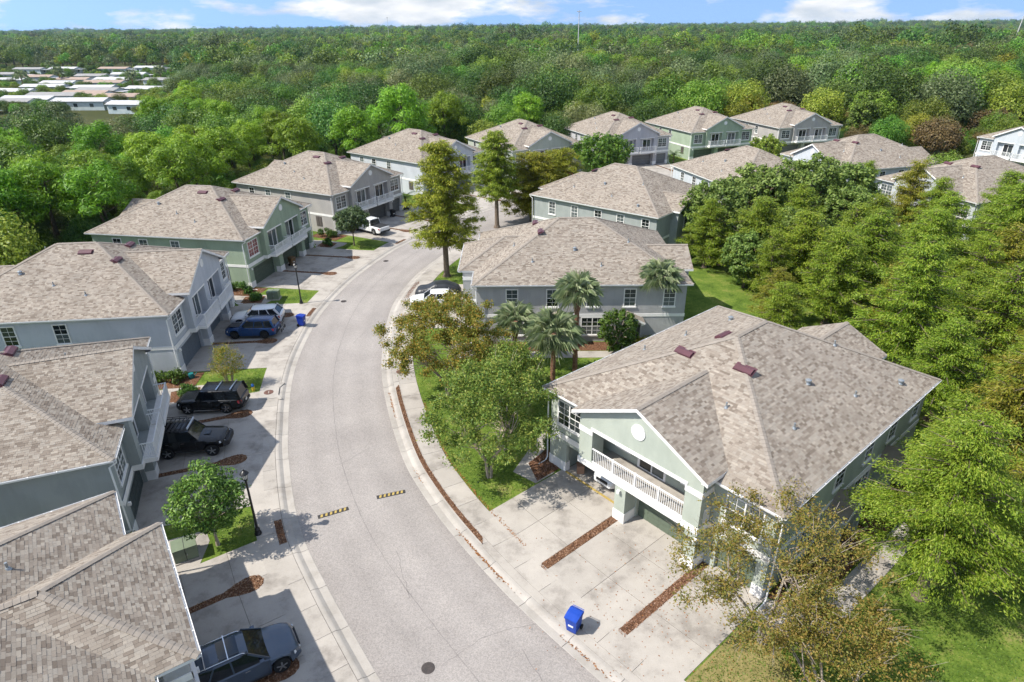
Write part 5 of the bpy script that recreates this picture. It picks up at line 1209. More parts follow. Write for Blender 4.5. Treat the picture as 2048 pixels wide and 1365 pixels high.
# ------------------------------------------------------------------ vegetation
LM = {
 'oak':     leafmat('oak_leaf', [(0.0295, 0.0601, 0.0112), (0.064, 0.1183, 0.0176), (0.1107, 0.1892, 0.0288), (0.1476, 0.2134, 0.048)], vary=0.85),
 'oakgrey': leafmat('grey_oak_leaf', [(0.051, 0.076, 0.0256), (0.0978, 0.1349, 0.0448), (0.153, 0.1995, 0.0736), (0.2125, 0.247, 0.112)], vary=0.85),
 'pine':    leafmat('pine_needle', [(0.0744, 0.1552, 0.009), (0.1435, 0.2818, 0.0135), (0.2125, 0.3795, 0.0198), (0.2869, 0.4255, 0.036)], vary=0.5),
 'mix':     leafmat('mixed_leaf', [(0.0595, 0.125, 0.0128), (0.1232, 0.225, 0.0208), (0.1913, 0.3, 0.032), (0.238, 0.32, 0.056)], vary=0.85),
 'yellow':  leafmat('yellow_leaf', [(0.149, 0.169, 0.016), (0.257, 0.270, 0.024), (0.365, 0.351, 0.041)]),
 'brown':   leafmat('brown_leaf', [(0.101, 0.081, 0.030), (0.176, 0.142, 0.047), (0.250, 0.182, 0.074)]),
 'cypress': leafmat('cypress_spray', [(0.097, 0.1655, 0.013), (0.175, 0.27, 0.02), (0.2621, 0.3527, 0.031), (0.3311, 0.3755, 0.056)], trans=0.4, vary=0.2),
 'cypgold': leafmat('golden_cypress_spray', [(0.1311, 0.155, 0.016), (0.22, 0.25, 0.024), (0.3089, 0.304, 0.035), (0.3687, 0.311, 0.054)], trans=0.4, vary=0.2),
 'crape':   leafmat('crape_myrtle_leaf', [(0.0894, 0.143, 0.022), (0.1886, 0.2332, 0.033), (0.313, 0.2739, 0.041), (0.4209, 0.2541, 0.041)], vary=0.1),
 'crapeg':  leafmat('green_crape_leaf', [(0.0792, 0.147, 0.025), (0.1494, 0.2405, 0.039), (0.2376, 0.314, 0.056), (0.3159, 0.314, 0.061)], vary=0.1),
 'crapeb':  leafmat('thin_crape_leaf', [(0.1164, 0.1345, 0.0242), (0.1923, 0.1884, 0.0341), (0.2621, 0.2011, 0.0429), (0.3137, 0.2011, 0.0572)], vary=0.1),
 'magnolia': leafmat('glossy_leaf', [(0.027, 0.068, 0.011), (0.068, 0.149, 0.019), (0.142, 0.257, 0.032), (0.216, 0.324, 0.068)], trans=0.2, vary=0.1),
 'bush':    leafmat('hedge_leaf', [(0.034, 0.074, 0.014), (0.081, 0.162, 0.024), (0.149, 0.243, 0.035)], vary=0.3),
 'palm':    leafmat('palm_frond', [(0.20, 0.27, 0.13), (0.36, 0.43, 0.23), (0.52, 0.56, 0.36)], vary=0.1),
}
LM['cypolive'] = leafmat('olive_cypress_spray', [(0.138, 0.1688, 0.0154), (0.24, 0.2812, 0.022), (0.348, 0.3687, 0.033), (0.432, 0.3875, 0.055)], trans=0.4, vary=0.2)
def unit(a): return a / (np.linalg.norm(a, axis=-1, keepdims=True) + 1e-9)
def leaves(g, puffs, per, size, asp=0.55, out=1.0, up=0.5, rnd=0.7, shell=0.45, droop=None):
    """diamond leaves spread through clumps; puffs = [(centre, (rx, ry, rz))]"""
    Cn = np.array([p[0] for p in puffs]); Rr = np.array([p[1] for p in puffs]); vol = Rr.prod(1) ** (2 / 3); k = np.maximum(3, (per * vol / vol.mean()).astype(int))
    idx = np.repeat(np.arange(len(puffs)), k); n = len(idx)
    d = unit(g.normal(size=(n, 3))); rad = (shell + (1 - shell) * g.random(n)) ; rad *= 1 + 0.16 * g.normal(size=n)
    P = Cn[idx] + d * rad[:, None] * Rr[idx]
    nn = unit(out * d + np.array([0, 0, up]) + rnd * g.normal(size=(n, 3)))
    if droop is None: t = g.normal(size=(n, 3))
    else:
        t = unit(P - np.array([0, 0, 0])) * np.array([1, 1, 0]); t = unit(t) + np.array([0, 0, -droop]) + 0.55 * g.normal(size=(n, 3))
    t = unit(t - nn * (t * nn).sum(1)[:, None]); b = np.cross(nn, t)
    s = (size * (0.65 + 0.7 * g.random(n)))[:, None]
    V = np.stack([P - t * s, P + b * s * asp, P + t * s, P - b * s * asp], 1).reshape(-1, 3)
    return V, np.arange(4 * n).reshape(-1, 4)
def limbs(g, mb, base, tips, r0, jig=0.25, n=6, thin=0.25):
    base = Vector(base)
    for tp in tips:
        tp = Vector(tp); mid = base.lerp(tp, 0.5) + Vector(g.normal(size=3)) * jig * (tp - base).length * 0.35 + Vector((0, 0, 0.08 * (tp - base).length))
        mb.tube([base, base.lerp(mid, 0.5) + Vector(g.normal(size=3)) * 0.04, mid, mid.lerp(tp, 0.55), tp], [r0, r0 * 0.8, r0 * 0.6, r0 * 0.4, r0 * thin], n, cap=False)
def trunk_tube(mb, h, r, lean=(0, 0), n=9, z0=-0.1, seg=5, flare=1.45):
    pts = [(lean[0] * (i / seg) ** 1.5, lean[1] * (i / seg) ** 1.5, z0 + (h - z0) * i / seg) for i in range(seg + 1)]
    rad = [r * (flare if i == 0 else 1.0) * (1 - 0.55 * i / seg) for i in range(seg + 1)]
    pts.insert(1, (0, 0, z0 + 0.45)); rad.insert(1, r * 1.05)
    mb.tube(pts, rad, n)
def tree_proto(kind, seed, lod=1.0):
    """(trunk mesh builder, crown V, F, leaf key, bark key) for a tree of natural size"""
    g = np.random.default_rng(seed); tb = MB(); pf = []; bark = 'bark'
    if kind in ('oak', 'oakgrey', 'mix', 'yellow', 'brown'):
        h = {'oak': 10.5, 'oakgrey': 10.5, 'mix': 10.5, 'yellow': 9, 'brown': 6.5}[kind]; r = {'oak': 5.4, 'oakgrey': 5.4, 'mix': 4.4, 'yellow': 3.4, 'brown': 3.6}[kind]
        zc = h * 0.50; n = int(16 if lod >= 1 else 9)
        for i in range(n):
            a = 2.399 * i + g.normal(0, 0.3); ph = math.asin(min(0.999, 0.02 + 0.98 * (i + 0.5) / n)) - 0.25; rr = r * (0.60 + 0.25 * g.random())
            c = np.array([math.cos(a) * math.cos(ph) * rr, math.sin(a) * math.cos(ph) * rr, zc + math.sin(ph) * (h - zc) * 0.86]); s = r * (0.36 + 0.16 * g.random()) * (1.1 if lod < 1 else 1)
            pf.append((c, (s, s, s * 0.78)))
        for i in range(int(n * 0.3)): pf.append((np.array([g.normal(0, r * 0.3), g.normal(0, r * 0.3), zc + (h - zc) * 0.3 * g.random()]), (r * 0.34, r * 0.34, r * 0.26)))
        trunk_tube(tb, zc * 0.8, 0.28); limbs(g, tb, (0, 0, zc * 0.65), [p[0] for p in pf[:n:4 if lod >= 1 else 8]], 0.16, n=5)
        V, F = leaves(g, pf, (430 if lod >= 1 else 75), (0.175 if lod >= 1 else 0.40), 0.62, 1.2, 0.35, 0.42, shell=0.78)
        bark = 'barkdark'; leaf = kind
    elif kind == 'pine':
        h, r = 10.2, 3.1; n = int(22 if lod >= 1 else 11)
        for i in range(n):
            f = (i + 0.5) / n; a = 2.399 * i + g.normal(0, 0.4); z = h * (0.55 + 0.43 * f); rr = r * (1 - (f * 0.86) ** 2) * (0.62 + 0.45 * g.random()) + 0.25; s = (1.0 + 0.5 * g.random()) * (1.2 if lod < 1 else 1)
            pf.append((np.array([math.cos(a) * rr, math.sin(a) * rr, z + g.normal(0, 0.2)]), (s, s, s * 0.62)))
        trunk_tube(tb, h * 0.95, 0.21, lean=(g.normal(0, 0.5), g.normal(0, 0.5)))
        for p in pf[::2]: limbs(g, tb, (0, 0, p[0][2] - 0.5), [p[0]], 0.06, n=4)
        V, F = leaves(g, pf, (330 if lod >= 1 else 50), (0.24 if lod >= 1 else 0.46), 0.22, 1.1, 0.7, 0.4, shell=0.55)
        bark = 'barkdark'; leaf = 'pine'
    elif kind == 'dead':
        h = 10; trunk_tube(tb, h * 0.7, 0.2)
        tips = [(g.normal(0, 2.2), g.normal(0, 2.2), h * (0.6 + 0.4 * g.random())) for _ in range(26)]; limbs(g, tb, (0, 0, h * 0.4), tips, 0.1, 0.5, 5)
        for t_ in tips: pf.append((np.array(t_), (0.5, 0.5, 0.6)))
        V, F = leaves(g, pf, 16 if lod >= 1 else 6, 0.22, 0.4); leaf = 'oakgrey'; bark = 'barkpale'
    return tb, V, F, leaf, bark
def combo(tb, V, F, leaf, bark, name):
    me = tb.mesh(name, mt[bark]); tv = np.array(tb.v, np.float32)
    q = np.array([f if len(f) == 4 else None for f in tb.f if len(f) == 4], np.int32)
    V2 = np.vstack([tv, V]); F2 = np.vstack([q, F + len(tv)]); mi = np.r_[np.zeros(len(q)), np.ones(len(F))]
    bpy.data.meshes.remove(me)
    return np_mesh(name, V2, F2, [mt[bark], LM[leaf]], mi)
def tree(name, label, x, y, tb, V, F, leaf, bark, sc=(1, 1, 1), rz=0.0, group=None, cat='tree', z=0.05, shared=None):
    t = thing(name, label, cat, (x, y, z), rz, group); t.scale = sc
    if shared is None: shared = (tb.mesh('trunk', mt[bark], 60), np_mesh('crown', V, F, LM[leaf]))
    link('trunk', shared[0], t); link('crown', shared[1], t); return t, shared

# --- bald cypress, feathery drooping sprays
def cypress(seed, h, r, z0=0.16, nb=62, per=150, size=0.16, prof=0.75, gold=False, bare=0.06):
    g = np.random.default_rng(seed); tb = MB(); trunk_tube(tb, h * 0.97, 0.16 + h * 0.012, seg=8, flare=1.7); pf = []
    for i in range(nb):
        f = (i + g.random() * 0.6) / nb; z = h * (z0 + (1 - z0) * f); L_ = r * ((1 - f) ** prof) * (0.75 + 0.4 * g.random()) * (1 if f > 0.08 else 0.75) + 0.2; a = 2.399 * i + g.normal(0, 0.35)
        up = 0.10 + 0.45 * f; tip = Vector((math.cos(a) * L_, math.sin(a) * L_, z + L_ * up - 0.12 * L_)); b0 = Vector((0, 0, z))
        tb.tube([b0, b0.lerp(tip, 0.5) + Vector((0, 0, 0.10 * L_)), tip], [0.055, 0.035, 0.010], 4, cap=False)
        if g.random() < bare: continue
        k = max(1, int(L_ / 0.75 + 0.6))
        for j in range(k):
            q = (j + 0.75) / (k + 0.25); p = b0.lerp(tip, q) + Vector((0, 0, 0.10 * L_ * math.sin(q * 3.14))); s = 0.38 + 0.26 * g.random() + 0.12 * (r / 3.5)
            pf.append((np.array(p) + np.array([g.normal(0, 0.26), g.normal(0, 0.26), -0.12 + g.normal(0, 0.2)]), (s * 1.15, s * 1.15, s * 0.55)))
    V, F = leaves(g, pf, per, size, 0.30, 0.5, 0.75, 0.55, shell=0.15, droop=0.55)
    return tb, V, F, ('cypgold' if gold else 'cypress'), 'bark'
CYP = [cypress(21, 9.5, 3.6, nb=80, per=170, size=0.105), cypress(22, 10.5, 3.9, nb=95, per=165, size=0.105), cypress(23, 9.0, 3.3, nb=78, gold=True, per=165, size=0.105), cypress(24, 9.0, 3.5, z0=0.12, nb=72, per=150, size=0.105, bare=0.22)]
CYPS = [None] * 4
def plant_cypress(i, label, x, y, s, rz, sx=1.0):
    t, CYPS[i] = tree('cypress_tree', label, x, y, *CYP[i], sc=(s * sx, s * sx, s), rz=rz, group='bald cypresses on the right', shared=CYPS[i]); return t
tree('cypress_tree', 'feathery cypress at the lower right corner standing in the lawn', 19.9, 22.9, *cypress(25, 10.2, 4.2, z0=0.27, nb=120, per=270, size=0.072), group='bald cypresses on the right', rz=0.4)
plant_cypress(2, 'golden-tinged cypress cut by the right edge, above the lower right one', 29.0, 31.0, 1.08, 1.1, 1.1)
plant_cypress(3, 'cypress filling the gap right of the foreground side wall', 24.3, 29.4, 0.80, 2.2, 1.1)
plant_cypress(1, 'cypress at the right edge just above the golden one', 34.0, 36.4, 0.80, 0.9, 1.2)
plant_cypress(0, 'yellow-green cypress just beyond the right end of the foreground roof', 29.5, 38.6, 0.80, 2.9, 1.1)
plant_cypress(3, 'cypress at the right edge with bare pale twigs near its top', 37.2, 44.4, 1.05, 0.2, 1.2)
plant_cypress(1, 'tall full cypress centred above the rear end of the foreground roof', 31.2, 46.2, 1.03, 3.0, 1.1)
plant_cypress(0, 'cypress left of the tall full one, behind the foreground ridge', 29.4, 55.0, 0.95, 4.2, 1.15)
plant_cypress(3, 'thin greyish cypress with bare branches left of the cypress row', 26.0, 61.2, 0.80, 5.1, 0.9)
plant_cypress(2, 'small golden cypress low behind the foreground roof peak', 24.6, 55.4, 0.60, 2.0, 1.3)
plant_cypress(0, 'bright cypress rising in front of the dark oaks', 26.2, 66.3, 0.97, 0.7, 1.3)
plant_cypress(1, 'large dark cypress at the right edge behind the bare ground', 50.2, 62.0, 1.12, 1.5, 1.1)
plant_cypress(0, 'bright green cypress with a bare trunk beside the bare ground', 49.6, 74.1, 0.98, 2.6, 0.9)
plant_cypress(3, 'yellowish cypress in front of the large dark one at right', 42.5, 55.0, 0.9, 3.3, 1.15)
plant_cypress(1, 'low cypress between the yellowish one and the right-edge one', 38.2, 50.0, 0.66, 0.9, 1.3)
plant_cypress(2, 'olive cypress in front of the roof near the right edge', 50.7, 81.3, 1.1, 4.0, 1.0)
plant_cypress(0, 'cypress at the right edge hiding the rightmost court house', 57.5, 74.0, 1.05, 5.0, 1.1)
plant_cypress(1, 'cypress beyond the bare ground left of the olive one', 45.8, 83.5, 0.9, 0.3, 0.9)
FILL = [(23.0, 50.5, 0, 0.62), (33.5, 51.5, 2, 0.8), (34.2, 58.5, 1, 0.92), (29.8, 63.0, 0, 0.9), (35.5, 65.0, 3, 0.95), (41.5, 61.5, 0, 0.95), (45.5, 66.0, 1, 0.9), (33.0, 72.5, 1, 0.85), (44.5, 49.0, 0, 0.95), (46.5, 57.0, 2, 0.95), (22.4, 71.0, 1, 0.75), (41.5, 71.5, 0, 0.85), (54.0, 68.5, 0, 1.0), (38.5, 42.0, 2, 0.75), (31.5, 34.0, 0, 0.7), (24.8, 24.5, 2, 0.75), (52.5, 55.5, 3, 1.0), (43.0, 43.0, 1, 0.9)]
for k_, (x, y, i, s_) in enumerate(sorted(FILL, key=lambda a: a[0] / (a[1] + 12))): plant_cypress(i, f'{["first", "second", "third", "fourth", "fifth", "sixth", "seventh", "eighth", "ninth", "tenth", "eleventh", "twelfth", "thirteenth", "fourteenth", "fifteenth", "sixteenth", "seventeenth", "eighteenth"][k_]} of the cypresses, left to right, packed between the right-hand houses', x, y, s_, k_ * 1.7, 1.25)
# tall street cypresses
for args in ((31, 14.6, 4.1, 0.24, 'tallest street cypress, leaning over the road in mid picture', -7.3, 68.9), (32, 12.6, 3.5, 0.34, 'slender street cypress with long bare trunk, second along the road', -1.95, 88.6), (33, 9.2, 4.7, 0.10, 'bushy street cypress right of the slender one at the bend', 3.0, 91.6), (34, 8.8, 4.8, 0.10, 'broad bushy cypress above the ridge of the grey house with palms', 7.0, 95.9)):
    cp = cypress(args[0], args[1], args[2], args[3], nb=104, per=135, size=0.14, prof=0.42 if args[0] < 33 else 0.32)
    if args[0] != 32: cp = (*cp[:3], 'cypolive', cp[4])
    tree('cypress_tree', args[4], args[5], args[6], *cp, group='bald cypresses along the street')
# --- crape myrtles: several stems, airy rounded crown
def crape(seed, h, r, n=70, per=210, size=0.075, leaf='crape', stems=6, zlo=0.28, sx=1.0, twig=30):
    g = np.random.default_rng(seed); tb = MB(); pf = []
    for i in range(n):
        a = 2.399 * i + g.normal(0, 0.3); f = (i + 0.5) / n; ph = math.asin(2 * (f - 0.5) * 0.88 + 0.10); rr = r * (0.35 + 0.65 * g.random())
        c = np.array([math.cos(a) * math.cos(ph) * rr * sx, math.sin(a) * math.cos(ph) * rr, h * (zlo + (1 - zlo) * 0.5) + math.sin(ph) * h * (1 - zlo) * 0.48]); s = 0.42 + 0.34 * g.random()
        pf.append((c, (s, s, s * 0.8)))
    for i in range(stems):
        a = 2 * math.pi * i / stems + g.normal(0, 0.3); knee = Vector((math.cos(a) * r * 0.30, math.sin(a) * r * 0.30, h * 0.38))
        tb.tube([(math.cos(a) * 0.12, math.sin(a) * 0.12, -0.05), (math.cos(a) * 0.22, math.sin(a) * 0.22, h * 0.16), knee], [0.085, 0.065, 0.05], 7, cap=False)
        near = sorted(pf, key=lambda p: (Vector(p[0]) - knee).length)[: max(6, len(pf) // stems)]
        limbs(g, tb, knee, [p[0] for p in near[::2]], 0.038, 0.35, 4, 0.15)
    for i in range(twig):
        p = pf[int(g.integers(len(pf)))][0]; d = Vector(p) - Vector((0, 0, h * 0.4)); d.normalize(); a = Vector(p); tb.tube([a, a + d * (0.5 + 0.6 * g.random()) + Vector(g.normal(size=3)) * 0.15], [0.012, 0.004], 3, cap=False)
    V, F = leaves(g, pf, per, size, 0.55, 0.5, 0.4, 1.0, shell=0.1)
    return tb, V, F, leaf, 'barkpale'
tree('crape_myrtle_tree', 'rounded bronze crape myrtle beside the right sidewalk', -4.9, 42.6, *crape(41, 7.9, 5.0, 175, 300, 0.07), group='crape myrtles', rz=0.5)
tree('crape_myrtle_tree', 'green crape myrtle on the lawn in front of the open garage', -1.5, 32.6, *crape(42, 7.8, 4.1, 135, 260, 0.07, leaf='crapeg', zlo=0.27), group='crape myrtles')
tree('crape_myrtle_tree', 'smaller green crape myrtle behind the bronze one on the lawn', -0.6, 39.2, *crape(46, 5.8, 3.0, 90, 300, leaf='crapeg'), group='crape myrtles')
tree('crape_myrtle_tree', 'thin brown crape myrtle with bare twigs at bottom right', 11.3, 20.4, *crape(43, 7.0, 4.5, 112, 225, 0.052, leaf='crapeb', stems=8, twig=150, zlo=0.3), group='crape myrtles', sc=(1.12, 1.12, 1.0))
tree('crape_myrtle_tree', 'low brown crape myrtle at the bottom edge right of the driveway', 12.6, 17.2, *crape(47, 5.0, 3.2, 80, 215, 0.052, leaf='crapeb', stems=6, twig=90, zlo=0.25), group='crape myrtles')
tree('crape_myrtle_tree', 'small crape myrtle on the lawn behind the boxy black SUV', -22.2, 44.2, *crape(44, 3.5, 1.2, 40, 130, 0.05, 'crape', 4, 0.30, twig=24), group='crape myrtles')
# --- glossy broadleaf trees
def round_tree(seed, h, r, n=60, per=70, size=0.15, leaf='magnolia', zlo=0.3, asp=0.42, stem=0.09, bark='barkpale', pr=0.2):
    g = np.random.default_rng(seed); tb = MB(); pf = []; zc = h * (zlo + (1 - zlo) / 2)
    for i in range(n):
        a = 2.399 * i; ph = math.asin(1 - 2 * (i + 0.5) / n); rr = (0.55 + 0.45 * g.random())
        pf.append((np.array([math.cos(a) * math.cos(ph) * r * rr, math.sin(a) * math.cos(ph) * r * rr, zc + math.sin(ph) * h * (1 - zlo) / 2 * rr]), (r * pr * (0.7 + 0.6 * g.random()), r * pr * (0.7 + 0.6 * g.random()), r * pr * 0.85)))
    trunk_tube(tb, h * 0.6, stem); limbs(g, tb, (0, 0, h * 0.33), [p[0] for p in pf[::3]], stem * 0.5, n=5)
    V, F = leaves(g, pf, per, size, asp, 0.9, 0.7, 0.6, shell=0.5); return tb, V, F, leaf, bark
tree('magnolia_tree', 'glossy bright green little tree next to the near street lamp', -16.2, 26.9, *round_tree(51, 5.0, 2.05, 95, 95, 0.095), group='small street trees')
tree('oak_tree', 'small round-crowned tree on a lawn patch beside the white pickup', -20.3, 80.6, *round_tree(52, 5.0, 2.35, 66, 90, 0.13, 'oakgrey', 0.42, 0.6, 0.1, 'bark'), group='small street trees')
tree('broadleaf_tree', 'bright green tree standing in front of the lavender house', 16.8, 120.5, *round_tree(53, 7.6, 5.2, 90, 80, 0.26, 'mix', 0.2, 0.55, 0.15, 'bark'), group='small street trees')
tree('broadleaf_tree', 'rounded pale green tree left of the farthest grey house', 51.5, 133.0, *round_tree(54, 5.4, 3.4, 60, 70, 0.24, 'mix', 0.15, 0.5, 0.12, 'bark'), group='small street trees')
tree('magnolia_tree', 'narrow dark magnolia right of the farthest grey house', 82.0, 157.0, *round_tree(55, 11.0, 3.6, 80, 70, 0.30, 'oak', 0.06, 0.6, 0.15, 'bark'), group='small street trees')
tree('magnolia_tree', 'glossy dark green shrub tree beside the front door with a wreath', 9.15, 49.9, *round_tree(56, 3.9, 1.75, 60, 75, 0.12, 'bush', 0.08, 0.5), group='small street trees')
# big oaks behind the foreground house
OAKN = []
LM['oakmid'] = leafmat('oak_leaf_mid', [(0.0747, 0.126, 0.0252), (0.1368, 0.2195, 0.0396), (0.216, 0.3119, 0.0621), (0.2844, 0.3581, 0.1017)], vary=0.2)  # lighter olive leaf colour for the big oaks, varied leaf by leaf
OAKN = [round_tree(61, 10.0, 4.9, 200, 85, 0.19, 'oakmid', 0.14, 0.6, 0.24, 'bark', 0.13), round_tree(62, 10.5, 4.4, 180, 85, 0.19, 'oakmid', 0.12, 0.6, 0.24, 'bark', 0.14)]
OAKS = [None, None]
for i, (x, y, s, lab) in enumerate(((24.5, 75.5, 0.92, 'leafy oak behind the rear corner of the dark grey house'), (30.5, 79.0, 1.0, 'leafy oak second in the clump of big oaks'), (37.0, 80.5, 1.08, 'tallest oak in the middle of the clump of big oaks'), (43.0, 83.0, 0.95, 'leafy oak at the right end of the clump of big oaks'), (31.5, 69.5, 0.72, 'lower leafy oak in front of the clump of big oaks'), (24.8, 64.5, 0.62, 'low oak beside the rear porch of the dark grey house'), (40.0, 76.0, 0.8, 'front right oak of the clump above the shaded path'))):
    t, OAKS[i % 2] = tree('oak_tree', lab, x, y, *OAKN[i % 2], sc=(s, s, s), rz=i * 1.1, group='big oaks behind the houses', shared=OAKS[i % 2])
# --- sabal palms
def palm(seed, label, x, y, h, n=30, fl=1.5, lean=(0, 0)):
    g = np.random.default_rng(seed); t = thing('sabal_palm', label, 'palm tree', (x, y, 0.08), g.random() * 6, 'sabal palms by the grey house'); tb = MB()
    k = 16; pts = [(lean[0] * (i / k) ** 2, lean[1] * (i / k) ** 2, h * i / k) for i in range(k + 1)]
    tb.tube(pts, [0.19 + 0.03 * (i % 2) + (0.07 if i > k - 4 else 0) for i in range(k + 1)], 10); tb.build('trunk', mt['barkpalm'], t, 60)
    top = Vector(pts[-1])
    for i in range(n):
        a = 2.399 * i; el = 1.25 - 1.75 * (i / n) + g.normal(0, 0.08); d = Vector((math.cos(a) * math.cos(el), math.sin(a) * math.cos(el), math.sin(el))); f = MB(); st = top + d * 0.25; hub = top + d * fl * 0.62 + Vector((0, 0, 0.04))
        f.tube([st, hub], [0.022, 0.014], 4); side = d.cross(Vector((0, 0, 1))).normalized() if abs(d.z) < 0.98 else Vector((1, 0, 0)); nr = side.cross(d)
        for j in range(25):
            q = -2.0 + 4.0 * j / 24; dd = (d * math.cos(q) + side * math.sin(q)).normalized(); L_ = fl * (0.62 + 0.28 * math.cos(q * 0.7)); e = hub + dd * L_ * 0.6 + nr * 0.05; tip = hub + dd * L_ * (0.85 + 0.3 * g.random()) + Vector((0, 0, -0.34 * L_ * (0.5 + g.random()))); w = dd.cross(nr).normalized() * 0.017
            f.add([hub, e - w, tip, e + w, hub + w * 0.2], [(0, 1, 2), (0, 2, 3)])
        f.build('frond', LM['palm'], t)
palm(71, 'tall sabal palm with the highest crown against the grey side wall', 5.1, 46.3, 6.9, 25, 1.4)
palm(72, 'sabal palm at the right end of the grey side wall', 12.75, 52.0, 5.9, 26, 1.4)
palm(73, 'front sabal palm on the lawn with long drooping fronds', 3.2, 44.7, 4.2, 20, 1.7)
palm(74, 'leftmost sabal palm beside the bronze crape myrtle', 0.2, 47.7, 3.9, 18, 1.45, (0.2, 0))
def feather_palm(seed, label, x, y, h, n=18, L_=2.2):
    g = np.random.default_rng(seed); t = thing('pygmy_palm', label, 'palm tree', (x, y, 0.08), 0, 'pygmy palms'); MB().tube([(0, 0, 0), (0.05, 0, h)], [0.14, 0.12], 8).build('trunk', mt['barkpalm'], t)
    for i in range(n):
        a = 2.399 * i; el = 1.1 - 1.3 * i / n; f = MB(); P = []
        for k in range(8): q = k / 7; P.append(Vector((math.cos(a) * math.cos(el - 1.1 * q * q) * L_ * q, math.sin(a) * math.cos(el - 1.1 * q * q) * L_ * q, h + math.sin(el) * L_ * q - 0.9 * q * q * L_ * 0.5)))
        f.tube(P, [0.02] * 7 + [0.006], 4)
        sd = Vector((-math.sin(a), math.cos(a), 0))
        for k in range(1, 8):
            for s in (-1, 1):
                for o in (0.0, 0.5):
                    p = P[k - 1].lerp(P[k], o); tip = p + sd * s * 0.55 * (1 - 0.4 * k / 8) + (P[k] - P[k - 1]) * 0.8 + Vector((0, 0, -0.15)); w = (P[k] - P[k - 1]).normalized() * 0.035; f.add([p - w, p + w, tip], [(0, 1, 2)])
        f.build('frond', LM['bush'], t)
x, y = dpos('L5', 8.6, 0.6); feather_palm(81, 'feathery pygmy palm at the corner of the grey house', x, y, 1.6)
x, y = dpos('L8', 8.8, 0.2); feather_palm(82, 'feathery pygmy palm between the lavender and far green houses', x, y, 1.6)
x, y = dpos('L9', 9.2, 0.5); feather_palm(83, 'feathery pygmy palm between the far green and grey houses', x, y, 1.5)
# --- hedges and shrubs
def shrub(seed, label, x, y, rx, ry, h, rz=0.0, leaf='bush', size=0.09, per=38, grp='shrubs by the house corners'):
    g = np.random.default_rng(seed); pf = []; k = max(10, int(rx * ry * 16))
    for i in range(k):
        px, py = g.uniform(-rx, rx), g.uniform(-ry, ry); q = max(0, 1 - (px / rx) ** 4 * 0.5 - (py / ry) ** 4 * 0.5); s = 0.26 + 0.12 * g.random(); pf.append((np.array([px * 0.85, py * 0.85, h * q * (0.35 + 0.5 * g.random())]), (s, s, s)))
    tb = MB()
    for p in pf[::2]: tb.tube([(p[0][0] * 0.6, p[0][1] * 0.6, 0), p[0]], [0.02, 0.008], 4, cap=False)
    V, F = leaves(g, pf, per * 3, size, 0.5, 0.8, 0.6, 0.7, shell=0.5)
    t = thing('shrub', label, 'shrub', (x, y, 0.1), rz, grp); tb.build('stems', mt['bark'], t); link('foliage', np_mesh('foliage', V, F, LM[leaf]), t)
for i, (key, lab) in enumerate((('L2', 'slate grey'), ('L3', 'blue-grey'), ('L4', 'green'), ('L5', 'grey'))):
    x, y = dpos(key, -8.5, 1.1); shrub(90 + i, f'clipped leafy hedge at the near corner of the {lab} house', x, y, 0.8, 1.5, 1.15, R(HQ[key][2]))
for i, (key, u, w, lab) in enumerate((('L2', 8.6, -1.3, 'grassy shrub in a bordered bed at the far corner of the slate house'), ('L3', 8.6, -1.4, 'small spiky shrub at the far corner of the blue-grey house'), ('L4', 8.4, -1.2, 'small dark standard shrub at the far corner of the green house'))):
    x, y = dpos(key, u, w); shrub(100 + i, lab, x, y, 0.55, 0.55, 0.95, size=0.10)
    b_ = [h2w(HQ[key], u + a, w + b) for a, b in ((-0.95, -0.9), (0.95, -0.9), (0.95, 1.2), (-0.95, 1.2))]; mulch_bed('mulch_bed', b_, f'small edged mulch bed around the {lab.split(" at ")[0].split(" in ")[0]}', 'mulch beds at house corners', per=90, z=0.128, seed=30 + i)
for i, key in enumerate(('L3', 'L4', 'L5')):
    b_ = [h2w(HQ[key], a, b) for a, b in ((-7.1, -1.3), (-7.1, 0.2), (-7.6, 0.3), (-7.6, 3.2), (-9.6, 3.2), (-9.6, -1.3))]; mulch_bed('mulch_bed', b_, f'brick-red mulch bed under the hedge of the {dict(L3="blue-grey", L4="green", L5="grey")[key]} house', 'mulch beds at house corners', per=90, z=0.126, seed=40 + i)
b_ = [h2w(HQ['R1'], a, b) for a, b in ((-6.5, -1.7), (-6.5, 0.25), (-7.6, 0.3), (-7.6, 1.4), (-8.6, 1.4), (-8.2, -0.9))]; mulch_bed('mulch_bed', b_, 'pinkish mulch bed at the left corner of the foreground house', 'mulch beds at house corners', per=200, z=0.128, seed=49)
x, y = dpos('R1', -8.1, 1.2); shrub(110, 'dark green shrub at the left corner of the foreground house', x, y, 0.45, 0.8, 1.5)
for i, (u, w, rx, h, leaf, lab) in enumerate(((8.5, 8.2, 0.6, 1.2, 'brown', 'reddish clipped shrub below the tall palm'), (8.5, 5.9, 0.55, 0.8, 'yellow', 'yellow-green shrub left of the front sabal palm'), (8.7, 14.8, 0.6, 1.0, 'yellow', 'yellow-green leafy plant right of the wreath door'), (8.6, 16.0, 0.8, 1.4, 'mix', 'bright green bush below the rightmost sabal palm'), (8.5, 18.0, 0.9, 1.6, 'oak', 'dark shrub at the right end of the grey side wall'))):
    x, y = dpos('R2', u, w); shrub(120 + i, lab, x, y, rx, rx, h, leaf=leaf)
b_ = [h2w(HQ['R2'], a, b) for a, b in ((7.6, 0.5), (9.3, 0.5), (9.3, 12.8), (7.6, 12.8))]; mulch_bed('mulch_bed', b_, 'mulch bed along the foot of the grey side wall', 'mulch beds at house corners', per=60, z=0.11, seed=60)
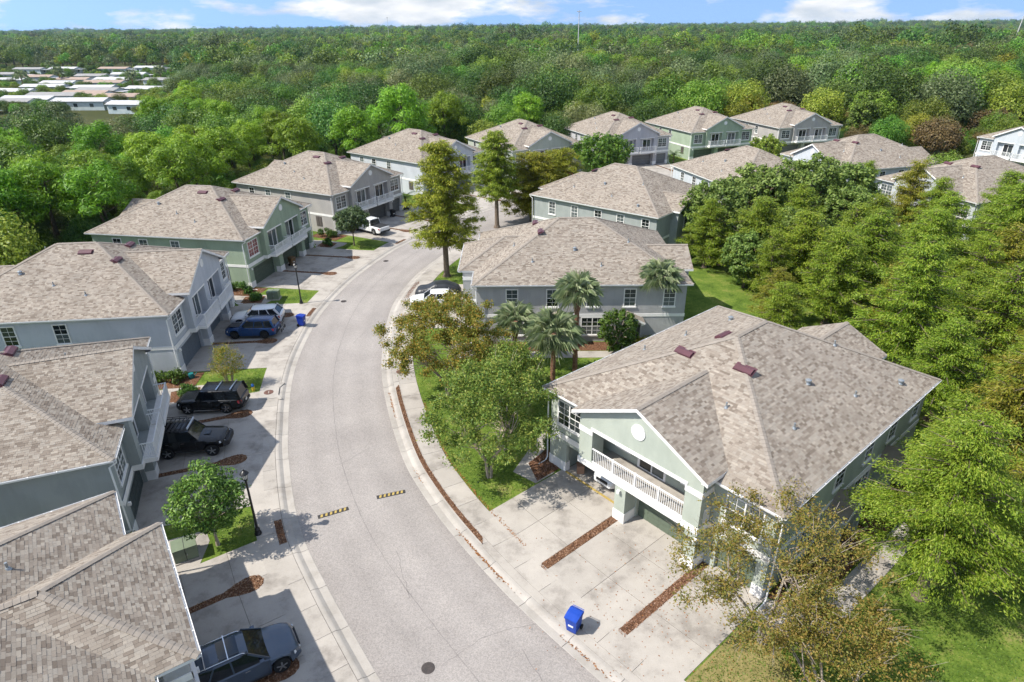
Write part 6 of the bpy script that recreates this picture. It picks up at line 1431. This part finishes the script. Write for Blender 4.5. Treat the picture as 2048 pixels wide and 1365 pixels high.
for i, (u, w, lab) in enumerate(((8.7, 2.4, 'low dark shrub at the right front corner of the foreground house'), (8.6, 11.2, 'dark shrub between the two entry hoods of the foreground house'), (9.0, 16.5, 'large-leaved shrub at the far end of the foreground house side'), (12.4, 16.5, 'broad-leaved bush under the cypress beyond the foreground side path'))):
    x, y = dpos('R1', u, w); shrub(130 + i, lab, x, y, 0.9, 0.9, 1.1, leaf='oak' if i < 2 else 'magnolia', size=0.12)
b_ = [h2w(HQ['R1'], a, b) for a, b in ((7.55, 0.7), (9.4, 0.9), (9.7, 18.0), (7.55, 18.0))]; mulch_bed('mulch_bed', b_, 'dark mulch bed along the foreground house side wall', 'mulch beds at house corners', per=60, z=0.11, seed=61)
x, y = dpos('R2', 7.60, 13.5)
t = thing('door_wreath', 'dark round wreath hanging on the grey side door', 'wreath', (x - 0.02, y - 0.0, 1.75), R(HQ['R2'][2]))
MB().tube([(0.05, 0.24 * math.cos(a), 0.24 * math.sin(a)) for a in np.linspace(0, 6.283, 20)], 0.06, 6).build('ring', mt['black'], t)

# --- short grass standing on the lawns in view
def free(x, y):
    for key, (hx, hy, hd) in HQ.items():
        t = R(hd); dx, dy = x - hx, y - hy; u, w = dx * math.cos(t) + dy * math.sin(t), -dx * math.sin(t) + dy * math.cos(t)
        if abs(u) < 7.5 and 0.2 < w < DP + 0.6: return False
        if key[0] == 'L' and (abs(u) < 7.3 and -14 < w < 0.6 or 6.9 < u < 10.4 and -3.6 < w < 14): return False
        if key == 'R1' and (-6.4 < u < 7.8 and -16 < w < 0.6 or -11 < u < -6.3 and -2.4 < w < 16 and (u < -9.3 or w < 4) or 7.4 < u < 11.3 and -1 < w < 18): return False
        if key == 'R2' and (7.3 < u < 10.8 and -2.2 < w < 18 or abs(u) < 7 and -12 < w < 0.6): return False
    return True
g = np.random.default_rng(5); PP = []
for P_, N_, o_ in ((RIGHT, NR, 2.75), (LEFT, NL, 2.45)):
    for i in range(20, 170):
        for _ in range(330 if P_ is RIGHT else 150):
            dd = o_ + abs(g.normal(0, 6.5)) if P_ is RIGHT else o_ + g.random() * 4.5; p = P_[i] + N_[i] * dd + g.normal(0, 0.2, 2)
            if ((P_[max(0, i - 30):i + 30] - p) ** 2).sum(1).min() < o_ ** 2: continue
            if free(*p): PP.append((p[0], p[1], 0.125))
for _ in range(26000):
    p = (g.uniform(7, 26), g.uniform(12, 27))
    if free(*p) and (p[0] - 6.9) * 0.75 + (p[1] - 18.7) * -0.66 > 0.1: PP.append((p[0], p[1], 0.125))
PP = np.array(PP); V, F = quads_at(g, PP, 0.035 + 0.035 * g.random(len(PP)), 0.34, np.array([0.3, 0.3, 0.4]), 1.0)
LM['grass'] = leafmat('grass_blade', [(0.045, 0.0862, 0.01), (0.095, 0.1782, 0.018), (0.15, 0.2472, 0.028), (0.26, 0.2875, 0.08)], trans=0.3, vary=0.0)
tag(link('grass_blades', np_mesh('grass_blades', V, F, LM['grass'])), 'short green grass standing on the lawns', 'grass', kind='stuff')

# ------------------------------------------------------------------ woodland and the far distance
PROTO = {}
for kd, seeds in (('oak', (201, 202)), ('oakgrey', (203,)), ('pine', (205, 206, 207)), ('mix', (208, 209)), ('yellow', (210,)), ('brown', (211,)), ('dead', (212,))):
    for s_ in seeds: PROTO.setdefault(kd, []).append(tree_proto(kd, s_))
far_coll = bpy.data.collections.new('woodland_sources')
NEARI, FARI = {}, {}
cnt = 0
def src(me):
    global cnt
    o = bpy.data.objects.new('woodland_source_%03d' % cnt, me); far_coll.objects.link(o); cnt += 1; return cnt - 1
for kd, L_ in PROTO.items(): NEARI[kd] = [src(combo(*p, 'woodland_tree')) for p in L_]
for kd in ('oak', 'oakgrey', 'pine', 'mix', 'yellow', 'brown'): FARI[kd] = [src(combo(*tree_proto(kd, 300 + i * 7 + len(kd), 0.4), 'woodland_tree')) for i in range(2)]
SHARE = {(kd, i): (p[0].mesh('trunk', mt[p[4]], 60), np_mesh('crown', p[1], p[2], LM[p[3]])) for kd, L_ in PROTO.items() for i, p in enumerate(L_)}
g = np.random.default_rng(99)
HC = np.array([h2w(q_, 0, DP / 2) for q_ in HQ.values()])
def project(x, y, z):
    fy = y * math.cos(PITCH) - (z - CAM_H) * math.sin(PITCH); return 1024 + FPX * x / fy, 682 - FPX * (y * math.sin(PITCH) + (z - CAM_H) * math.cos(PITCH)) / fy
# mobile homes park: clearings; also the lot with the white truck
def in_park(x, y, top=12.0):
    px, pb = project(x, y, 0.0); pt_ = project(x, y, top)[1]
    return px < 365 and pb > 128 and pt_ < np.interp(px, [-100, 0, 60, 120, 160, 195, 270, 350], [196, 192, 184, 190, 222, 205, 192, 166])
CLEAR = [(x, y, 12.2) for x, y in HC] + [(86, 112, 8), (81, 105, 7), (88, 119, 9)]
def blocked(x, y):
    for (a, b, r_) in CLEAR:
        if (x - a) ** 2 + (y - b) ** 2 < r_ * r_: return True
    dl = ((LEFT - [x, y]) ** 2).sum(1).min()
    if dl < (27 if x < 76 else 7) ** 2: return True
    dr = ((RIGHT - [x, y]) ** 2).sum(1).min()
    if dr < (10 if x < 76 else 6) ** 2: return True
    # the right-hand court of houses
    if x > -20 and y < 118 + 0.0 * x and y < 150 and x > -8 and not (x > 62 and y > 128): 
        if x < 118 and y < 124 and not (x > 66 and y > 92): return True
    return False
def nfield(x, y, s, ph): return math.sin(x * s + ph) * math.cos(y * s * 1.3 - ph * 2) + 0.6 * math.sin((x + y) * s * 2.3 + ph * 3)
pts = []
# behind the left row and out to the first 330 m
sp = 8.8; y = 6.0
while y < 330:
    row = int(y / sp) % 2
    x = -0.95 * y - 45
    while x < 0.95 * y + 45:
        X, Y = x + g.normal(0, sp * 0.23) + row * sp / 2, y + g.normal(0, sp * 0.23)
        px, py = project(X, Y, 8)
        if -140 < px < 2190 and not blocked(X, Y) and not in_park(X, Y) and (X < -42 or Y > 100): pts.append((X, Y))
        x += sp
    y += sp * 0.9
near = []
for X, Y in pts:
    d = math.hypot(X, Y); n1, n2 = nfield(X, Y, 0.021, 1.3), nfield(X, Y, 0.05, 4.0); r_ = g.random()
    strip_l = X < -42 and Y < 120 and X > -42 - 42                   # pine belt behind the left row
    edge = min(math.hypot(X - a, Y - b) for a, b in HC) < 36
    if strip_l: kd = 'pine' if r_ < 0.80 else ('oakgrey' if r_ < 0.87 else 'mix')
    elif Y > 118 and edge and X < 5: kd = 'pine' if r_ < 0.45 else ('mix' if r_ < 0.75 else 'oak')
    elif X > 60 and edge: kd = 'brown' if r_ < 0.5 else ('mix' if r_ < 0.8 else 'yellow')
    elif X > 35 and edge: kd = 'yellow' if r_ < 0.35 else 'mix'
    elif n1 > 0.55: kd = 'pine' if r_ < 0.6 else 'mix'
    elif n1 < -0.7: kd = 'oakgrey' if r_ < 0.55 else ('dead' if r_ < 0.63 else 'oak')
    else: kd = 'oak' if r_ < 0.5 else ('mix' if r_ < 0.8 else ('oakgrey' if r_ < 0.96 else 'yellow'))
    s = (0.68 + 0.85 * g.random() ** 1.4) * (1 + 0.16 * nfield(X, Y, 0.03, 2.2)) * (0.85 if edge and not strip_l else 1.0)
    if strip_l or X < -42: s = min(s, 1.12)
    near.append((X, Y, kd, s, g.random() * 6.28))
def size_on_screen(t_):
    X, Y, kd, s, _ = t_; px, py = project(X, Y, 9); 
    return -1 if not (-30 < px < 2078 and 0 < py < 1300) else s / math.hypot(X, Y)
order = sorted(range(len(near)), key=lambda i: -size_on_screen(near[i]))
single = order[:300]
ORD = ['first', 'second', 'third', 'fourth', 'fifth', 'sixth', 'seventh', 'eighth', 'ninth', 'tenth', 'eleventh', 'twelfth', 'thirteenth', 'fourteenth', 'fifteenth', 'sixteenth', 'seventeenth', 'eighteenth', 'nineteenth']
TENS = ['', '', 'twenty', 'thirty', 'forty', 'fifty', 'sixty', 'seventy', 'eighty', 'ninety']
TENO = ['', 'tenth', 'twentieth', 'thirtieth', 'fortieth', 'fiftieth', 'sixtieth', 'seventieth', 'eightieth', 'ninetieth']
def ordinal(n):
    if n <= 19: return ORD[n - 1]
    if n > 99: return 'hundred and ' + ordinal(n - 100) if n > 100 else 'hundredth'
    return TENO[n // 10] if n % 10 == 0 else TENS[n // 10] + '-' + ORD[n % 10 - 1]
KN = {'oak': ('oak_tree', 'dark green oak'), 'oakgrey': ('oak_tree', 'greyish oak'), 'pine': ('pine_tree', 'bright green pine'), 'mix': ('broadleaf_tree', 'fresh green tree'), 'yellow': ('broadleaf_tree', 'yellowish tree'), 'brown': ('broadleaf_tree', 'low brown-leaved tree'), 'dead': ('bare_tree', 'bare pale tree')}
def zone(X, Y):
    if X < -42 and Y < 120: return 'in the wood left of the houses'
    if X < 15: return 'in the wood behind the bend houses'
    if X < 60: return 'in the wood behind the far green houses'
    return 'in the wood behind the right-hand houses'
cnts = {}
for i in sorted(single, key=lambda i: project(near[i][0], near[i][1], 8)[0]):
    X, Y, kd, s, rz = near[i]; z_ = zone(X, Y); cnts[(kd, z_)] = cnts.get((kd, z_), 0) + 1
    nm, desc = KN[kd]; pi = int(rz * 100) % len(PROTO[kd])
    tree(nm, f'{ordinal(cnts[(kd, z_)])} {desc} from the left {z_}', X, Y, None, None, None, None, None, sc=(s, s, s), rz=rz, group='woodland trees', shared=SHARE[(kd, pi)], z=0.0)
ss = set(single)
FP, FI, FS, FR = [], [], [], []
for i, (X, Y, kd, s, rz) in enumerate(near):
    if i in ss: continue
    FP.append((X, Y, 0)); L_ = NEARI[kd]; FI.append(L_[int(rz * 100) % len(L_)]); FS.append(s); FR.append(rz)
# further out, rows thin out with distance
y = 330.0
while y < 5200:
    spc = 10.8 + (y - 330) * 0.0045
    x = -0.86 * y - 20
    while x < 0.86 * y + 20:
        X, Y = x + g.normal(0, spc * 0.3), y + g.normal(0, spc * 0.3)
        if not in_park(X, Y):
            n1 = nfield(X, Y, 0.008, 0.3); r_ = g.random()
            kd = 'pine' if n1 > 0.7 and r_ < 0.6 else ('oakgrey' if r_ < 0.22 else ('oak' if r_ < 0.66 else ('mix' if r_ < 0.92 else ('yellow' if r_ < 0.97 else 'brown'))))
            FP.append((X, Y, 0)); FI.append(FARI[kd][int(r_ * 1000) % 2]); FS.append((0.7 + 0.9 * g.random() ** 1.4 + (0.4 if g.random() < 0.07 else 0)) * (1 + 0.20 * nfield(X, Y, 0.006, 5.1)) * (1 + (0.30 * nfield(X, Y, 0.0019, 2.0) if Y > 1400 else 0)) * (1 + max(0, y - 1500) * 0.00018)); FR.append(g.random() * 6.28)
        x += spc
    y += spc * 1.15
# low trees and shrubs between the mobile homes
HMW = [(165, 199), (110, 188), (175, 184), (30, 180), (90, 171), (190, 173), (200, 178), (120, 164), (210, 163), (20, 158), (75, 152), (150, 157), (230, 157), (185, 150), (260, 147), (60, 137), (130, 136), (230, 136), (300, 134), (20, 147), (330, 158), (270, 205), (60, 195), (235, 190), (300, 175), (20, 200)]
def unproj(px, py, z):
    x, yv = (px - 1024) / FPX, -(py - 682.5) / FPX; c_, s_ = math.cos(ROLL), math.sin(ROLL); x, yv = c_ * x - s_ * yv, s_ * x + c_ * yv
    d = (x, math.cos(PITCH) + math.sin(PITCH) * yv, -math.sin(PITCH) + math.cos(PITCH) * yv); k_ = (z - CAM_H) / d[2]; return d[0] * k_, d[1] * k_
HMP = np.array([unproj(a_, b_, 3.4) for a_, b_ in HMW])
for _ in range(900):
    px, py = g.uniform(-60, 380), g.uniform(126, 225); X, Y = unproj(px, py, 1.0); dd = np.abs(HMP - [X, Y])
    if ((dd[:, 0] < 13) & (dd[:, 1] < 5.5)).any() or not in_park(X, Y): continue
    FP.append((X, Y, -0.2)); FI.append(NEARI['mix' if g.random() < 0.5 else 'oak'][0]); FS.append(0.22 + 0.26 * g.random()); FR.append(g.random() * 6.28)
# undergrowth closes the floor of the near wood
for _ in range(2600):
    i = int(g.integers(len(near))); X, Y = near[i][0] + g.normal(0, 3), near[i][1] + g.normal(0, 3)
    if blocked(X, Y) or in_park(X, Y, 4.0): continue
    FP.append((X, Y, -0.3)); FI.append(NEARI['mix'][0] if g.random() < 0.6 else NEARI['oak'][0]); FS.append(0.25 + 0.25 * g.random()); FR.append(g.random() * 6.28)
me = bpy.data.meshes.new('distant_woodland'); me.vertices.add(len(FP)); me.vertices.foreach_set('co', np.array(FP, np.float32).ravel())
for nm, ty, dat in (('idx', 'INT', np.array(FI, np.int32)), ('scl', 'FLOAT', np.array(FS, np.float32)), ('rotz', 'FLOAT', np.array(FR, np.float32))):
    at_ = me.attributes.new(nm, ty, 'POINT'); at_.data.foreach_set('value', dat)
me.update()
wood = tag(link('distant_woodland', me), 'dense green woodland reaching to the horizon', 'woodland', kind='stuff')
ng = bpy.data.node_groups.new('scatter_trees', 'GeometryNodeTree')
ng.interface.new_socket('Geometry', in_out='INPUT', socket_type='NodeSocketGeometry'); ng.interface.new_socket('Geometry', in_out='OUTPUT', socket_type='NodeSocketGeometry')
def gn(t, **k):
    n = ng.nodes.new(t)
    for a, b in k.items(): setattr(n, a, b)
    return n
gi, go = gn('NodeGroupInput'), gn('NodeGroupOutput')
iop = gn('GeometryNodeInstanceOnPoints'); ci = gn('GeometryNodeCollectionInfo', transform_space='ORIGINAL')
ci.inputs['Collection'].default_value = far_coll; ci.inputs['Separate Children'].default_value = True; ci.inputs['Reset Children'].default_value = True
def attr(nm, ty):
    n = gn('GeometryNodeInputNamedAttribute', data_type=ty); n.inputs['Name'].default_value = nm
    return [o for o in n.outputs if o.enabled and o.name == 'Attribute'][0]
cx_ = gn('ShaderNodeCombineXYZ'); ng.links.new(attr('rotz', 'FLOAT'), cx_.inputs['Z'])
er = gn('FunctionNodeEulerToRotation'); ng.links.new(cx_.outputs[0], er.inputs[0])
ng.links.new(gi.outputs[0], iop.inputs['Points']); ng.links.new(ci.outputs[0], iop.inputs['Instance'])
iop.inputs['Pick Instance'].default_value = True
ng.links.new(attr('idx', 'INT'), iop.inputs['Instance Index']); ng.links.new(er.outputs[0], iop.inputs['Rotation']); ng.links.new(attr('scl', 'FLOAT'), iop.inputs['Scale'])
ng.links.new(iop.outputs[0], go.inputs[0])
md = wood.modifiers.new('scatter', 'NODES'); md.node_group = ng

# ------------------------------------------------------------------ mobile homes seen across the trees
mt['tinroof'] = M('white_tin_roof', (0.55, 0.55, 0.55), (0.42, 0.42, 0.42), scale=0.4, rough=0.5)
mt['tanroof'] = M('tan_roof', (0.36, 0.27, 0.21), (0.30, 0.23, 0.19), scale=0.4, rough=0.7)
mt['greyroof'] = M('grey_roof', (0.30, 0.295, 0.29), (0.24, 0.235, 0.23), scale=0.4, rough=0.7)
mt['homewall'] = M('home_siding', (0.55, 0.60, 0.60), (0.42, 0.50, 0.50), scale=0.5, rough=0.7)
def unproj(px, py, z):
    x, yv = (px - 1024) / FPX, -(py - 682.5) / FPX; c_, s_ = math.cos(ROLL), math.sin(ROLL); x, yv = c_ * x - s_ * yv, s_ * x + c_ * yv
    d = (x, math.cos(PITCH) + math.sin(PITCH) * yv, -math.sin(PITCH) + math.cos(PITCH) * yv); k_ = (z - CAM_H) / d[2]; return d[0] * k_, d[1] * k_
def home(label, x, y, rz, Ln, W_, rm, group='mobile homes in the park'):
    t = thing('mobile_home', label, 'mobile home', (x, y, 0), rz, group)
    MB().box(-Ln / 2, Ln / 2, -W_ / 2, W_ / 2, 0, 3.0).prism([(-Ln / 2, -W_ / 2, 3.0), (-Ln / 2, W_ / 2, 3.0), (-Ln / 2, 0, 3.8)], (Ln, 0, 0)).build('wall', mt['homewall'], t)
    b = MB()
    for s in (-1, 1): b.prism([(-Ln / 2 - 0.4, s * (W_ / 2 + 0.5), 2.95), (-Ln / 2 - 0.4, 0, 3.92), (-Ln / 2 - 0.4, 0, 4.02), (-Ln / 2 - 0.4, s * (W_ / 2 + 0.5), 3.05)], (Ln + 0.8, 0, 0))
    b.build('roof', mt[rm], t)
    MB().box(Ln / 2 + 0.05, Ln / 2 + 4.5, -W_ / 2, W_ / 2 * 0.6, 2.6, 2.72).box(Ln / 2 + 4.3, Ln / 2 + 4.4, -W_ / 2, -W_ / 2 + 0.1, 0, 2.6).box(Ln / 2 + 4.3, Ln / 2 + 4.4, W_ / 2 * 0.5, W_ / 2 * 0.6, 0, 2.6).build('carport', mt['tinroof'], t)
    for i in range(3): MB().box(-Ln / 2 + 2 + i * Ln / 3.2, -Ln / 2 + 3.4 + i * Ln / 3.2, -W_ / 2 - 0.05, -W_ / 2 - 0.002, 1.2, 2.3).build('window', mt['glass'], t)
    MB().box(Ln / 2 + 0.002, Ln / 2 + 0.05, -0.6, 0.6, 1.1, 2.2).build('window', mt['glass'], t)
HM_ = [(165, 199, 'tinroof'), (110, 188, 'greyroof'), (175, 184, 'tanroof'), (30, 180, 'tinroof'), (90, 171, 'tinroof'), (190, 173, 'tinroof'), (200, 178, 'greyroof'), (120, 164, 'tinroof'), (210, 163, 'tanroof'), (20, 158, 'tinroof'), (75, 152, 'tanroof'), (150, 157, 'tanroof'), (230, 157, 'tinroof'), (185, 150, 'greyroof'), (260, 147, 'tinroof'), (60, 137, 'greyroof'), (130, 136, 'tinroof'), (230, 136, 'tanroof'), (300, 134, 'tinroof'), (20, 147, 'greyroof'), (330, 158, 'greyroof'), (270, 205, 'tinroof'), (60, 195, 'tinroof'), (235, 190, 'tanroof'), (300, 175, 'tinroof'), (20, 200, 'greyroof')]
HR = {'tinroof': 'white', 'tanroof': 'tan', 'greyroof': 'grey'}
byc = {}
for px, py, rm in sorted(HM_): byc[rm] = byc.get(rm, 0) + 1
seen = {}
for px, py, rm in sorted(HM_):
    x, y = unproj(px, py, 3.4); seen[rm] = seen.get(rm, 0) + 1
    home(f'{ordinal(seen[rm])} {HR[rm]}-roofed mobile home from the left in the far park', x, y, R(-8 + 4 * math.sin(px)), 15 + 5 * abs(math.sin(px * 1.7)), 6.5, rm)
# palms between the homes
for i, (px, py) in enumerate(((40, 150), (100, 128), (115, 142), (215, 122), (262, 152), (318, 140))):
    x, y = unproj(px, py, 7.0); palm(400 + i, f'{ordinal(i + 1)} palm from the left among the far mobile homes', x, y, 6.5, 14, 2.4)
x, y = unproj(1437, 139, 2.2)
t = thing('box_truck', 'white box truck parked in a clearing in the far wood', 'truck', (x, y, 0), R(10)); MB().box(-4, 3, -1.3, 1.3, 1.0, 4.2).build('cargo_box', mt['tinroof'], t); MB().box(3.1, 5.0, -1.2, 1.2, 0.8, 3.0).build('cab', mt['tinroof'], t); MB().box(4.2, 5.02, -1.1, 1.1, 1.9, 2.8).build('windscreen', mt['carglass'], t)
for cx in (-2.5, 3.9):
    for s in (-1, 1): MB().lathe([(0.5, -0.15), (0.5, 0.15)], (cx, s * 1.15, 0.5), 12, axis='y').build('wheel', mt['tyre'], t)
# masts on the skyline
def mast(label, px, ytop, D_, r_, name='utility_mast', lean=0.0, cat='mast'):
    x, y = (px - 1024) / FPX * D_ * 1.11, D_; z = CAM_H + D_ * (52 - ytop) / FPX * 1.0
    t = thing(name, label, cat, (x, y, 0)); mp_ = mt['tinroof']
    MB().tube([(0, 0, 0), (lean, 0, z)], [r_, r_ * 0.6], 8).build('pole', mp_, t); MB().box(lean - r_ * 4, lean + r_ * 4, -0.3, 0.3, z - 1.2, z - 0.7).build('head', mp_, t)
mast('slim grey mast rising above the skyline right of centre', 1137, 28, 520, 0.42)
mast('leaning crane boom on the skyline at right', 1850, 27, 620, 0.5, 'crane_boom', 3.6, 'crane')
mast('tiny mast on the skyline left of centre', 828, 36, 900, 0.25)
# air
hz = MB().box(-6400, 6400, -70, 6400, -1.2, 42.0)
hm = bpy.data.materials.new('haze'); hm.use_nodes = True; hn = hm.node_tree; hn.nodes.clear()
ho = hn.nodes.new('ShaderNodeOutputMaterial'); pv = hn.nodes.new('ShaderNodeVolumePrincipled')
pv.inputs['Color'].default_value = (0.45, 0.70, 1.0, 1); pv.inputs['Density'].default_value = 0.00005; pv.inputs['Anisotropy'].default_value = 0.2
hn.links.new(pv.outputs[0], ho.inputs['Volume'])
HAZE = True
if HAZE: tag(hz.build('haze', hm), 'pale blue summer haze over the far wood', 'haze', kind='stuff')
